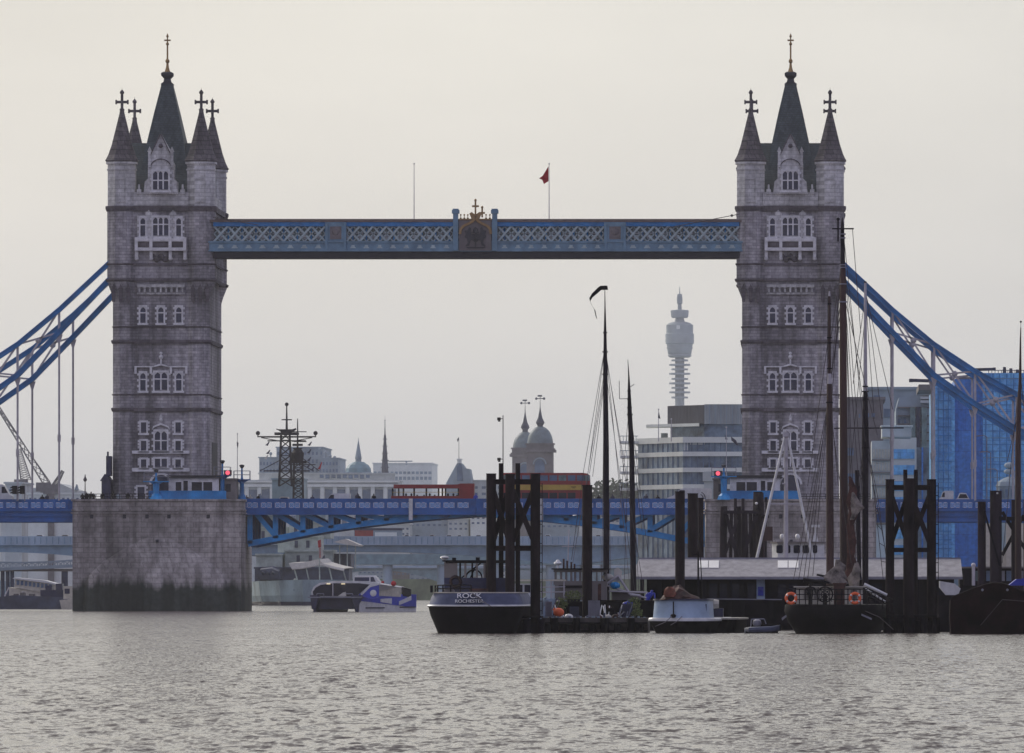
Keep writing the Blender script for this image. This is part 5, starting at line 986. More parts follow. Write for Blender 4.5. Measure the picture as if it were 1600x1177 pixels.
# ================================================================ grey warship moored beyond the bridge
def warship():
    Y = 1500.0; z = lambda p: Z(p, Y); s = Y/F; T = thing('warship', 'moored grey warship with lattice masts and a cream awning, seen under the bascule', 'warship', (X(490, Y), Y+60, 0))
    rs = []
    for yy, hw, zt_, ctr in ((0, 3.2, z(906), 498), (4, 7.0, z(907), 492), (12, 9.8, z(908), 482), (30, 11, z(909), 474), (90, 11, z(909), 470), (150, 5, z(904), 470), (175, .4, z(898), 470)):
        cx_ = X(ctr, Y+yy); rs.append([(cx_-hw, Y+yy, zt_), (cx_-hw*.97, Y+yy, zt_*.4), (cx_-hw*.86, Y+yy, -1), (cx_+hw*.86, Y+yy, -1), (cx_+hw*.97, Y+yy, zt_*.4), (cx_+hw, Y+yy, zt_)])
    m = MB(); m.rings(rs); m.out('hull', 'ship_grey', T)
    m = MB(); rs2 = [[(p[0]*1+(p[0]-X(485, Y))*.01, p[1]-.1, min(p[2], .7)) for p in r] for r in rs]; m.rings([[ (p[0], p[1], (-1 if i in (2, 3) else .75)) for i, p in enumerate(r)] for r in rs2]); m.out('boot_topping', 'navy', T)
    for p in (520, 530, 540, 470, 460): m = MB(); m.cyl((X(p, Y), Y+1.5, z(922)), (X(p, Y), Y+9, z(922)), .28, .28, 8); m.out('porthole', 'navy', T)
    m = MB()
    for k in range(12): m.ball((X(455-k*1.6, Y), Y+11.5-k*.1, z(908+k*2.6)), .42, 1, 1, 1.3, 6, 4)
    m.out('anchor_chain', 'ship_pale', T)
    m = MB(); m.prism([(X(418, Y), z(909)), (X(445, Y), z(909)), (X(441, Y), z(920)), (X(433, Y), z(924)), (X(430, Y), z(936)), (X(427, Y), z(936)), (X(426, Y), z(922)), (X(420, Y), z(918))], Y+12, Y+18); m.out('anchor', 'ship_dark', T)
    # superstructure tiers, pale boxes with dark scuttles
    tiers = [(398, 545, 889, 909, 18, 'ship_dark'), (445, 520, 862, 887, 26, 'ship_pale'), (400, 440, 868, 888, 22, 'ship_pale'), (434, 500, 840, 863, 34, 'ship_pale'), (452, 516, 818, 841, 46, 'ship_pale'), (398, 450, 826, 850, 60, 'ship_pale'), (462, 508, 800, 819, 60, 'ship_grey'), (520, 548, 868, 888, 30, 'ship_dark'), (402, 430, 806, 827, 75, 'ship_grey'), (425, 474, 750, 801, 72, 'ship_grey')]
    for i, (a, b, t, bt, dy, mt) in enumerate(tiers): q = Y+dy; m = MB(); m.box(X(a, q), X(b, q), q, q+12, Z(bt+.3, q), Z(t, q)); m.box(X(a-1.2, q), X(b+1.2, q), q-.5, q+12, Z(t, q), Z(t, q)+.35); m.out('superstructure', mt, T)
    for p, q, dy in ((463, 850, 34), (481, 850, 34), (466, 873, 26), (485, 873, 26), (505, 873, 26), (411, 835, 60), (432, 838, 60), (470, 808, 60), (488, 808, 60), (462, 828, 46), (500, 828, 46)):
        yy = Y+dy; m = MB(); m.box(X(p-2.6, yy), X(p+2.6, yy), yy-.1, yy+.1, Z(q+6, yy), Z(q-5, yy)); m.out('doorway', 'ship_dark', T)
    # gun turret
    m = MB(); m.rings([[(X(408+dx, Y)+k*0, Y+yy, zz) for dx, yy, zz in ((-14, 14, z(905)), (22, 14, z(905)), (20, 14, z(893)), (8, 14, z(888)), (-10, 14, z(890)))], [(X(408+dx, Y), Y+20, zz) for dx, zz in ((-14, z(905)), (22, z(905)), (20, z(888)), (8, z(884)), (-10, z(886)))]] if (k := 0) == 0 else []); tr = m.out('gun_turret', 'ship_dark', T)
    for p in (404, 412, 420): m = MB(); m.cyl((X(p, Y), Y+6, z(893)), (X(p, Y), Y+15, z(896)), .25, .3, 8); m.out('gun_barrel', 'ship_dark', tr)
    # white deck shelters
    m = MB(); m.prism([(X(511, Y), z(846)), (X(530, Y), z(841)), (X(554, Y), z(851)), (X(552, Y), z(853)), (X(530, Y), z(850))], Y+20, Y+30); m.out('deck_canopy', 'canvas', T)
    m = MB(); 
    for p in (520, 532, 545): m.cyl((X(p, Y), Y+22, z(851)), (X(p, Y), Y+22, z(888)), .12, .12, 5)
    m.out('canopy_poles', 'ship_pale', T)
    # awning over the foredeck
    top = [(450, 880), (471, 879), (497, 874), (503, 880), (520, 885), (537, 888.5)]
    m = MB(); fr = [(X(a, Y), Y+2, z(b)) for a, b in top]; bk = [(X(a+10, Y), Y+12, z(b-2)) for a, b in top]; lo = [(X(a+(6 if a < 460 else 0), Y), Y+1.5, z(b+(9.5 if a < 500 else 3.5))) for a, b in top]
    n = len(top); v = lo+fr+bk+[(x, y+.1, zz-.15) for x, y, zz in bk]; f = []
    for j in range(3):
        for i in range(n-1): f.append((j*n+i, j*n+i+1, (j+1)*n+i+1, (j+1)*n+i))
    m.add(v, f); m.add([(x, y+.12, zz-.12) for x, y, zz in v], [q[::-1] for q in f]); aw = m.out('awning', 'canvas', T)
    m = MB()
    for a, b in ((459, 890), (477, 886), (513, 886), (535, 890)): m.cyl((X(a, Y), Y+2, z(b)), (X(a+5, Y), Y+2, z(908)), .14, .14, 5)
    m.out('awning_frame', 'ship_pale', aw)
    m = MB(); m.cyl((X(499, Y), Y+1, z(906)), (X(498, Y), Y+1, z(840)), .14, .1, 6); m.out('jackstaff', 'ship_pale', T)
    m = MB(); m.prism([(X(496, Y), z(845)), (X(501, Y), z(843)), (X(505, Y), z(868)), (X(502, Y), z(874)), (X(498, Y), z(866))], Y+.7, Y+.85); fl = m.out('ensign', 'canvas', T)
    m = MB(); m.prism([(X(496, Y), z(845)), (X(501, Y), z(843)), (X(501, Y), z(855)), (X(497, Y), z(856))], Y+.6, Y+.69); m.box(X(499, Y), X(500.4, Y), Y+.62, Y+.69, z(872), z(856)); m.out('ensign_red', 'flag_red', fl)
    # lattice masts
    Y_hull = Y; Y = Y_hull+60; z = lambda p: Z(p, Y); s = Y/F
    def lattice(px, w0, w1, p0, p1, Yo, nm='lattice_mast'):
        m = MB(); x = X(px, Y)
        c = lambda t, a, b: (x+a*(w0+(w1-w0)*t)*s, Yo+b*(w0+(w1-w0)*t)*s, z(p0)+(z(p1)-z(p0))*t)
        n = 7
        for a, b in ((-1, -1), (1, -1), (1, 1), (-1, 1)): m.bar(c(0, a, b), c(1, a, b), .3)
        for k in range(n):
            t0, t1 = k/n, (k+1)/n
            for (a, b), (d, e) in (((-1, -1), (1, -1)), ((1, -1), (1, 1)), ((1, 1), (-1, 1)), ((-1, 1), (-1, -1))): m.bar(c(t0, a, b), c(t1, d, e), .13); m.bar(c(t0, d, e), c(t1, a, b), .13); m.bar(c(t1, a, b), c(t1, d, e), .13)
        return m.out(nm, 'mast_dark', T)
    Y2 = Y; lm = lattice(446, 10, 6.5, 760, 676, Y2); x = X(448, Y)
    m = MB(); m.cyl((x, Y2, z(680)), (x, Y2, z(630)), .3, .12, 6); m.ball((x, Y2, z(632)), .4)
    m.box(x-5, x+5, Y2-.5, Y2+.5, z(684), z(682)); m.box(x-2.4, x+2.4, Y2-1.5, Y2+1.5, z(680), z(676)); m.prism([(x-2, z(671)), (x+2, z(671)), (x+1, z(676)), (x-1, z(676))], Y2-1, Y2+1); m.prism([(x-2.1, z(670)), (x-.4, z(673)), (x+.4, z(673)), (x+1.9, z(669)), (x+1.9, z(671)), (x, z(675)), (x-2.1, z(671.5))], Y2-.4, Y2+.4)
    for yy, h, u in ((682.5, 0, 46), (736, 0, 36), (656, 0, 8), (690, 1, 30)): m.bar((x-u*s, Y2, z(yy-h)), (x+u*s, Y2, z(yy-h)), .24)
    for s_ in (-1, 1): m.bar((x+s_*40*s, Y2, z(684)), (x+s_*8*s, Y2, z(690)), .18); m.bar((x+s_*45*s, Y2, z(683)), (x+s_*45*s, Y2, z(675)), .2); m.ball((x+s_*45*s, Y2, z(677)), .45); m.bar((x+s_*8*s, Y2, z(718)), (x+s_*42*s, Y2, z(736)), .16)
    m.out('yards', 'mast_dark', lm)
    Y3 = Y+2; l2 = lattice(465, 7.5, 6.5, 780, 722, Y3); x = X(464, Y)
    m = MB(); m.cyl((x, Y3, z(722)), (x, Y3, z(654)), .28, .1, 6); m.box(x-1.8, x+1.8, Y3-1, Y3+1, z(724), z(720)); m.bar((x-8*s, Y3, z(695)), (x+8*s, Y3, z(695)), .45); m.bar((x-6*s, Y3, z(690)), (x+14*s, Y3, z(690)), .16); m.bar((x-8*s, Y3, z(674.5)), (x+14*s, Y3, z(674.5)), .18); m.bar((x-10*s, Y3, z(726)), (x+28*s, Y3, z(726)), .2); m.bar((x, Y3, z(710)), (x+34*s, Y3, z(736)), .16); m.lathe(x, Y3, [(1.2, z(720)), (1.4, z(708)), (.8, z(702)), (1.1, z(700))], 8); m.out('yards', 'mast_dark', l2)
    for i, (p, q, mt) in enumerate(((418, 690, 'flag_dark'), (419, 703, 'flag_dark'), (416, 711, 'canvas'), (484, 690, 'flag_dark'), (483, 702, 'flag_dark'), (483, 714, 'flag_dark'), (482, 724, 'flag_dark'), (488, 729, 'navy'), (500, 722, 'flag_red'))):
        m = MB(); h = 12 if i == 8 else 7; m.prism([(X(p+3, Y), z(q)), (X(p+4, Y), z(q+1)), (X(p+1, Y), z(q+h)), (X(p-3, Y), z(q+h-1)), (X(p, Y), z(q+h*.5))], Y2-1.2, Y2-1.1); m.out('signal_flag', mt, T)
warship()
# ================================================================ river bus (catamaran) coming through
def catamaran():
    Y = 950.0; z = lambda p: Z(p, Y); s = Y/F; T = thing('river_bus', 'white and blue catamaran river bus coming out from under the bridge', 'river bus', (X(565, Y), Y+12, 0))
    bx = [X(p, Y) for p in (481, 488, 560, 600)]
    # body axis runs back and to the right: offset per metre of depth
    k = 18.0; o = X(650, Y+k)-X(606, Y)                   # stern corner offset
    xa, xb = X(482, Y), X(606, Y-0)
    # side hull lines: bow face (x 482..560 dark tunnel), blue side 560..650
    def sec(t, dz=0):                                     # section rings from bow (t=0) to stern (t=1)
        return o*t, k*t
    m = MB()
    for (a, b) in ((484, 498), (548, 566)):              # the two slim hulls
        rs = []
        for t, zt_, f in ((0, z(930), .2), (.08, z(932), .7), (.3, z(934), 1), (1, z(934), 1)):
            dx, dy = sec(t); c = (X(a, Y)+X(b, Y))/2; h = (X(b, Y)-X(a, Y))/2
            rs.append([(c-h+dx, Y+dy, zt_), (c-h*f+dx, Y+dy, .2), (c-.2+dx, Y+dy, -.6), (c+.2+dx, Y+dy, -.6), (c+h*f+dx, Y+dy, .2), (c+h+dx, Y+dy, zt_)])
        m.rings(rs)
    dx, dy = sec(1)
    m.rings([[(X(486, Y), Y+1.2, z(952)), (X(556, Y), Y+1.2, z(952)), (X(556, Y), Y+1.2, z(934)), (X(484, Y), Y+1.2, z(934))], [(X(486, Y)+dx, Y+dy, z(952)), (X(556, Y)+dx, Y+dy, z(952)), (X(556, Y)+dx, Y+dy, z(934)), (X(484, Y)+dx, Y+dy, z(934))]])
    m.out('hull', 'navy', T)
    # starboard topside: white lower hull with blue stripe, runs back to the right
    def side(p0, p1, zs0, zs1, off, mt, nm, t0=0.0, t1=1.0, th=.12):
        pts = []
        m = MB(); A = Vector((X(562, Y)+off, Y-off*.3, 0)); B = Vector((X(650, Y+k)+off, Y+k, 0))
        P_ = lambda t: A+(B-A)*t
        v = []
        for t, (zl, zh) in ((t0, zs0), (t1, zs1)): q = P_(t); v += [(q.x, q.y, zl), (q.x, q.y, zh), (q.x-th, q.y+th, zl), (q.x-th, q.y+th, zh)]
        m.add(v, [(0, 4, 5, 1), (2, 3, 7, 6), (0, 1, 3, 2), (4, 6, 7, 5), (1, 5, 7, 3), (0, 2, 6, 4)]); return m.out(nm, mt, T)
    side(0, 0, (-.5, z(936)), (-.5, z(938)), 0, 'white_paint', 'side_hull')
    side(0, 0, (z(939), z(928)), (z(950), z(929)), .05, 'royal_blue', 'blue_stripe')
    side(0, 0, (z(941), z(936)), (z(944), z(935)), .12, 'white_paint', 'zigzag_stripe', .35, .55); side(0, 0, (z(946), z(940)), (z(938), z(931)), .12, 'white_paint', 'zigzag_stripe', .68, .9)
    side(0, 0, (z(951), z(949)), (z(951), z(949)), .14, 'navy', 'rubbing_strake', .1, .42); side(0, 0, (z(950), z(948)), (z(950), z(948)), .14, 'navy', 'rubbing_strake', .7, .97)
    side(0, 0, (z(931), z(914)), (z(933), z(918)), .08, 'cream_paint', 'side_windows', .28, .72); side(0, 0, (z(931), z(917)), (z(934), z(921)), .09, 'dark_glass', 'rear_windows', .75, .9)
    # cabin shell: rounded roof, open dark bow
    prof = [(486, 934), (484, 926), (488, 917), (497, 911), (520, 908), (560, 908), (585, 910), (592, 913), (572, 926), (560, 934)]
    rs = []
    for t in (.04, 1):
        dx, dy = sec(t); rs.append([(X(a, Y)+dx*(1 if t == 1 else 1), Y+dy, z(b)-(.5 if t == 1 else 0)) for a, b in prof])
    m = MB(); m.rings(rs); m.out('cabin', 'white_paint', T)
    m = MB(); inner = [(489, 931.5), (487.5, 925), (492, 918.5), (500, 914), (520, 911.5), (560, 911.5), (577, 913.5), (565, 924), (557, 931.5)]; m.prism([(X(a, Y)+.05, z(b)) for a, b in inner], Y+.55, Y+.66); m.out('bow_window', 'dark_glass', T)
    m = MB(); m.prism([(X(562, Y), z(931)), (X(578, Y), z(918)), (X(592, Y), z(914)), (X(592, Y), z(933)), (X(580, Y), z(936))], Y+.3, Y+.55); m.out('bow_side_panel', 'royal_blue', T)
    m = MB(); m.ball((X(583, Y), Y+.28, z(927)), .42, sy=.2); m.out('emblem', 'white_paint', T)
    m = MB(); m.prism([(X(560, Y), z(932)), (X(577, Y), z(914)), (X(594, Y), z(911)), (X(594, Y), z(913.5)), (X(579, Y), z(917)), (X(564, Y), z(932))], Y+.2, Y+.5); m.out('white_trim', 'white_paint', T)
    m = MB(); m.box(X(481, Y), X(566, Y), Y-.3, Y+.8, z(934.5), z(932.5)); m.out('bow_deck', 'grey_paint', T)
    m = MB(); m.cyl((X(520, Y), Y+.2, z(932)), (X(520, Y), Y+.2, z(912)), .07, .07, 6); m.out('bow_post', 'white_rod', T)
    m = MB()
    for a, b in ((495, 506), (540, 551)):
        m.tube([(X(a, Y), Y+.1, z(933)), (X(a, Y), Y+.1, z(928)), (X(b, Y), Y+.1, z(928)), (X(b, Y), Y+.1, z(933))], .06, 5)
    m.out('bow_rail', 'grey_paint', T)
    m = MB(); m.prism([(X(527, Y), z(932)), (X(541, Y), z(932)), (X(540, Y), z(925)), (X(536, Y), z(926))], Y, Y+.8); m.out('locker', 'canvas', T)
    for p in (513, 536): m = MB(); m.box(X(p-3, Y), X(p+3, Y), Y+.2, Y+.3, z(913), z(912)); m.out('bow_lamp', 'signal_cream', T)
    W = Y+7; m = MB(); m.prism([(X(551, W), z(909)), (X(594, W), z(911)), (X(588, W), z(903)), (X(584, W), z(899)), (X(556, W), z(899)), (X(552, W), z(904))], W, W+5); wh = m.out('wheelhouse', 'white_paint', T)
    m = MB(); m.box(X(554, W), X(577, W), W-.05, W, z(908), z(902)); m.prism([(X(579, W), z(909)), (X(587, W), z(909)), (X(583.5, W), z(901.5)), (X(579, W), z(901.5))], W-.05, W); m.out('window', 'navy', wh)
    m = MB(); m.ball((X(615, Y+8), Y+8, z(912)), .34); m.ball((X(598, Y+7), Y+7, z(910)), .2); m.out('radar_ball', 'flag_red', T)
lamp_mat('signal_cream', (.9, .75, .45), 1.0)
catamaran()
# ================================================================ left side: pontoon bridge, boats
Y = 1180.0; z = lambda p: Z(p, Y)
T = thing('jetty', 'iron truss footbridge jetty on dark piles behind the bare pier', 'jetty', (X(60, Y), Y, -1))
m = MB(); n = 16; L0 = lambda t: (X(-30+160*t, Y), Y, z(891-7*t)); L1 = lambda t: (X(-30+160*t, Y), Y, z(878-4*t+3*math.sin(t*3)))
for k in range(n): t0, t1 = k/n, (k+1)/n; m.bar(L0(t0), L0(t1), .45); m.bar(L1(t0), L1(t1), .25); m.bar(L0(t0), L1(t1), .14); m.bar(L1(t0), L0(t1), .14); m.bar(L0(t1), L1(t1), .16)
m.out('truss', 'city_grey', T)
m = MB(); m.box(X(-30, Y), X(130, Y), Y+.3, Y+3, z(893), z(889)); m.out('walkway', 'city_brown', T)
for p in (-8, 3, 11, 18, 98, 102): m = MB(); m.cyl((X(p, Y), Y+1, -2), (X(p, Y), Y+1, z(890)), .3, .3, 8); m.out('pile', 'ship_dark', T)
Y = 1150.0; z = lambda p: Z(p, Y)
T = thing('passenger_boat', 'cream passenger boat with a row of windows lying behind the bare pier', 'boat', (X(58, Y), Y, 0))
m = MB(); m.prism([(X(22, Y), z(918)), (X(88, Y), z(930)), (X(88, Y), z(914)), (X(70, Y), z(908)), (X(24, Y), z(904))], Y, Y+5); m.out('cabin', 'cream_paint', T)
m = MB(); m.prism([(X(20, Y), z(904.5)), (X(72, Y), z(911)), (X(92, Y), z(915)), (X(92, Y), z(913)), (X(70, Y), z(907)), (X(22, Y), z(902.5))], Y-.3, Y+5.2); m.out('roof', 'white_paint', T)
for k in range(9): p = 26+k*6.3; m = MB(); m.box(X(p, Y), X(p+4.3, Y), Y-.08, Y, z(914+k*.75), z(907+k*.8)); m.out('window', 'city_window', T)
m = MB(); m.prism([(X(14, Y), z(918)), (X(95, Y), z(930)), (X(92, Y), z(950)), (X(14, Y), z(950))], Y+.2, Y+5); m.out('hull', 'cream_paint', T)
Y = 1130.0; z = lambda p: Z(p, Y)
T = thing('moored_barge', 'low black barge with a cluttered deck beside the bare pier', 'barge', (X(40, Y), Y, 0))
m = MB(); m.prism([(X(-30, Y), z(934)), (X(8, Y), z(932)), (X(22, Y), z(930)), (X(110, Y), z(934)), (X(112, Y), -1), (X(-30, Y), -1)], Y, Y+8); m.out('hull', 'ship_dark', T)
m = MB(); m.box(X(62, Y), X(98, Y), Y+1, Y+5, z(935), z(922)); m.box(X(70, Y), X(80, Y), Y+1, Y+4, z(922), z(915)); m.box(X(86, Y), X(96, Y), Y+1, Y+4, z(922), z(912)); m.out('deck_house', 'navy', T)
for a, b in ((20, 26), (30, 37), (44, 52)): m = MB(); m.box(X(a, Y), X(b, Y), Y+1, Y+3, z(933), z(926+a % 3)); m.out('deck_cargo', 'city_brown', T)
m = MB(); m.cyl((X(5, Y), Y+2, z(932)), (X(12, Y), Y+2, z(918)), .1); m.cyl((X(30, Y), Y+2, z(932)), (X(34, Y), Y+2, z(924)), .1); m.out('davits_frame', 'white_rod', T)
Y = 1125.0; m = MB(); m.prism([(X(96, Y), Z(938, Y)), (X(130, Y), Z(934, Y)), (X(130, Y), -1), (X(102, Y), -1)], Y-3, Y+4); m.box(X(100, Y), X(128, Y), Y-1, Y+3, Z(936, Y), Z(916, Y)); T = thing('work_boat', 'small pale boat half hidden behind the bare pier', 'boat', (X(112, Y), Y, 0)); m.out('hull', 'cream_paint', T)
m = MB(); m.box(X(102, Y), X(110, Y), Y-1.08, Y-1, Z(928, Y), Z(920, Y)); m.out('window', 'navy', T)
# ================================================================ moorings in the foreground
def pile(m, px, hw, top, Y, bottom=-2.5, n=14):
    x = X(px, Y); m.cyl((x, Y, bottom), (x, Y, Z(top, Y)), hw*Y/F, hw*Y/F, n)
def dolphin(lab, Y, outer, mid, thin, tops, beams, feet, grp='braced pile clusters of the moorings'):
    """three big piles, two thin ones behind, two levels of cross beams and X braces"""
    s = Y/F; z = lambda p: Z(p, Y); T = thing('pile_cluster', lab, 'pile cluster', (X(mid[0], Y), Y, -1), grp)
    for (px, hw), t, dy in ((outer[0], tops[0], 0), (outer[1], tops[0], 0), (mid, tops[1], -.9)):
        m = MB(); pile(m, px, hw, t, Y+dy); m.cyl((X(px, Y+dy), Y+dy, Z(t+1.2, Y)), (X(px, Y+dy), Y+dy, Z(t, Y)), hw*s*1.08, hw*s*1.08, 14); m.out('pile', 'dark_pile', T, smooth=True)
    for px, hw, t in thin: m = MB(); pile(m, px, hw, t, Y+1.6); m.out('thin_pile', 'dark_pile', T, smooth=True)
    xa, xb, xm = X(outer[0][0], Y), X(outer[1][0], Y), X(mid[0], Y)
    for k, (b0, b1) in enumerate(beams):
        m = MB(); m.box(xa, xb, Y-.12, Y+.12, z(b1), z(b0)); m.box(xa, xb, Y-.22, Y+.22, z(b1), z(b1)+.05); m.box(xa, xb, Y-.22, Y+.22, z(b0)-.05, z(b0)); m.out('cross_beam', 'dark_pile', T)
    za, zc = z(beams[0][1]), z(beams[1][0])
    for p, q in ((xa, xm), (xm, xb)):
        for yy in (Y-.05, Y+.9):
            m = MB(); m.bar((p, yy, za), (q, yy, zc), .26); m.bar((q, yy+.3, za), (p, yy+.3, zc), .26); m.out('brace', 'dark_pile', T)
    m = MB(); m.box(X(feet[0], Y), X(feet[1], Y), Y-.9, Y+2.4, -.6, z(feet[2]+9)); m.box(X(feet[0]-1, Y), X(feet[1]+1, Y), Y-1.05, Y+2.4, z(feet[2]+2.6), z(feet[2])); 
    for k in range(5): xx = X(feet[0]+(feet[1]-feet[0])*k/4, Y); m.cyl((xx, Y-1.15, -.5), (xx, Y-1.15, z(feet[2]+4)), .22, .22, 8)
    m.out('collar', 'shed_wall', T)
    m = MB(); m.box(xb+.36, xb+.4, Y-.15, Y-.1, z(960), z(755)); m.box(xb+.36, xb+.4, Y+.1, Y+.15, z(960), z(755))
    for k in range(14): zz = z(outer and 760+k*15); m.box(xb+.2, xb+.38, Y-.15, Y+.15, zz, zz+.04)
    m.out('ladder', 'dark_pile', T)
dolphin('braced cluster of dark steel piles right beside the black barge lettered ROCK', 430, ((767.5, 7.8), (836.5, 7.8)), (797, 7.6), ((783, 3.8, 724), (809, 3.8, 724)), (740, 741), ((749, 757), (853, 861)), (760, 846, 963))
dolphin('braced cluster of dark steel piles between the black sailing ship and the brown hull', 432, ((1390.5, 7), (1455.5, 7.4)), (1420.5, 8.4), ((1414.5, 3.3, 734), (1431, 3.3, 734)), (749, 748), ((758, 766), (856, 863)), (1386, 1462, 961))
# third cluster, partly out of frame, behind the brown hull
Y = 462; T = thing('pile_cluster', 'cluster of brownish piles behind the brown hull at the edge of the picture', 'pile cluster', (X(1580, Y), Y, -1), 'braced pile clusters of the moorings'); z = lambda p: Z(p, Y)
for p, hw, t in ((1534, 6.5, 784), (1556, 9.5, 767), (1587, 7, 781), (1606, 7, 781)): m = MB(); pile(m, p, hw, t, Y+(2 if p == 1606 else 0)); m.out('pile', 'timber_pile', T, smooth=True)
m = MB(); m.cyl((X(1558, Y), Y-.4, z(772)), (X(1558, Y), Y-.42, z(770)), .06); m.out('reflector', 'white_paint', T)
m = MB(); m.bar((X(1566, Y), Y, z(800)), (X(1604, Y), Y, z(862)), .2); m.bar((X(1600, Y), Y+.3, z(805)), (X(1566, Y), Y+.3, z(868)), .2); m.bar((X(1556, Y), Y-.2, z(810)), (X(1606, Y), Y-.2, z(812)), .24); m.bar((X(1538, Y), Y-.4, z(800)), (X(1562, Y), Y-.5, z(885)), .12); m.out('brace', 'black_iron', T)
for px, hw, t, Y, lb, mt in ((917.5, 8, 758, 445, 'thick single dark pile in front of the brown wheelhouse', 'dark_pile'), (1062.5, 7.7, 768, 452, 'tall pale-sided pile rising in front of the shed roof', 'dark_pile'), (1082.5, 8.2, 771, 500, 'stout pile ending behind the shed roof beside the pale-sided one', 'dark_pile'), (1095, 4.5, 778, 505, 'thinner pile tucked behind the two stout ones', 'dark_pile')):
    m = MB(); pile(m, px, hw, t, Y); m.cyl((X(px, Y), Y, Z(t+1.5, Y)), (X(px, Y), Y, Z(t, Y)), hw*Y/F*1.06, hw*Y/F*1.06, 14); tag(m.out('mooring_pile', mt, smooth=True), lb, 'pile', 'single mooring piles')
# old timber dolphin
Y = 640; z = lambda p: Z(p, Y); T = thing('timber_dolphin', 'old flared cluster of weathered timber piles in front of the second river pier', 'pile cluster', (X(1160, Y), Y, -1))
for a, b, hw, t in ((1131, 1128, 5.6, 791), (1149, 1149, 2.4, 779), (1161, 1161, 2.4, 779), (1154, 1156, 4, 791), (1143, 1139, 2.6, 800), (1172, 1178, 3, 800), (1184, 1180, 7.4, 768), (1186, 1194, 7, 770), (1164, 1168, 4, 800)):
    m = MB(); m.cyl((X(b, Y), Y+(a % 3), -2), (X(a, Y), Y+(a % 3), z(t)), hw*Y/F*1.15, hw*Y/F, 9); m.out('pile', 'timber_pile', T, smooth=True)
m = MB(); m.box(X(1130, Y), X(1190, Y), Y-1, Y-.6, z(803), z(798)); m.bar((X(1135, Y), Y-.5, z(805)), (X(1152, Y), Y-.5, z(872)), .3); m.bar((X(1182, Y), Y-.5, z(805)), (X(1160, Y), Y-.5, z(872)), .3); m.bar((X(1152, Y), Y-.5, z(812)), (X(1130, Y), Y-.5, z(875)), .25); m.out('brace', 'timber_pile', T)
m = MB(); m.ball((X(1182, Y), Y-.6, z(787)), .12); m.out('lamp', 'skylight', T)
m = MB(); x = X(1197, 600); m.cyl((x, 600, 2), (x, 600, Z(777, 600)), .06); m.box(x-.12, x+.12, 599.9, 600.1, Z(785, 600), Z(777, 600)); m.cyl((x-.3, 600, Z(807, 600)), (x+.2, 600, Z(807, 600)), .12); tag(m.out('lamp_post', 'black_iron'), 'slim black lamp post beside the old timber piles', 'lamp post')

# ---------------- long shed pontoon
Y = 470; z = lambda p: Z(p, Y); T = thing('shed_pontoon', 'long floating shed with a low grey roof and dark walls across the moorings', 'floating shed', (X(1245, Y), Y, 0))
ye, yr, yb = Y, Y+3.2, Y+6.4; zr = HC+(929-873)*yr/F; ze = HC+(929-901)*ye/F; zf = HC+(929-905)*ye/F
xa, xb = X(986, ye), X(1504, ye); ra, rb = X(999, yr), X(1501, yr)
m = MB(); m.add([(xa, ye, ze), (xb, ye, ze), (rb, yr, zr), (ra, yr, zr), (xa, yb, ze), (xb, yb, ze), (xa, ye, zf), (xb, ye, zf), (xa, yb, zf), (xb, yb, zf)], [(0, 1, 2, 3), (5, 4, 3, 2), (1, 5, 2), (4, 0, 3), (6, 7, 1, 0), (7, 9, 5, 1), (9, 8, 4, 5), (8, 6, 0, 4), (6, 8, 9, 7)]); rf = m.out('roof', 'grey_roof', T)
m = MB(); m.bar((ra, yr, zr+.02), (rb, yr, zr+.02), .09); m.box(xa, xb, ye-.06, ye-.01, zf-.02, zf+.1); m.out('roof_edge', 'grey_paint', rf)
for a in (1090, 1215):
    for k in range(2):
        p0, p1 = a+k*17, a+k*17+15.5; u = lambda p, t: (X(p, Y)+0, ye+(yr-ye)*t, ze+(zr-ze)*t+.05)
        m = MB(); q = [u(p0, .45), u(p1, .45), u(p1, .85), u(p0, .85)]; m.add(q+[(x, y+.04, zz-.06) for x, y, zz in q], [(0, 1, 2, 3), (4, 7, 6, 5), (0, 4, 5, 1), (1, 5, 6, 2), (2, 6, 7, 3), (3, 7, 4, 0)]); m.out('rooflight', 'skylight', rf)
m = MB(); m.box(X(1100, Y), xb-.5, Y+1, Y+5.6, .4, ze-.02); m.box(X(1008, Y), X(1100, Y), Y+4.6, Y+5.6, .4, ze-.02); m.out('wall', 'shed_wall', T)
m = MB(); m.box(X(1000, Y), xb+.3, Y-.6, Y+6.6, -.4, z(985)+.62); m.box(X(1000, Y), xb+.3, Y-.75, Y-.6, .3, .72); m.out('pontoon', 'shed_wall', T)
for p in (1003, 1030, 1062, 1100, 1140, 1160, 1205, 1290, 1350, 1400, 1440, 1480): m = MB(); m.box(X(p, Y)-.12, X(p, Y)+.12, Y+.5, Y+.75, .4, zf); m.out('post', 'black_iron', T)
for a, b in ((1108, 1120), (1124, 1136), (1143, 1155), (1168, 1180), (1215, 1228), (1232, 1246), (1270, 1284), (1362, 1378), (1465, 1478)): m = MB(); m.box(X(a, Y), X(b, Y), Y+.94, Y+1, z(935), z(912)); m.out('window', 'dark_glass', T)
m = MB(); m.box(X(1182, Y), X(1195, Y), Y+.88, Y+.95, z(936), z(905)); pn = m.out('notice_board', 'hull_paleblue', T)
m = MB(); m.box(X(1184, Y), X(1193, Y), Y+.84, Y+.88, z(931), z(917)); m.ball((X(1188, Y), Y+.84, z(921)), .12, sy=.2); m.prism([(X(1185, Y), z(931)), (X(1192, Y), z(931)), (X(1190, Y), z(924)), (X(1187, Y), z(924))], Y+.8, Y+.84); m.out('picture', 'royal_blue', pn)
m = MB(); m.bar((X(1105, Y), Y-.1, z(936)), (X(1222, Y), Y-.1, z(937)), .06); m.out('handrail', 'grey_paint', T)

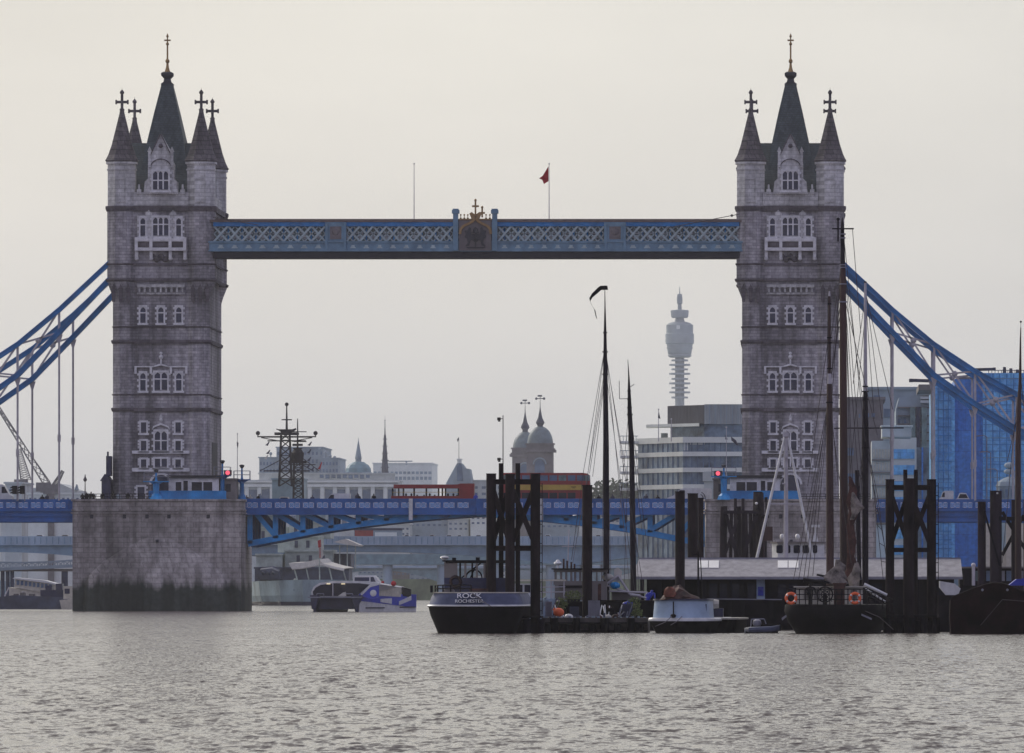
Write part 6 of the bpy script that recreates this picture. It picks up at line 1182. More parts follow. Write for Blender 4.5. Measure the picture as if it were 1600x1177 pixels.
# ---------------- hulls
def hull(root, name, cx, Yf, levels, Lh, arc, mt, taper=.8, yaw=0.0, sharp=1.0):
    """rounded end facing the camera; levels = (z, half width, set back) rings from the bottom up"""
    rs = []
    for zz, hw, sb in levels:
        r = []
        for k in range(17):
            a = -math.pi/2+math.pi*k/16; r.append((hw*math.copysign(abs(math.sin(a))**sharp, math.sin(a)), sb+arc*(1-math.cos(a))))
        r += [(hw, Lh*.6), (hw*taper, Lh), (-hw*taper, Lh), (-hw, Lh*.6)]
        c, s_ = math.cos(yaw), math.sin(yaw); rs.append([(cx+x*c+y*s_, Yf-x*s_+y*c, zz) for x, y in r])
    m = MB(); m.rings(rs); return m.out(name, mt, root, smooth=True)
# black barge ROCK
Y = 426; z = lambda p: Z(p, Y); s = Y/F
T = thing('black_barge', 'black barge with blue-grey bulwark lettered in white, stern towards us', 'barge', (X(742, Y), Y, 0)); cx = X(742, Y)
hull(T, 'hull', cx, Y, [(-.5, 2.0, .9), (.25, 2.25, .45), (1.0, 2.55, .12), (z(947), 2.68, 0)], 26, 1.7, 'black_hull')
hull(T, 'rubbing_strake', cx, Y-.05, [(z(948), 2.72, 0), (z(946.6), 2.76, -.02), (z(945.2), 2.72, 0)], 26, 1.7, 'white_paint')
hull(T, 'bulwark', cx, Y+.05, [(z(945.3), 2.64, 0), (z(934), 2.52, .1), (z(926.5), 2.36, .2)], 26, 1.7, 'grey_hull' if 'grey_hull' in MATS else 'navy_grey' if 'navy_grey' in MATS else 'grey_paint')
hull(T, 'capping_rail', cx, Y+.22, [(z(927), 2.42, 0), (z(925.3), 2.42, 0)], 26, 1.7, 'cream_paint')
text_part('ROCK', 'name_lettering', 'letter_white', T, X(733, Y), Y+.10, z(931.4), .37, .12, 1.35)
text_part('ROCHESTER', 'name_lettering', 'letter_white', T, X(733, Y), Y+.04, z(939.6), .25, .12, 1.15)
wx0, wx1 = X(694, Y+5), X(756, Y+5); Yw = Y+5; zw = lambda p: Z(p, Yw)
m = MB(); m.box(wx0, wx1+1.4, Yw, Yw+2.4, zw(928), zw(903)); m.out('cabin_side', 'navy', T)
m = MB(); m.box(wx0-.1, wx1+1.6, Yw-.15, Yw+2.6, zw(877.6), zw(875.4)); m.box(wx0+.1, wx1+1.5, Yw-.02, Yw+2.4, zw(880), zw(877.6)); rf = m.out('wheelhouse_roof', 'black_iron', T)
m = MB(); m.box(wx0, wx0+.62, Yw+.02, Yw+2.3, zw(903), zw(878)); m.out('door', 'city_brown', T)
for p in (713, 727, 745, 757): m = MB(); m.box(X(p, Yw)-.06, X(p, Yw)+.06, Yw+.02, Yw+.12, zw(903), zw(878)); m.out('window_post', 'city_brown', T)
for p in (716, 735, 756): m = MB(); m.box(X(p, Yw)-.05, X(p, Yw)+.05, Yw+2.3, Yw+2.4, zw(903), zw(878)); m.out('window_post', 'black_iron', T)
m = MB(); m.bar((X(720, Yw), Yw+1, zw(903)), (X(750, Yw), Yw+1, zw(880)), .08); m.bar((X(733, Yw), Yw+1.5, zw(903)), (X(744, Yw), Yw+1.5, zw(880)), .06); m.out('folded_frame', 'black_iron', T)
m = MB(); m.cyl((X(694, Yw), Yw+.5, zw(876)), (X(694, Yw), Yw+.5, zw(872)), .1); m.ball((X(694, Yw), Yw+.5, zw(871.5)), .26, sz=.4); m.out('vent_cowl', 'white_paint', rf)
m = MB(); m.box(X(706, Yw), X(712, Yw), Yw+.3, Yw+.6, zw(875.5), zw(871.5)); m.out('search_light', 'black_iron', rf); m = MB(); m.box(X(743, Yw), X(749, Yw), Yw+.3, Yw+.6, zw(875.5), zw(871)); m.out('search_light', 'black_iron', rf)
m = MB(); m.torus((X(740, Yw), Yw+.5, zw(903)), .45, .04, 18, 6); m.out('steering_wheel', 'black_iron', T)
m = MB(); m.torus((X(712, Yw), Yw-.12, zw(909)), .28, .08, 14, 6); m.out('lifebuoy', 'mast_wood', T)
m = MB(); m.box(X(733, Y+3), X(762, Y+3), Y+3, Y+3.5, zw(925), zw(923.6)); m.box(X(733, Y+3), X(762, Y+3), Y+3.5, Y+3.56, zw(923), zw(919.8)); m.out('deck_bench', 'tarp_brown', T)
m = MB()
for k in range(6): a = -1.45+k*.27; m.cyl((cx+2.3*math.sin(a), Y+.3+1.6*(1-math.cos(a)), z(926)), (cx+2.3*math.sin(a), Y+.3+1.6*(1-math.cos(a)), z(914.5)), .045, .045, 5)
for h in (914.5, 920): m.tube([(cx+2.3*math.sin(a), Y+.3+1.6*(1-math.cos(a)), z(h)) for a in [-1.45+k*.27 for k in range(6)]], .035, 5)
m.box(X(670, Y), X(674, Y), Y+1.5, Y+1.8, z(926), z(915)); m.out('stern_rail', 'black_iron', T)
m = MB(); m.tube([(X(738, Y), Y-.03, z(927)), (X(752, Y), Y-.15, z(938)), (X(768, Y), Y-.5, z(948))], .03, 5); m.ball((X(700, Y), Y+1, z(925)), .22, sx=1.6); m.out('mooring_rope', 'rope_pale', T)
# pale boat behind the cluster
Y = 452; z = lambda p: Z(p, Y); T = thing('pale_cruiser', 'pale blue motor cruiser with a cream roof seen through the braced piles', 'boat', (X(800, Y), Y, 0))
hull(T, 'hull', X(805, Y), Y, [(-.3, 1.5, .6), (.9, 2.0, .1), (z(935), 2.15, 0)], 14, 1.2, 'hull_paleblue')
m = MB(); m.box(X(758, Y), X(830, Y), Y+1.5, Y+4, z(936), z(912)); m.out('cabin', 'white_paint', T); m = MB(); m.box(X(754, Y), X(881, Y), Y+1.2, Y+4.3, z(908), z(905.6)); m.out('canopy', 'cream_paint', T)
for a in (762, 776, 790, 806, 818): m = MB(); m.box(X(a, Y), X(a+9, Y), Y+1.44, Y+1.5, z(926), z(914)); m.out('window', 'dark_glass', T)
m = MB(); 
for a in (845, 860, 880): m.cyl((X(a, Y), Y+1.4, z(935)), (X(a, Y), Y+1.4, z(906)), .04)
for h in (918, 926): m.cyl((X(830, Y), Y+1.4, z(h)), (X(882, Y), Y+1.4, z(h-1)), .035)
m.out('awning_frame', 'white_rod', T)
m = MB(); m.box(X(806, Y), X(829, Y), Y-.3, Y-.1, z(953), z(937)); m.out('side_board', 'hull_paleblue', T)
# brown wheelhouse barge
Y = 458; z = lambda p: Z(p, Y); T = thing('brown_barge', 'old barge with a flat-roofed brown wheelhouse and radar dome behind the planted pontoon', 'barge', (X(905, Y), Y, 0))
hull(T, 'hull', X(900, Y), Y+.5, [(-.3, 2.2, .5), (.8, 2.6, .1), (z(940), 2.7, 0)], 20, 1.3, 'black_hull')
m = MB(); m.plan([(X(864, Y), Y+1), (X(920, Y), Y+1), (X(947, Y), Y+2.4), (X(947, Y), Y+4), (X(864, Y), Y+4)], z(914), z(908)); m.plan([(X(866, Y), Y+1), (X(920, Y), Y+1), (X(946, Y), Y+2.4), (X(946, Y), Y+4), (X(866, Y), Y+4)], z(938), z(914)); m.plan([(X(864, Y), Y+1), (X(920, Y), Y+1), (X(947, Y), Y+2.4), (X(947, Y), Y+4), (X(864, Y), Y+4)], z(894), z(890)); wh = m.out('wheelhouse', 'city_brown', T)
m = MB()
for p in (865.5, 874, 882, 890, 896, 904, 912, 920): m.box(X(p, Y), X(p+3.6, Y), Y+1, Y+1.12, z(908), z(894))
for p in (930, 938, 945): m.box(X(p, Y), X(p+2, Y), Y+2, Y+2.2, z(908), z(894))
m.out('window_posts', 'city_brown', wh)
m = MB(); m.plan([(X(861, Y), Y+.7), (X(921, Y), Y+.7), (X(950, Y), Y+2.2), (X(950, Y), Y+4.3), (X(861, Y), Y+4.3)], z(890), z(888)); m.out('roof', 'black_iron', wh)
m = MB(); m.cyl((X(870, Y), Y+2, z(888)), (X(870, Y), Y+2, z(883)), .06); m.ball((X(870, Y), Y+2, z(880)), .25, sz=.45); m.ball((X(870, Y), Y+2, z(878)), .14); m.out('radar_dome', 'white_paint', wh)
m = MB()
for p, t in ((879, 873), (884.5, 876), (891, 878), (896, 881)): m.cyl((X(p, Y), Y+2, z(888)), (X(p, Y), Y+2, z(t)), .06)
m.out('exhaust_pipes', 'mast_wood', wh)
m = MB(); m.cyl((X(885, Y), Y+2.5, z(888)), (X(887, Y), Y+2.5, z(826)), .035); m.bar((X(876, Y), Y+2.5, z(853.5)), (X(894, Y), Y+2.5, z(853.5)), .06); m.out('aerial_mast', 'white_rod', wh)
m = MB(); m.box(X(926, Y), X(938, Y), Y+1.7, Y+1.8, z(938), z(912)); m.out('door', 'tarp_brown', wh)
m = MB(); m.box(X(872, Y), X(912, Y), Y+.9, Y+.98, z(919), z(915)); m.out('name_board', 'black_iron', wh)
# ---------------- planted pontoon with tyres
Y = 434; z = lambda p: Z(p, Y); T = thing('mooring_pontoon', 'low dark mooring pontoon hung with tyre fenders, in front of the brown wheelhouse', 'pontoon', (X(925, Y), Y, 0))
m = MB(); m.box(X(846, Y), X(1012, Y), Y, Y+6, z(973), z(965.5)); m.box(X(846, Y), X(1012, Y), Y+.25, Y+6, -.4, z(973)); m.out('deck', 'pontoon_wood', T)
m = MB(); m.box(X(846, Y), X(1012, Y), Y-.12, Y, z(974.5), z(972.6)); m.box(X(846, Y), X(1012, Y), Y-.05, Y+.25, z(988), z(985)); m.out('rail_board', 'black_iron', T)
for i, p in enumerate((856, 866, 882, 901, 926, 945, 965, 986, 1000)):
    m = MB(); m.cyl((X(p, Y), Y-.16, z(966 if i % 2 else 975)), (X(p, Y), Y-.16, z(992)), .2+.03*(i % 3), .24, 10); m.out('fender', 'tyre', T, smooth=True)
rr = random.Random(11)
m = MB(); 
for p in range(852, 1010, 9): m.box(X(p, Y), X(p+rr.uniform(2, 5), Y), Y+.1, Y+.5, z(965.5), z(965.5-rr.uniform(.8, 3)))
m.out('deck_clutter', 'city_grey', T)
for mt_, n_, seed_ in (('white_paint', 16, 3), ('ship_dark', 22, 4), ('canvas', 9, 5), ('tarp_brown', 10, 6)):
    rr = random.Random(seed_); m = MB()
    for k in range(n_):
        p = rr.uniform(850, 1008); q = rr.choice((0, 1, 2)); yy = Y+rr.uniform(.8, 4.5); h = rr.uniform(1.5, 8)
        if q == 0: m.box(X(p, Y), X(p+rr.uniform(1.5, 6), Y), yy, yy+.3, z(965.5), z(965.5-h))
        elif q == 1: m.bar((X(p, Y), yy, z(965)), (X(p+rr.uniform(-9, 9), Y), yy+.5, z(965-h*2.6)), .05)
        else: m.ball((X(p, Y), yy, z(964.5)), h*.025, sx=1.4)
    m.out('deck_gear', mt_, T)
def crate(px, w_, h, Yc, base, mt, lab, nm='crate', slat=1):
    T = thing(nm, lab, nm.replace('_', ' '), (X(px, Yc), Yc, Z(base, Yc))); x0, x1 = X(px-w_/2, Yc), X(px+w_/2, Yc); z0, z1 = Z(base, Yc), Z(base-h, Yc)
    m = MB()
    for a in (x0, x1-.06): m.box(a, a+.06, Yc, Yc+.06, z0, z1); m.box(a, a+.06, Yc+.5, Yc+.56, z0, z1)
    m.box(x0, x1, Yc-.01, Yc+.05, z1-.06, z1); m.box(x0, x1, Yc-.01, Yc+.05, z0, z0+.06); m.box(x0, x1, Yc+.5, Yc+.55, z1-.06, z1); m.out('frame', mt, T)
    m = MB(); m.box(x0+.05, x1-.05, Yc+.07, Yc+.45, z0, z0+(z1-z0)*.93)
    for k in range(1, 4): m.box(x0+(x1-x0)*k/4-.02, x0+(x1-x0)*k/4+.02, Yc+.02, Yc+.06, z0, z1)
    m.out('panel', mt, T)
crate(928, 18, 26, 435, 964.5, 'grey_paint', 'pale grey slatted cage on the planted pontoon right beside the thick pile', 'cage')
crate(857, 10, 24, 435, 964, 'grey_paint', 'pale grey narrow cage at the pile-cluster end of the planted pontoon', 'cage')
crate(897, 14, 16, 436.5, 964, 'ship_dark', 'dark square crate under the green bush on the pontoon', 'crate')
crate(980, 16, 20, 436.5, 964, 'navy', 'dark blue crate with a bush behind, at the tug end of the planted pontoon', 'crate')
crate(953, 12, 14, 436.5, 964, 'black_iron', 'small black crate on the pontoon below the tall mast', 'crate')
m = MB(); c = (X(873, 434.5), 434.5, Z(957, 434.5)); m.ball(c, .27, 1.15, 1, .95, 14, 9); o = thing('buoy', 'big round orange buoy lying on the planted pontoon', 'buoy', (c[0], c[1], Z(964, 434.5))); m.out('float', 'orange', o, smooth=True); m = MB(); m.cyl((c[0]-.3, c[1], c[2]+.1), (c[0]-.2, c[1], c[2]+.24), .07); m.out('neck', 'orange', o)
m = MB(); m.tube([(X(866, 434.6), 434.6, Z(945, 434.6)), (X(871, 434.6), 434.6, Z(936, 434.6)), (X(874, 434.6), 434.6, Z(940, 434.6)), (X(870, 434.6), 434.6, Z(950, 434.6))], .03, 5); tag(m.out('rope_coil', 'rope_pale'), 'pale loop of rope standing up behind the orange buoy', 'rope')
def bush(px, py, Yc, w_, h, lab, seed, mt='leaf_bright'):
    rs = random.Random(seed); x, zc = X(px, Yc), Z(py, Yc); T = thing('planter_bush', lab, 'plant', (x, Yc, zc-h), 'bushes growing on the pontoon'); m = MB()
    for k in range(260):
        a, b, r = rs.uniform(0, 6.28), rs.uniform(-1, 1), rs.random()**.4; c = Vector((x+w_*r*math.cos(a)*(1-b*b*.5), Yc+.5*r*math.sin(a), zc+h*b*.8+rs.uniform(-.1, .1)))
        d1 = Vector((rs.uniform(-1, 1), rs.uniform(-1, 1), rs.uniform(-1, 1))).normalized(); d2 = d1.cross(Vector((rs.uniform(-1, 1), 1, rs.uniform(-1, 1)))).normalized(); q = rs.uniform(.03, .08); m.add([c-d1*q, c-d2*q*.6, c+d1*q, c+d2*q*.6], [(0, 1, 2, 3)])
    m.out('foliage', mt, T); m = MB(); m.box(x-w_*.7, x+w_*.7, Yc-.2, Yc+.2, zc-h*1.3, zc-h*.7); m.out('planter', 'black_iron', T)
mat('rust_orange', (.17,.05,.03), .8, .4, 2)
mat('leaf_bright', (.07,.10,.03), .9, .4, 3, tint=(.16,.20,.07))
bush(896, 931, 437.5, .55, .28, 'wide olive-green bush on the pontoon beside the thick pile', 1); bush(878, 944, 437, .35, .4, 'small ragged bush just above the orange buoy', 2); bush(991, 943, 437.5, .42, .35, 'yellow-green bush on the pontoon next to the pale blue tug', 3); bush(995, 958, 436, .35, .22, 'low dark bush at the foot of the yellow-green one', 4)
for i, (p, lb, mt, b) in enumerate(((845, 'person in grey bending over the pontoon behind the braced piles', 'city_grey', 964), (976, 'person in purple-blue bending down on the planted pontoon', 'royal_blue', 964), (1012, 'person in blue sitting under the end of the shed roof', 'royal_blue', 948))):
    Yp = 438.5 if p < 1000 else 468; person(p, Yp, Z(b, Yp), lb, mt, h=1.0 if p > 900 else 1.15, lean=.22)
# ---------------- two-masted sailing barge behind the pontoon
def mast(root, segs, Y, mt='mast_dark', name='mast', n=10, px_lean=0):
    m = MB()
    for (p0, y0, r0), (p1, y1, r1) in zip(segs[:-1], segs[1:]): m.cyl((X(p0, Y), Y, Z(y0, Y)), (X(p1, Y), Y, Z(y1, Y)), r0*Y/F, r1*Y/F, n)
    return m.out(name, mt, root, smooth=True)
def bands(root, lst, Y, mt='black_iron'):
    m = MB()
    for p, y, r in lst: m.cyl((X(p, Y), Y, Z(y+1, Y)), (X(p, Y), Y, Z(y-1, Y)), r*Y/F, r*Y/F, 10)
    m.out('mast_band', mt, root)
def stay(root, lines, Y, r=.018, mt='rope', dy=0, name='rigging'):
    for a, b in lines:
        m = MB(); A, B = Vector((X(a[0], Y), Y, Z(a[1], Y))), Vector((X(b[0], Y), Y+dy, Z(b[1], Y))); mid = (A+B)/2-Vector((0, 0, (A-B).length*.006)); m.tube([A, mid, B], r, 4); m.out(name, mt, root)
Y = 462; z = lambda p: Z(p, Y)
T = thing('sailing_barge', 'low sailing barge with a tall dark mast, long black pennant and a shorter second mast', 'sailing barge', (X(975, Y), Y, 0))
hull(T, 'hull', X(975, Y), Y-.3, [(-.3, 1.6, .5), (.8, 2.0, .1), (z(938), 2.2, 0)], 20, 1.6, 'black_hull')
m = MB(); m.box(X(955, Y), X(1000, Y), Y+1, Y+3, z(938), z(925)); m.box(X(951, Y), X(1003, Y), Y+.8, Y+3.2, z(925), z(923)); m.out('deckhouse', 'city_brown', T)
m1 = mast(T, [(947.5, 938, 5.2), (947, 700, 4.7), (945.8, 588, 3.8), (945.5, 520, 2.3), (945.3, 478, 1.0), (945, 446, .4)], Y); bands(m1, [(945.8, 585, 5), (945.6, 550, 4.6), (945.5, 520, 3.6)], Y)
m2 = mast(T, [(990, 938, 5), (987, 700, 4.2), (984, 648, 3.8), (983, 610, 2.4), (982.5, 588, 1.2), (981, 562, .35)], Y+3); bands(m2, [(984.2, 648, 4.8), (983.6, 637, 4), (983.2, 624, 3.4), (983, 611, 3)], Y+3)
stay(m1, [((944, 550), (912, 735)), ((944, 552), (918, 745)), ((945, 586), (921, 740)), ((945, 590), (926, 745)), ((947, 552), (975, 735)), ((947, 556), (979, 745)), ((948, 590), (968, 742)), ((947, 590), (955, 925)), ((944, 586), (940, 925)), ((947, 552), (985, 925)), ((943, 590), (895, 880))], Y, .016, 'rope_pale')
stay(m1, [((912, 735), (893, 875)), ((918, 745), (905, 930)), ((975, 735), (998, 872)), ((979, 745), (1006, 925)), ((968, 742), (992, 925))], Y, .016, 'rope')
stay(m2, [((982, 648), (968, 800)), ((984, 648), (1003, 830)), ((985, 650), (998, 925)), ((983, 650), (975, 925)), ((986, 648), (1013, 870))], Y+3, .015, 'rope')
m = MB(); q = Y+3; m.tube([(X(984, q), q, Z(623, q)), (X(968, q), q, Z(623.5, q)), (X(967.5, q), q, Z(595, q))], .02, 5); m.tube([(X(983, q), q, Z(606, q)), (X(991, q), q, Z(600.5, q))], .02, 5); m.out('aerial', 'rope', m2)
m = MB(); pen = [(949, 446.5, 453), (938, 446.5, 453), (934, 449.5, 457), (925, 459, 465), (921, 466, 471.5), (922, 471, 476), (928, 483, 485), (931, 496, 499)]
a_ = [(X(p, Y), Y+.25*math.sin(i*1.3), z(t)) for i, (p, t, b) in enumerate(pen)]; b_ = [(X(p+ (2 if i > 4 else 1), Y), Y+.25*math.sin(i*1.3)+.05, z(b)) for i, (p, t, b) in enumerate(pen)]; n = len(pen)
m.add(a_+b_+[(x, y+.03, zz) for x, y, zz in a_+b_], [(i, i+1, n+i+1, n+i) for i in range(n-1)]+[(2*n+i, 3*n+i, 3*n+i+1, 2*n+i+1) for i in range(n-1)]+[(i, 2*n+i, 2*n+i+1, i+1) for i in range(n-1)]+[(n+i, n+i+1, 3*n+i+1, 3*n+i) for i in range(n-1)])
m.out('pennant', 'black_iron', T)
m = MB(); m.tube([(X(940, Y), Y-.5, z(918)), (X(966, Y), Y-.5, z(900)), (X(985, Y), Y-.5, z(929)), (X(1000, Y), Y-.5, z(931))], .09, 6); m.cyl((X(945, Y), Y-.6, z(914)), (X(1010, Y), Y-.4, z(935)), .06); m.cyl((X(952, Y), Y-.7, z(924)), (X(1012, Y), Y-.4, z(926)), .05); m.out('spars', 'white_rod', T)
m = MB(); m.prism([(X(960, Y), z(890)), (X(966, Y), z(887)), (X(972, Y), z(893)), (X(971, Y), z(906)), (X(963, Y), z(911)), (X(959, Y), z(905))], Y-.4, Y-.2); m.ball((X(950, Y), Y-.4, z(902)), .26, sx=1.3, sz=.8); m.out('sail_bundle', 'canvas', T)
m = MB(); m.ball((X(961, Y), Y-.5, z(915)), .3, sx=1.1, sz=.75); m.out('sail_cover', 'mid_blue', T)
# ---------------- pale blue tug
Y = 428; z = lambda p: Z(p, Y); T = thing('blue_tug', 'small pale blue and white barge with a brown tarpaulin heaped on its cabin', 'barge', (X(1062, Y), Y, 0)); cx = X(1061, Y)
hull(T, 'hull', cx, Y, [(-.5, 1.3, .8), (.15, 1.6, .4), (.55, 1.8, .1), (z(970.5), 1.88, 0)], 13, 1.5, 'black_hull', yaw=.10)
hull(T, 'white_strake', cx, Y-.04, [(z(970.8), 1.9, 0), (z(968), 1.92, 0), (z(965.5), 1.86, .03)], 13, 1.5, 'white_paint', yaw=.10)
hull(T, 'cabin', cx, Y+.5, [(z(967), 1.62, 0), (z(944), 1.56, .08), (z(938), 1.54, .1)], 5, 1.2, 'hull_paleblue', yaw=.10)
hull(T, 'cabin_rim', cx, Y+.5, [(z(938.3), 1.62, 0), (z(936), 1.6, 0)], 5, 1.2, 'navy', yaw=.10)
m = MB(); tp = [(1030, 938), (1036, 930), (1040, 925), (1044, 919), (1052, 915), (1060, 914), (1068, 920), (1078, 927), (1090, 933), (1095, 938)]
rq = random.Random(9); rs = [[(X(a+rq.uniform(-1.6, 1.6), Y), Y+yy+rq.uniform(-.12, .12), Z(938+(b-938)*f*rq.uniform(.8, 1.08), Y)) for a, b in tp] for yy, f in ((.7, .1), (.85, .45), (1.1, .85), (1.6, 1), (2.1, .9), (2.6, .95), (3, .3))]; m.rings(rs); m.out('tarpaulin', 'tarp_brown', T); m = MB(); m.rings([[(X(1046, Y)+r*math.cos(t), Y+.75+.3*math.sin(t), Z(yy_, Y)) for t in [2*math.pi*k/9 for k in range(9)]] for r, yy_ in ((.3, 933), (.36, 928), (.3, 921), (.12, 917))]); m.out('orange_cover', 'rust_orange', T)
for p in (1060, 1060.2, 1060.4): pass
m = MB(); m.box(X(1051, Y), X(1053, Y), Y+.42, Y+.5, z(967), z(940)); m.ball((X(1052, Y), Y-.1, z(962.5)), .12, sx=1.4); m.out('stem_fitting', 'black_iron', T)
for p in (1095, 1101): m = MB(); m.box(X(p, Y), X(p+2.6, Y), Y+1.1, Y+1.25, z(958), z(944)); m.out('slit_window', 'navy', T)
m = MB(); m.tube([(X(1050, Y), Y-.2, z(963)), (X(1040, Y), Y-.4, z(972)), (X(1024, Y), Y-.5, z(979))], .02, 4); m.tube([(X(1066, Y), Y-.1, z(963)), (X(1058, Y), Y-.3, z(971)), (X(1048, Y), Y-.4, z(977))], .02, 4); m.out('mooring_rope', 'rope_pale', T)
x = X(1091, Y+3); m = MB(); m.cyl((x, Y+3, z(938)), (x, Y+3, z(862)), .07, .05, 6); m.cyl((x+.25, Y+3, z(938)), (x+.12, Y+3, z(868)), .03, .03, 5); m.box(x-.4, x+.1, Y+2.9, Y+3.1, z(867), z(865.5)); m.out('signal_mast', 'black_iron', T)
hull(T, 'aft_hull', X(1118, Y), Y+4, [(-.3, .9, .4), (.8, 1.1, .1), (z(966), 1.15, 0)], 8, .8, 'black_hull', yaw=.1); hull(T, 'aft_rail', X(1118, Y), Y+3.97, [(z(968.5), 1.18, 0), (z(965.8), 1.18, 0)], 8, .8, 'cream_paint', yaw=.1)
m = MB(); m.box(X(1108, Y), X(1128, Y), Y+5, Y+8, z(965), z(951)); m.out('aft_cabin', 'navy', T)
# dinghy carried on the tug, and inflatable
m = MB(); c = (X(1116, Y+4), Y+4.5, z(944)); m.rings([[(c[0]+a*q, c[1]+.35*math.cos(t)*q, c[2]+.28*math.sin(t)*q) for t in [2*math.pi*k/10 for k in range(10)]] for a, q in ((-.55, .5), (-.3, .9), (0, 1), (.3, .85), (.45, .3))]); tag(m.out('rowing_dinghy', 'cream_paint', smooth=True), 'upturned cream dinghy stowed behind the tarpaulin of the pale blue barge', 'dinghy')
Y = 426; z = lambda p: Z(p, Y); T = thing('inflatable_boat', 'dark grey inflatable boat with a grey outboard motor beside the black sailing ship', 'inflatable', (X(1190, Y), Y, 0))
m = MB()
for dx in (0, .0): pass
pts = [(X(1163, Y), Y+.2, .14), (X(1170, Y), Y-.35, .2), (X(1185, Y), Y-.5, .22), (X(1205, Y), Y-.45, .24), (X(1218, Y), Y-.1, .32), (X(1220, Y), Y+.4, .32), (X(1205, Y), Y+.9, .24), (X(1175, Y), Y+.9, .2)]
m.rings([[(p[0], p[1]+.17*math.cos(t), p[2]+.17*math.sin(t)) for t in [2*math.pi*k/8 for k in range(8)]] for p in pts]); m.out('tube', 'ship_dark', T, smooth=True)
m = MB(); m.box(X(1165, Y), X(1216, Y), Y-.3, Y+.8, .02, .12); m.box(X(1195, Y), X(1214, Y), Y-.1, Y+.7, .12, z(975)); m.out('floor', 'black_iron', T)
m = MB(); m.rings([[(X(1183, Y)+r*math.cos(t), Y+.1+r*math.sin(t)*1.1, zz) for t in [2*math.pi*k/10 for k in range(10)]] for r, zz in ((.1, z(987)), (.12, z(979)), (.2, z(978)), (.25, z(974)), (.22, z(970)), (.1, z(967.8)))]); m.out('outboard_motor', 'grey_paint', T, smooth=True)
m = MB(); m.tube([(X(1172, Y), Y+1, .1), (X(1174, Y), Y+1, z(968)), (X(1194, Y), Y+1, z(967.5)), (X(1200, Y), Y+1, .2)], .035, 5); m.out('frame', 'grey_paint', T)
# ---------------- white pilot boat behind the shed
Y = 520; z = lambda p: Z(p, Y); T = thing('pilot_boat', 'white launch with dark-windowed wheelhouse and tall white tripod mast behind the shed roof', 'launch', (X(1240, Y), Y, 0))
hull(T, 'hull', X(1240, Y), Y-1, [(-.3, 1.6, .5), (.9, 2.1, .1), (z(890), 2.3, 0)], 14, 1.6, 'white_paint')
m = MB(); m.plan([(X(1206, Y), Y+.8), (X(1215, Y), Y), (X(1272, Y), Y), (X(1288, Y), Y+.8), (X(1288, Y), Y+3), (X(1206, Y), Y+3)], z(890), z(849)); m.out('wheelhouse', 'white_paint', T)
m = MB(); m.plan([(X(1203, Y), Y+.6), (X(1214, Y), Y-.3), (X(1274, Y), Y-.3), (X(1290, Y), Y+.6), (X(1290, Y), Y+3.2), (X(1203, Y), Y+3.2)], z(849), z(846.5)); m.out('wheelhouse_roof', 'city_brown', T)
for a, b, dy in ((1213, 1223, -.05), (1226, 1235, -.05), (1240, 1250, -.05), (1254, 1264, -.05), (1270, 1277, -.05)):
    m = MB(); ch = .06; xa, xb, za, zb_ = X(a, Y), X(b, Y), z(864.5), z(852); m.prism([(xa+ch, za), (xb-ch, za), (xb, za+ch), (xb, zb_-ch), (xb-ch, zb_), (xa+ch, zb_), (xa, zb_-ch), (xa, za+ch)], Y+dy, Y+.03); m.out('window', 'dark_glass', T)
m = MB(); m.cyl((X(1228, Y), Y-.5, z(875)), (X(1228.5, Y), Y-.5, z(690)), .17, .13, 10); m.cyl((X(1228.5, Y), Y-.5, z(690)), (X(1229, Y), Y-.5, z(673)), .12, .06, 8); m.box(X(1224, Y), X(1233, Y), Y-.7, Y-.3, z(683), z(676)); ms = m.out('mast', 'white_rod', T, smooth=True)
for p, q in (((1226, 684), (1182, 875)), ((1231, 684), (1270, 875))): m = MB(); m.cyl((X(p[0], Y), Y-.5, z(p[1])), (X(q[0], Y), Y-.8, z(q[1])), .08, .1, 8); m.out('mast_leg', 'white_paint', ms)
m = MB(); m.bar((X(1203, Y), Y-.6, z(787.5)), (X(1251, Y), Y-.6, z(787.5)), .09); m.cyl((X(1228, Y), Y-.75, z(716)), (X(1228, Y), Y-.75, z(708)), .16); m.box(X(1222, Y), X(1227, Y), Y-.7, Y-.4, z(757), z(755)); m.out('mast_fittings', 'white_rod', ms)
m = MB(); m.box(X(1267, Y), X(1281, Y), Y+.5, Y+.8, z(824), z(820)); m.cyl((X(1274, Y), Y+.6, z(849)), (X(1274, Y), Y+.6, z(823)), .05); m.prism([(X(1269, Y), z(847)), (X(1279, Y), z(847)), (X(1275, Y), z(830)), (X(1273, Y), z(830))], Y+.5, Y+.6); m.out('radar', 'white_paint', T)
for p in (1222, 1246): m = MB(); m.ball((X(p, Y), Y+.6, z(839)), .16, sz=1.3); m.out('lamp_dome', 'white_paint', T)
Y = 540; m = MB(); m.box(X(1194, Y), X(1206, Y), Y, Y+.4, Z(845, Y), Z(823, Y)); m.box(X(1193, Y), X(1194.3, Y), Y-.05, Y+.1, Z(875, Y), Z(823, Y)); m.box(X(1206, Y), X(1207.3, Y), Y-.05, Y+.1, Z(875, Y), Z(823, Y)); tag(m.out('hoarding', 'mast_wood'), 'dark red square board on posts between the timber piles and the white launch', 'board')
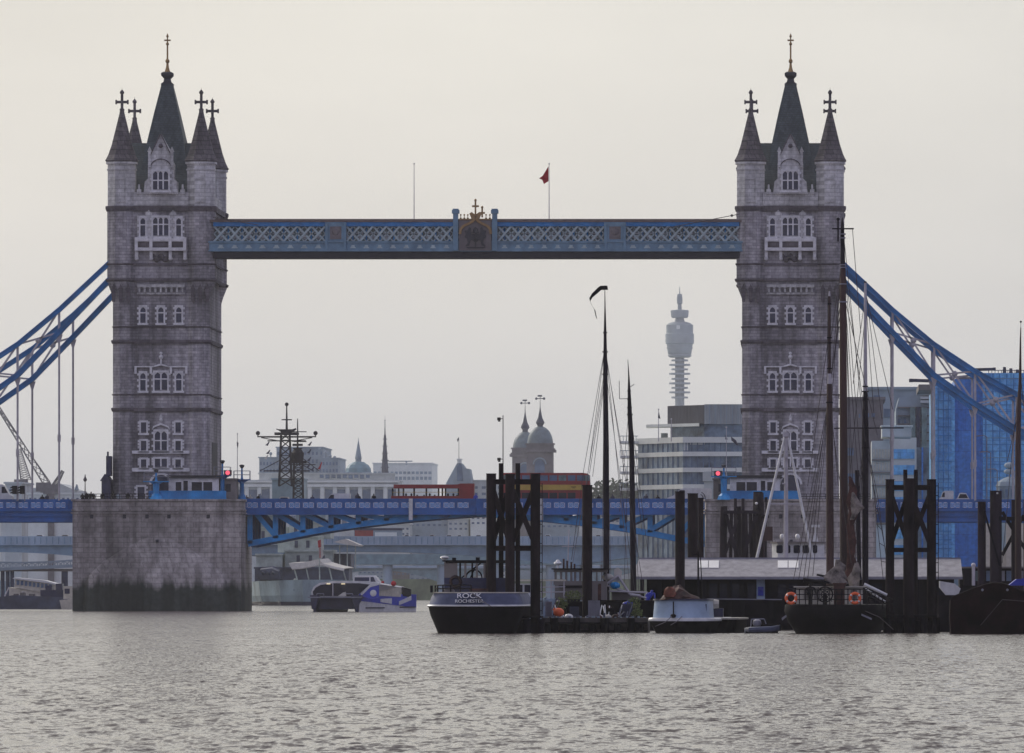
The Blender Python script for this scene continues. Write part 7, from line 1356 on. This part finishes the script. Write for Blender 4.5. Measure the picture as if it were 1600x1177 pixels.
# ---------------- black sailing ship, stern on
Y = 424; z = lambda p: Z(p, Y); T = thing('sailing_ship', 'black-hulled sailing ship seen from its rounded stern with brown masts and orange lifebuoys', 'sailing ship', (X(1300, Y), Y, 0)); cx = X(1296, Y)
hull(T, 'hull', cx, Y, [(-.5, 1.7, 1.0), (.2, 2.15, .6), (.7, 2.45, .2), (1.25, 2.62, 0), (z(945), 2.58, .05)], 24, 2.0, 'black_hull', yaw=.06, sharp=.8)
m = MB(); m.prism([(X(1221, Y), z(966)), (X(1228, Y), z(961)), (X(1229, Y), z(964)), (X(1222, Y), z(970))], Y+1.2, Y+1.5); m.prism([(X(1346, Y), z(959)), (X(1362, Y), z(966)), (X(1362, Y), z(969)), (X(1346, Y), z(962))], Y+.3, Y+.9); m.out('quarter_badge', 'grey_paint', T)
m = MB(); m.box(X(1244, Y+3), X(1348, Y+3), Y+3, Y+5, z(944), z(918)); m.box(X(1240, Y+3), X(1352, Y+3), Y+2.8, Y+5.2, z(918), z(916)); m.out('deckhouse', 'cream_paint', T)
for p in (1256, 1272, 1330): m = MB(); m.box(X(p, Y+3), X(p+9, Y+3), Y+2.94, Y+3, z(936), z(922)); m.out('window', 'city_brown', T)
m = MB(); m.box(X(1303, Y), X(1320, Y), Y+.9, Y+1.6, z(945), z(912)); m.box(X(1301, Y), X(1322, Y), Y+.85, Y+1.65, z(913), z(911)); m.out('companionway', 'tarp_brown', T)
m = MB(); xs_ = [1230+k*9.5 for k in range(14)]
for p in xs_: m.cyl((X(p, Y), Y+.5, z(945)), (X(p, Y), Y+.5, z(921)), .03, .03, 5)
for h in (921, 929, 937): m.cyl((X(1228, Y), Y+.5, z(h)), (X(1356, Y), Y+.5, z(h)), .025, .025, 5)
for k in range(8): m.cyl((X(1356+k*6, Y), Y+1+k*.7, z(946+k*1.6)), (X(1356+k*6, Y), Y+1+k*.7, z(924+k*1.8)), .03, .03, 5)
for h in (0, 8): m.cyl((X(1356, Y), Y+1, z(924+h)), (X(1398, Y), Y+6, z(937+h)), .03, .03, 5)
m.out('stern_rail', 'black_iron', T)
m = MB(); wc = (X(1289, Y), Y+.9, z(929)); m.torus(wc, .42, .04, 24, 6)
for k in range(8): a = math.pi*k/4; m.cyl(wc, (wc[0]+.56*math.cos(a), wc[1], wc[2]+.56*math.sin(a)), .025, .02, 5)
m.torus(wc, .2, .03, 14, 5); m.cyl((wc[0], wc[1]-.1, wc[2]), (wc[0], wc[1]+.1, wc[2]), .09); m.box(wc[0]-.12, wc[0]+.12, wc[1]+.1, wc[1]+.35, z(945), wc[2]); m.out('ship_wheel', 'black_iron', T)
person(1266, Y+1.4, z(945), 'dark-clad person standing next to the ship wheel on the black ship', 'black_iron', h=1.15)
for p, lb in ((1236, 'orange lifebuoy on the stern rail of the black ship, nearest the inflatable'), (1336, 'orange lifebuoy on the stern rail of the black ship, nearest the braced piles')):
    m = MB(); c = (X(p, Y), Y+.36, z(935)); m.torus(c, .27, .085, 20, 8); T2 = thing('lifebuoy', lb, 'lifebuoy', (c[0], c[1], c[2]-.35), 'orange lifebuoys on the black ship'); m.out('ring', 'orange', T2, smooth=True)
    m = MB(); 
    for a in (.6, 2.5, 3.8, 5.6): m.ball((c[0]+.27*math.cos(a), c[1]-.03, c[2]+.27*math.sin(a)), .098, sx=.7, sz=.7)
    m.out('strap', 'white_paint', T2)
mA = mast(T, [(1297, 915, 6.4), (1296.5, 700, 5.8), (1296, 600, 4.4)], Y+6, 'mast_wood'); 
mast(mA, [(1296, 604, 3.8), (1296, 584, 3.4)], Y+6, 'white_rod', 'mast_collar'); mast(mA, [(1296, 586, 2.8), (1296, 480, 2.2), (1296, 462, 1.2)], Y+6, 'mast_wood', 'topmast'); mast(mA, [(1296, 463, 1.8), (1296, 455, 1.2)], Y+6, 'white_rod', 'truck')
bands(mA, [(1296, 629, 6), (1296, 576, 4.4), (1296, 536, 3.8), (1296, 528, 4.4), (1296, 475, 3)], Y+6)
mB = mast(T, [(1319, 905, 7), (1318, 700, 6.6), (1317, 480, 5.6), (1317, 420, 4.6)], Y+9, 'mast_wood'); mast(mB, [(1317, 424, 4), (1316.5, 370, 3.4), (1316, 350, 2.2), (1316, 340, .6)], Y+9, 'mast_dark', 'topmast')
bands(mB, [(1317, 472, 7.5), (1317, 444, 6.4), (1317, 418, 6), (1317, 414, 5.4), (1316.5, 372, 5), (1316.5, 366, 5.4)], Y+9, 'grey_paint')
m = MB(); q = Y+9; m.bar((X(1300, q), q-.3, Z(358, q)), (X(1334, q), q-.3, Z(358, q)), .08); m.bar((X(1309.5, q), q-.3, Z(341, q)), (X(1309.5, q), q-.3, Z(378, q)), .09); m.ball((X(1309.5, q), q-.3, Z(343, q)), .1); m.out('crosstree', 'mast_dark', mB)
mC = mast(T, [(1352, 915, 5.2), (1352, 760, 5), (1352, 680, 5.8), (1352, 610, 3.4)], Y+16, 'mast_dark'); mast(mC, [(1352, 612, 3.6), (1352, 560, 3.0), (1352, 442, 2.0)], Y+16, 'white_rod', 'topmast'); bands(mC, [(1352, 604, 4.6), (1352, 612, 5.4), (1352, 624, 4.8), (1352, 441, 2.4), (1352, 700, 6)], Y+16)
m = MB(); q = Y+16; m.cyl((X(1303, q), q-.3, Z(669.5, q)), (X(1412, q), q-.3, Z(669, q)), .04, .04, 6); m.cyl((X(1339, q), q-.3, Z(735, q)), (X(1343, q), q-.3, Z(905, q)), .13); m.out('yard', 'mast_dark', mC)
stay(mB, [((1319, 375), (1352, 690)), ((1319, 415), (1350, 640)), ((1320, 420), (1348, 760)), ((1321, 472), (1342, 760)), ((1322, 480), (1332, 900)), ((1323, 520), (1338, 900)), ((1332, 358), (1345, 520)), ((1321, 472), (1371, 680)), ((1314, 420), (1270, 900)), ((1313, 472), (1262, 905)), ((1314, 480), (1255, 910)), ((1316, 400), (1300, 620))], Y+9)
stay(mA, [((1294, 462), (1292, 600)), ((1297, 536), (1314, 420)), ((1294, 530), (1262, 760)), ((1294, 630), (1240, 905)), ((1295, 632), (1248, 905)), ((1297, 640), (1330, 880)), ((1298, 632), (1310, 760))], Y+6)
stay(mC, [((1351, 470), (1333, 600)), ((1353, 455), (1378, 655)), ((1353, 470), (1366, 655)), ((1352, 455), (1395, 640)), ((1351, 500), (1326, 760)), ((1350, 690), (1330, 905)), ((1350, 695), (1322, 880)), ((1354, 690), (1372, 780)), ((1354, 700), (1392, 905)), ((1356, 680), (1380, 905)), ((1372, 780), (1386, 880)), ((1349, 700), (1338, 905))], Y+16)
m = MB()
for k in range(7): t = (k+1)/8; m.cyl((X(1350+(1322-1350)*t, Y+16), Y+16, Z(695+(880-695)*t, Y+16)), (X(1350+(1338-1350)*t, Y+16), Y+16, Z(700+(905-700)*t, Y+16)), .018, .018, 4); m.cyl((X(1354+(1392-1354)*t, Y+16), Y+16, Z(700+205*t, Y+16)), (X(1356+(1380-1356)*t, Y+16), Y+16, Z(680+225*t, Y+16)), .018, .018, 4)
m.out('ratlines', 'rope', mC)
def cloth(root, pts, Yc, mt, name, seed=1, dep=.45):
    """gathered sail: a crumpled closed bundle following an outline of (px, py, radius px)"""
    rs_ = random.Random(seed); rs = []
    for p, y, r in pts:
        rr_ = r*Yc/F; rs.append([(X(p, Yc)+rr_*(1+rs_.uniform(-.3, .3))*math.cos(t), Yc+dep*rr_*(1+rs_.uniform(-.4, .4))*math.sin(t), Z(y, Yc)+rs_.uniform(-.05, .05)) for t in [2*math.pi*k/11 for k in range(11)]])
    m = MB(); m.rings(rs); return m.out(name, mt, root, smooth=False)
mat('old_sail', (.10,.085,.075), .9, .45, 2.5, tint=(.30,.26,.23)); mat('red_sail', (.07,.03,.025), .9, .4, 2)
cloth(T, [(1328, 745, 2), (1333, 765, 5), (1330, 785, 7), (1333, 800, 8), (1328, 820, 6), (1330, 845, 7), (1329, 870, 6), (1332, 890, 8), (1326, 908, 9)], Y+7, 'red_sail', 'furled_sail', 2)
cloth(T, [(1333, 770, 2), (1336, 785, 6), (1340, 793, 9), (1336, 802, 5), (1331, 812, 3)], Y+5, 'old_sail', 'furled_sail', 3)
cloth(T, [(1309, 875, 3), (1312, 884, 8), (1307, 893, 14), (1303, 902, 19), (1308, 912, 17), (1312, 917, 8)], Y+2.2, 'old_sail', 'furled_sail', 4)
cloth(T, [(1338, 880, 3), (1337, 893, 7), (1334, 905, 9), (1336, 918, 7)], Y+4, 'old_sail', 'furled_sail', 5)
m = MB(); m.cyl((X(1255, Y+2), Y+2, z(905)), (X(1310, Y+2), Y+2, z(912)), .08, .06, 7); m.cyl((X(1276, Y+2), Y+2.3, z(898)), (X(1303, Y+2), Y+2.3, z(903)), .06); m.out('boom', 'black_iron', T)
m = MB(); m.cyl((X(1350, Y+6), Y+6, z(913)), (X(1386, Y+6), Y+6, z(930)), .1, .08, 7); m.cyl((X(1352, Y+6), Y+6.4, z(920)), (X(1384, Y+6), Y+6.4, z(941)), .06); m.out('white_spar', 'white_paint', T)
m = MB(); m.tube([(X(1352, Y), Y+.4, z(955)), (X(1375, Y), Y+.2, z(965)), (X(1396, Y), Y+.2, z(984))], .025, 4); m.out('mooring_rope', 'rope', T)
# ---------------- great brown hull at the edge
Y = 420; z = lambda p: Z(p, Y); T = thing('brown_hull_ship', 'big dark brown upturned-looking hull with a rounded top and a tall brown mast', 'ship', (X(1560, Y), Y, 0))
m = MB(); top = [(1483, 965), (1484, 937), (1487, 932), (1500, 927), (1520, 919), (1540, 912.5), (1553, 909.3), (1568, 911), (1585, 917), (1610, 928), (1640, 942), (1652, 965)]
rs = []
for yy, f, dx in ((0, .985, 0), (.25, 1, 0), (4, 1.0, 2), (10, .98, 6), (16, .8, 12)):
    rs.append([(X(1560+(a-1560)*(f if f < 1 else 1)+dx, Y), Y+yy, .0+(z(b))*f) for a, b in top]+[(X(1642, Y), Y+yy+.6, -.6), (X(1488, Y), Y+yy+.6, -.6)])
m.rings(rs); m.out('hull', 'brown_hull', T, smooth=True)
m = MB(); m.tube([(X(a, Y), Y+.05, z(b)*.985) for a, b in top[1:-1]], .03, 6); m.out('gunwale', 'black_hull', T)
m = MB(); m.tube([(X(1532, Y), Y-.35, z(977)), (X(1555, Y), Y-.3, z(950)), (X(1566, Y), Y-.2, z(937)), (X(1605, Y), Y-.2, z(940))], .022, 5); m.out('mooring_rope', 'rope', T)
for p in (1535, 1574): m = MB(); m.ball((X(p, Y), Y-.02, z(922)), .07, sy=.4); m.out('eye_bolt', 'grey_paint', T)
mast(T, [(1591, 905, 5.5), (1590.5, 700, 4.6), (1592, 640, 3.6), (1594, 590, 2.4), (1594.5, 530, 1.2), (1595, 512, .8)], Y+6, 'mast_wood')
m = MB(); q = Y+6; m.ball((X(1595, q), q, Z(503, q)), .06); m.cyl((X(1595, q), q, Z(513, q)), (X(1595, q), q, Z(503, q)), .012); m.out('vane', 'black_iron', T)
stay(T, [((1593, 590), (1582, 700)), ((1595, 590), (1606, 700)), ((1592, 640), (1574, 720)), ((1582, 700), (1566, 880))], Y+6, .018)
Y = 445; z = lambda p: Z(p, Y); T = thing('motor_cruiser', 'blue-hooded motor boat moored close behind the brown hull', 'boat', (X(1590, Y), Y, 0))
hull(T, 'hull', X(1592, Y), Y, [(-.3, 1.4, .5), (.8, 1.8, .1), (z(930), 1.9, 0)], 10, 1.4, 'navy')
m = MB(); m.prism([(X(1576, Y), z(915)), (X(1590, Y), z(904)), (X(1622, Y), z(903)), (X(1630, Y), z(915))], Y+.5, Y+3); m.out('hood', 'royal_blue', T)
# clutter boats between cluster and brown hull
Y = 446; z = lambda p: Z(p, Y); T = thing('white_dinghy', 'white dinghy lying tilted by the end of the shed roof', 'dinghy', (X(1482, Y), Y, 0))
m = MB(); m.prism([(X(1468, Y), z(908)), (X(1492, Y), z(912)), (X(1501, Y), z(920)), (X(1497, Y), z(930)), (X(1478, Y), z(930)), (X(1468, Y), z(918))], Y, Y+1.6); m.out('hull', 'white_paint', T); m = MB(); m.box(X(1466, Y), X(1500, Y), Y-.2, Y+2, -.3, z(930)); m.out('raft', 'shed_wall', T)
Y = 520; z = lambda p: Z(p, Y); T = thing('house_boat', 'dark house boat with a pale window band behind the brown hull', 'house boat', (X(1560, Y), Y, 0))
m = MB(); m.box(X(1500, Y), X(1640, Y), Y+1, Y+6, -.3, z(888)); m.box(X(1506, Y), X(1524, Y), Y, Y+1, z(915), z(888)); m.out('hull', 'shed_wall', T); m = MB(); m.box(X(1494, Y), X(1645, Y), Y+.4, Y+6.4, z(888), z(885.5)); m.out('roof', 'city_brown', T)
for k in range(11): p = 1510+k*10.5; m = MB(); m.box(X(p, Y), X(p+8, Y), Y+.93, Y+1, z(908), z(892)); m.out('window', ('city_window', 'panel_glass', 'grey_paint')[k % 3], T)
m = MB(); m.cyl((X(1521, Y), Y, z(915)), (X(1521, Y), Y, z(884)), .12); m.ball((X(1521, Y), Y, z(883.5)), .16); m.out('chimney', 'white_rod', T)
Y = 560; m = MB(); m.box(X(1538, Y), X(1547, Y), Y, Y+.3, 0, Z(818, Y)); m.box(X(1572, Y), X(1582, Y), Y, Y+.3, 0, Z(818, Y)); m.box(X(1590, Y), X(1602, Y), Y, Y+.3, 0, Z(818, Y)); m.box(X(1536, Y), X(1606, Y), Y+.3, Y+.6, 0, Z(860, Y)); tag(m.out('river_screen', 'cream_paint'), 'pale boarded screen standing between the piles at the edge of the picture', 'screen')
# ================================================================ haze
m = MB(); m.box(-9500, 9500, -200, 30500, -3, 420); hz = m.out('haze', 'haze_grey'); hz['kind'] = 'stuff'
hm = bpy.data.materials.new('haze_air'); hm.use_nodes = True; t = hm.node_tree; t.nodes.remove(t.nodes['Principled BSDF'])
pv = t.nodes.new('ShaderNodeVolumePrincipled'); pv.inputs['Color'].default_value = (1, .99, .96, 1); pv.inputs['Density'].default_value = 0.00005
t.links.new(pv.outputs[0], t.nodes['Material Output'].inputs['Volume']); hz.data.materials.clear(); hz.data.materials.append(hm)
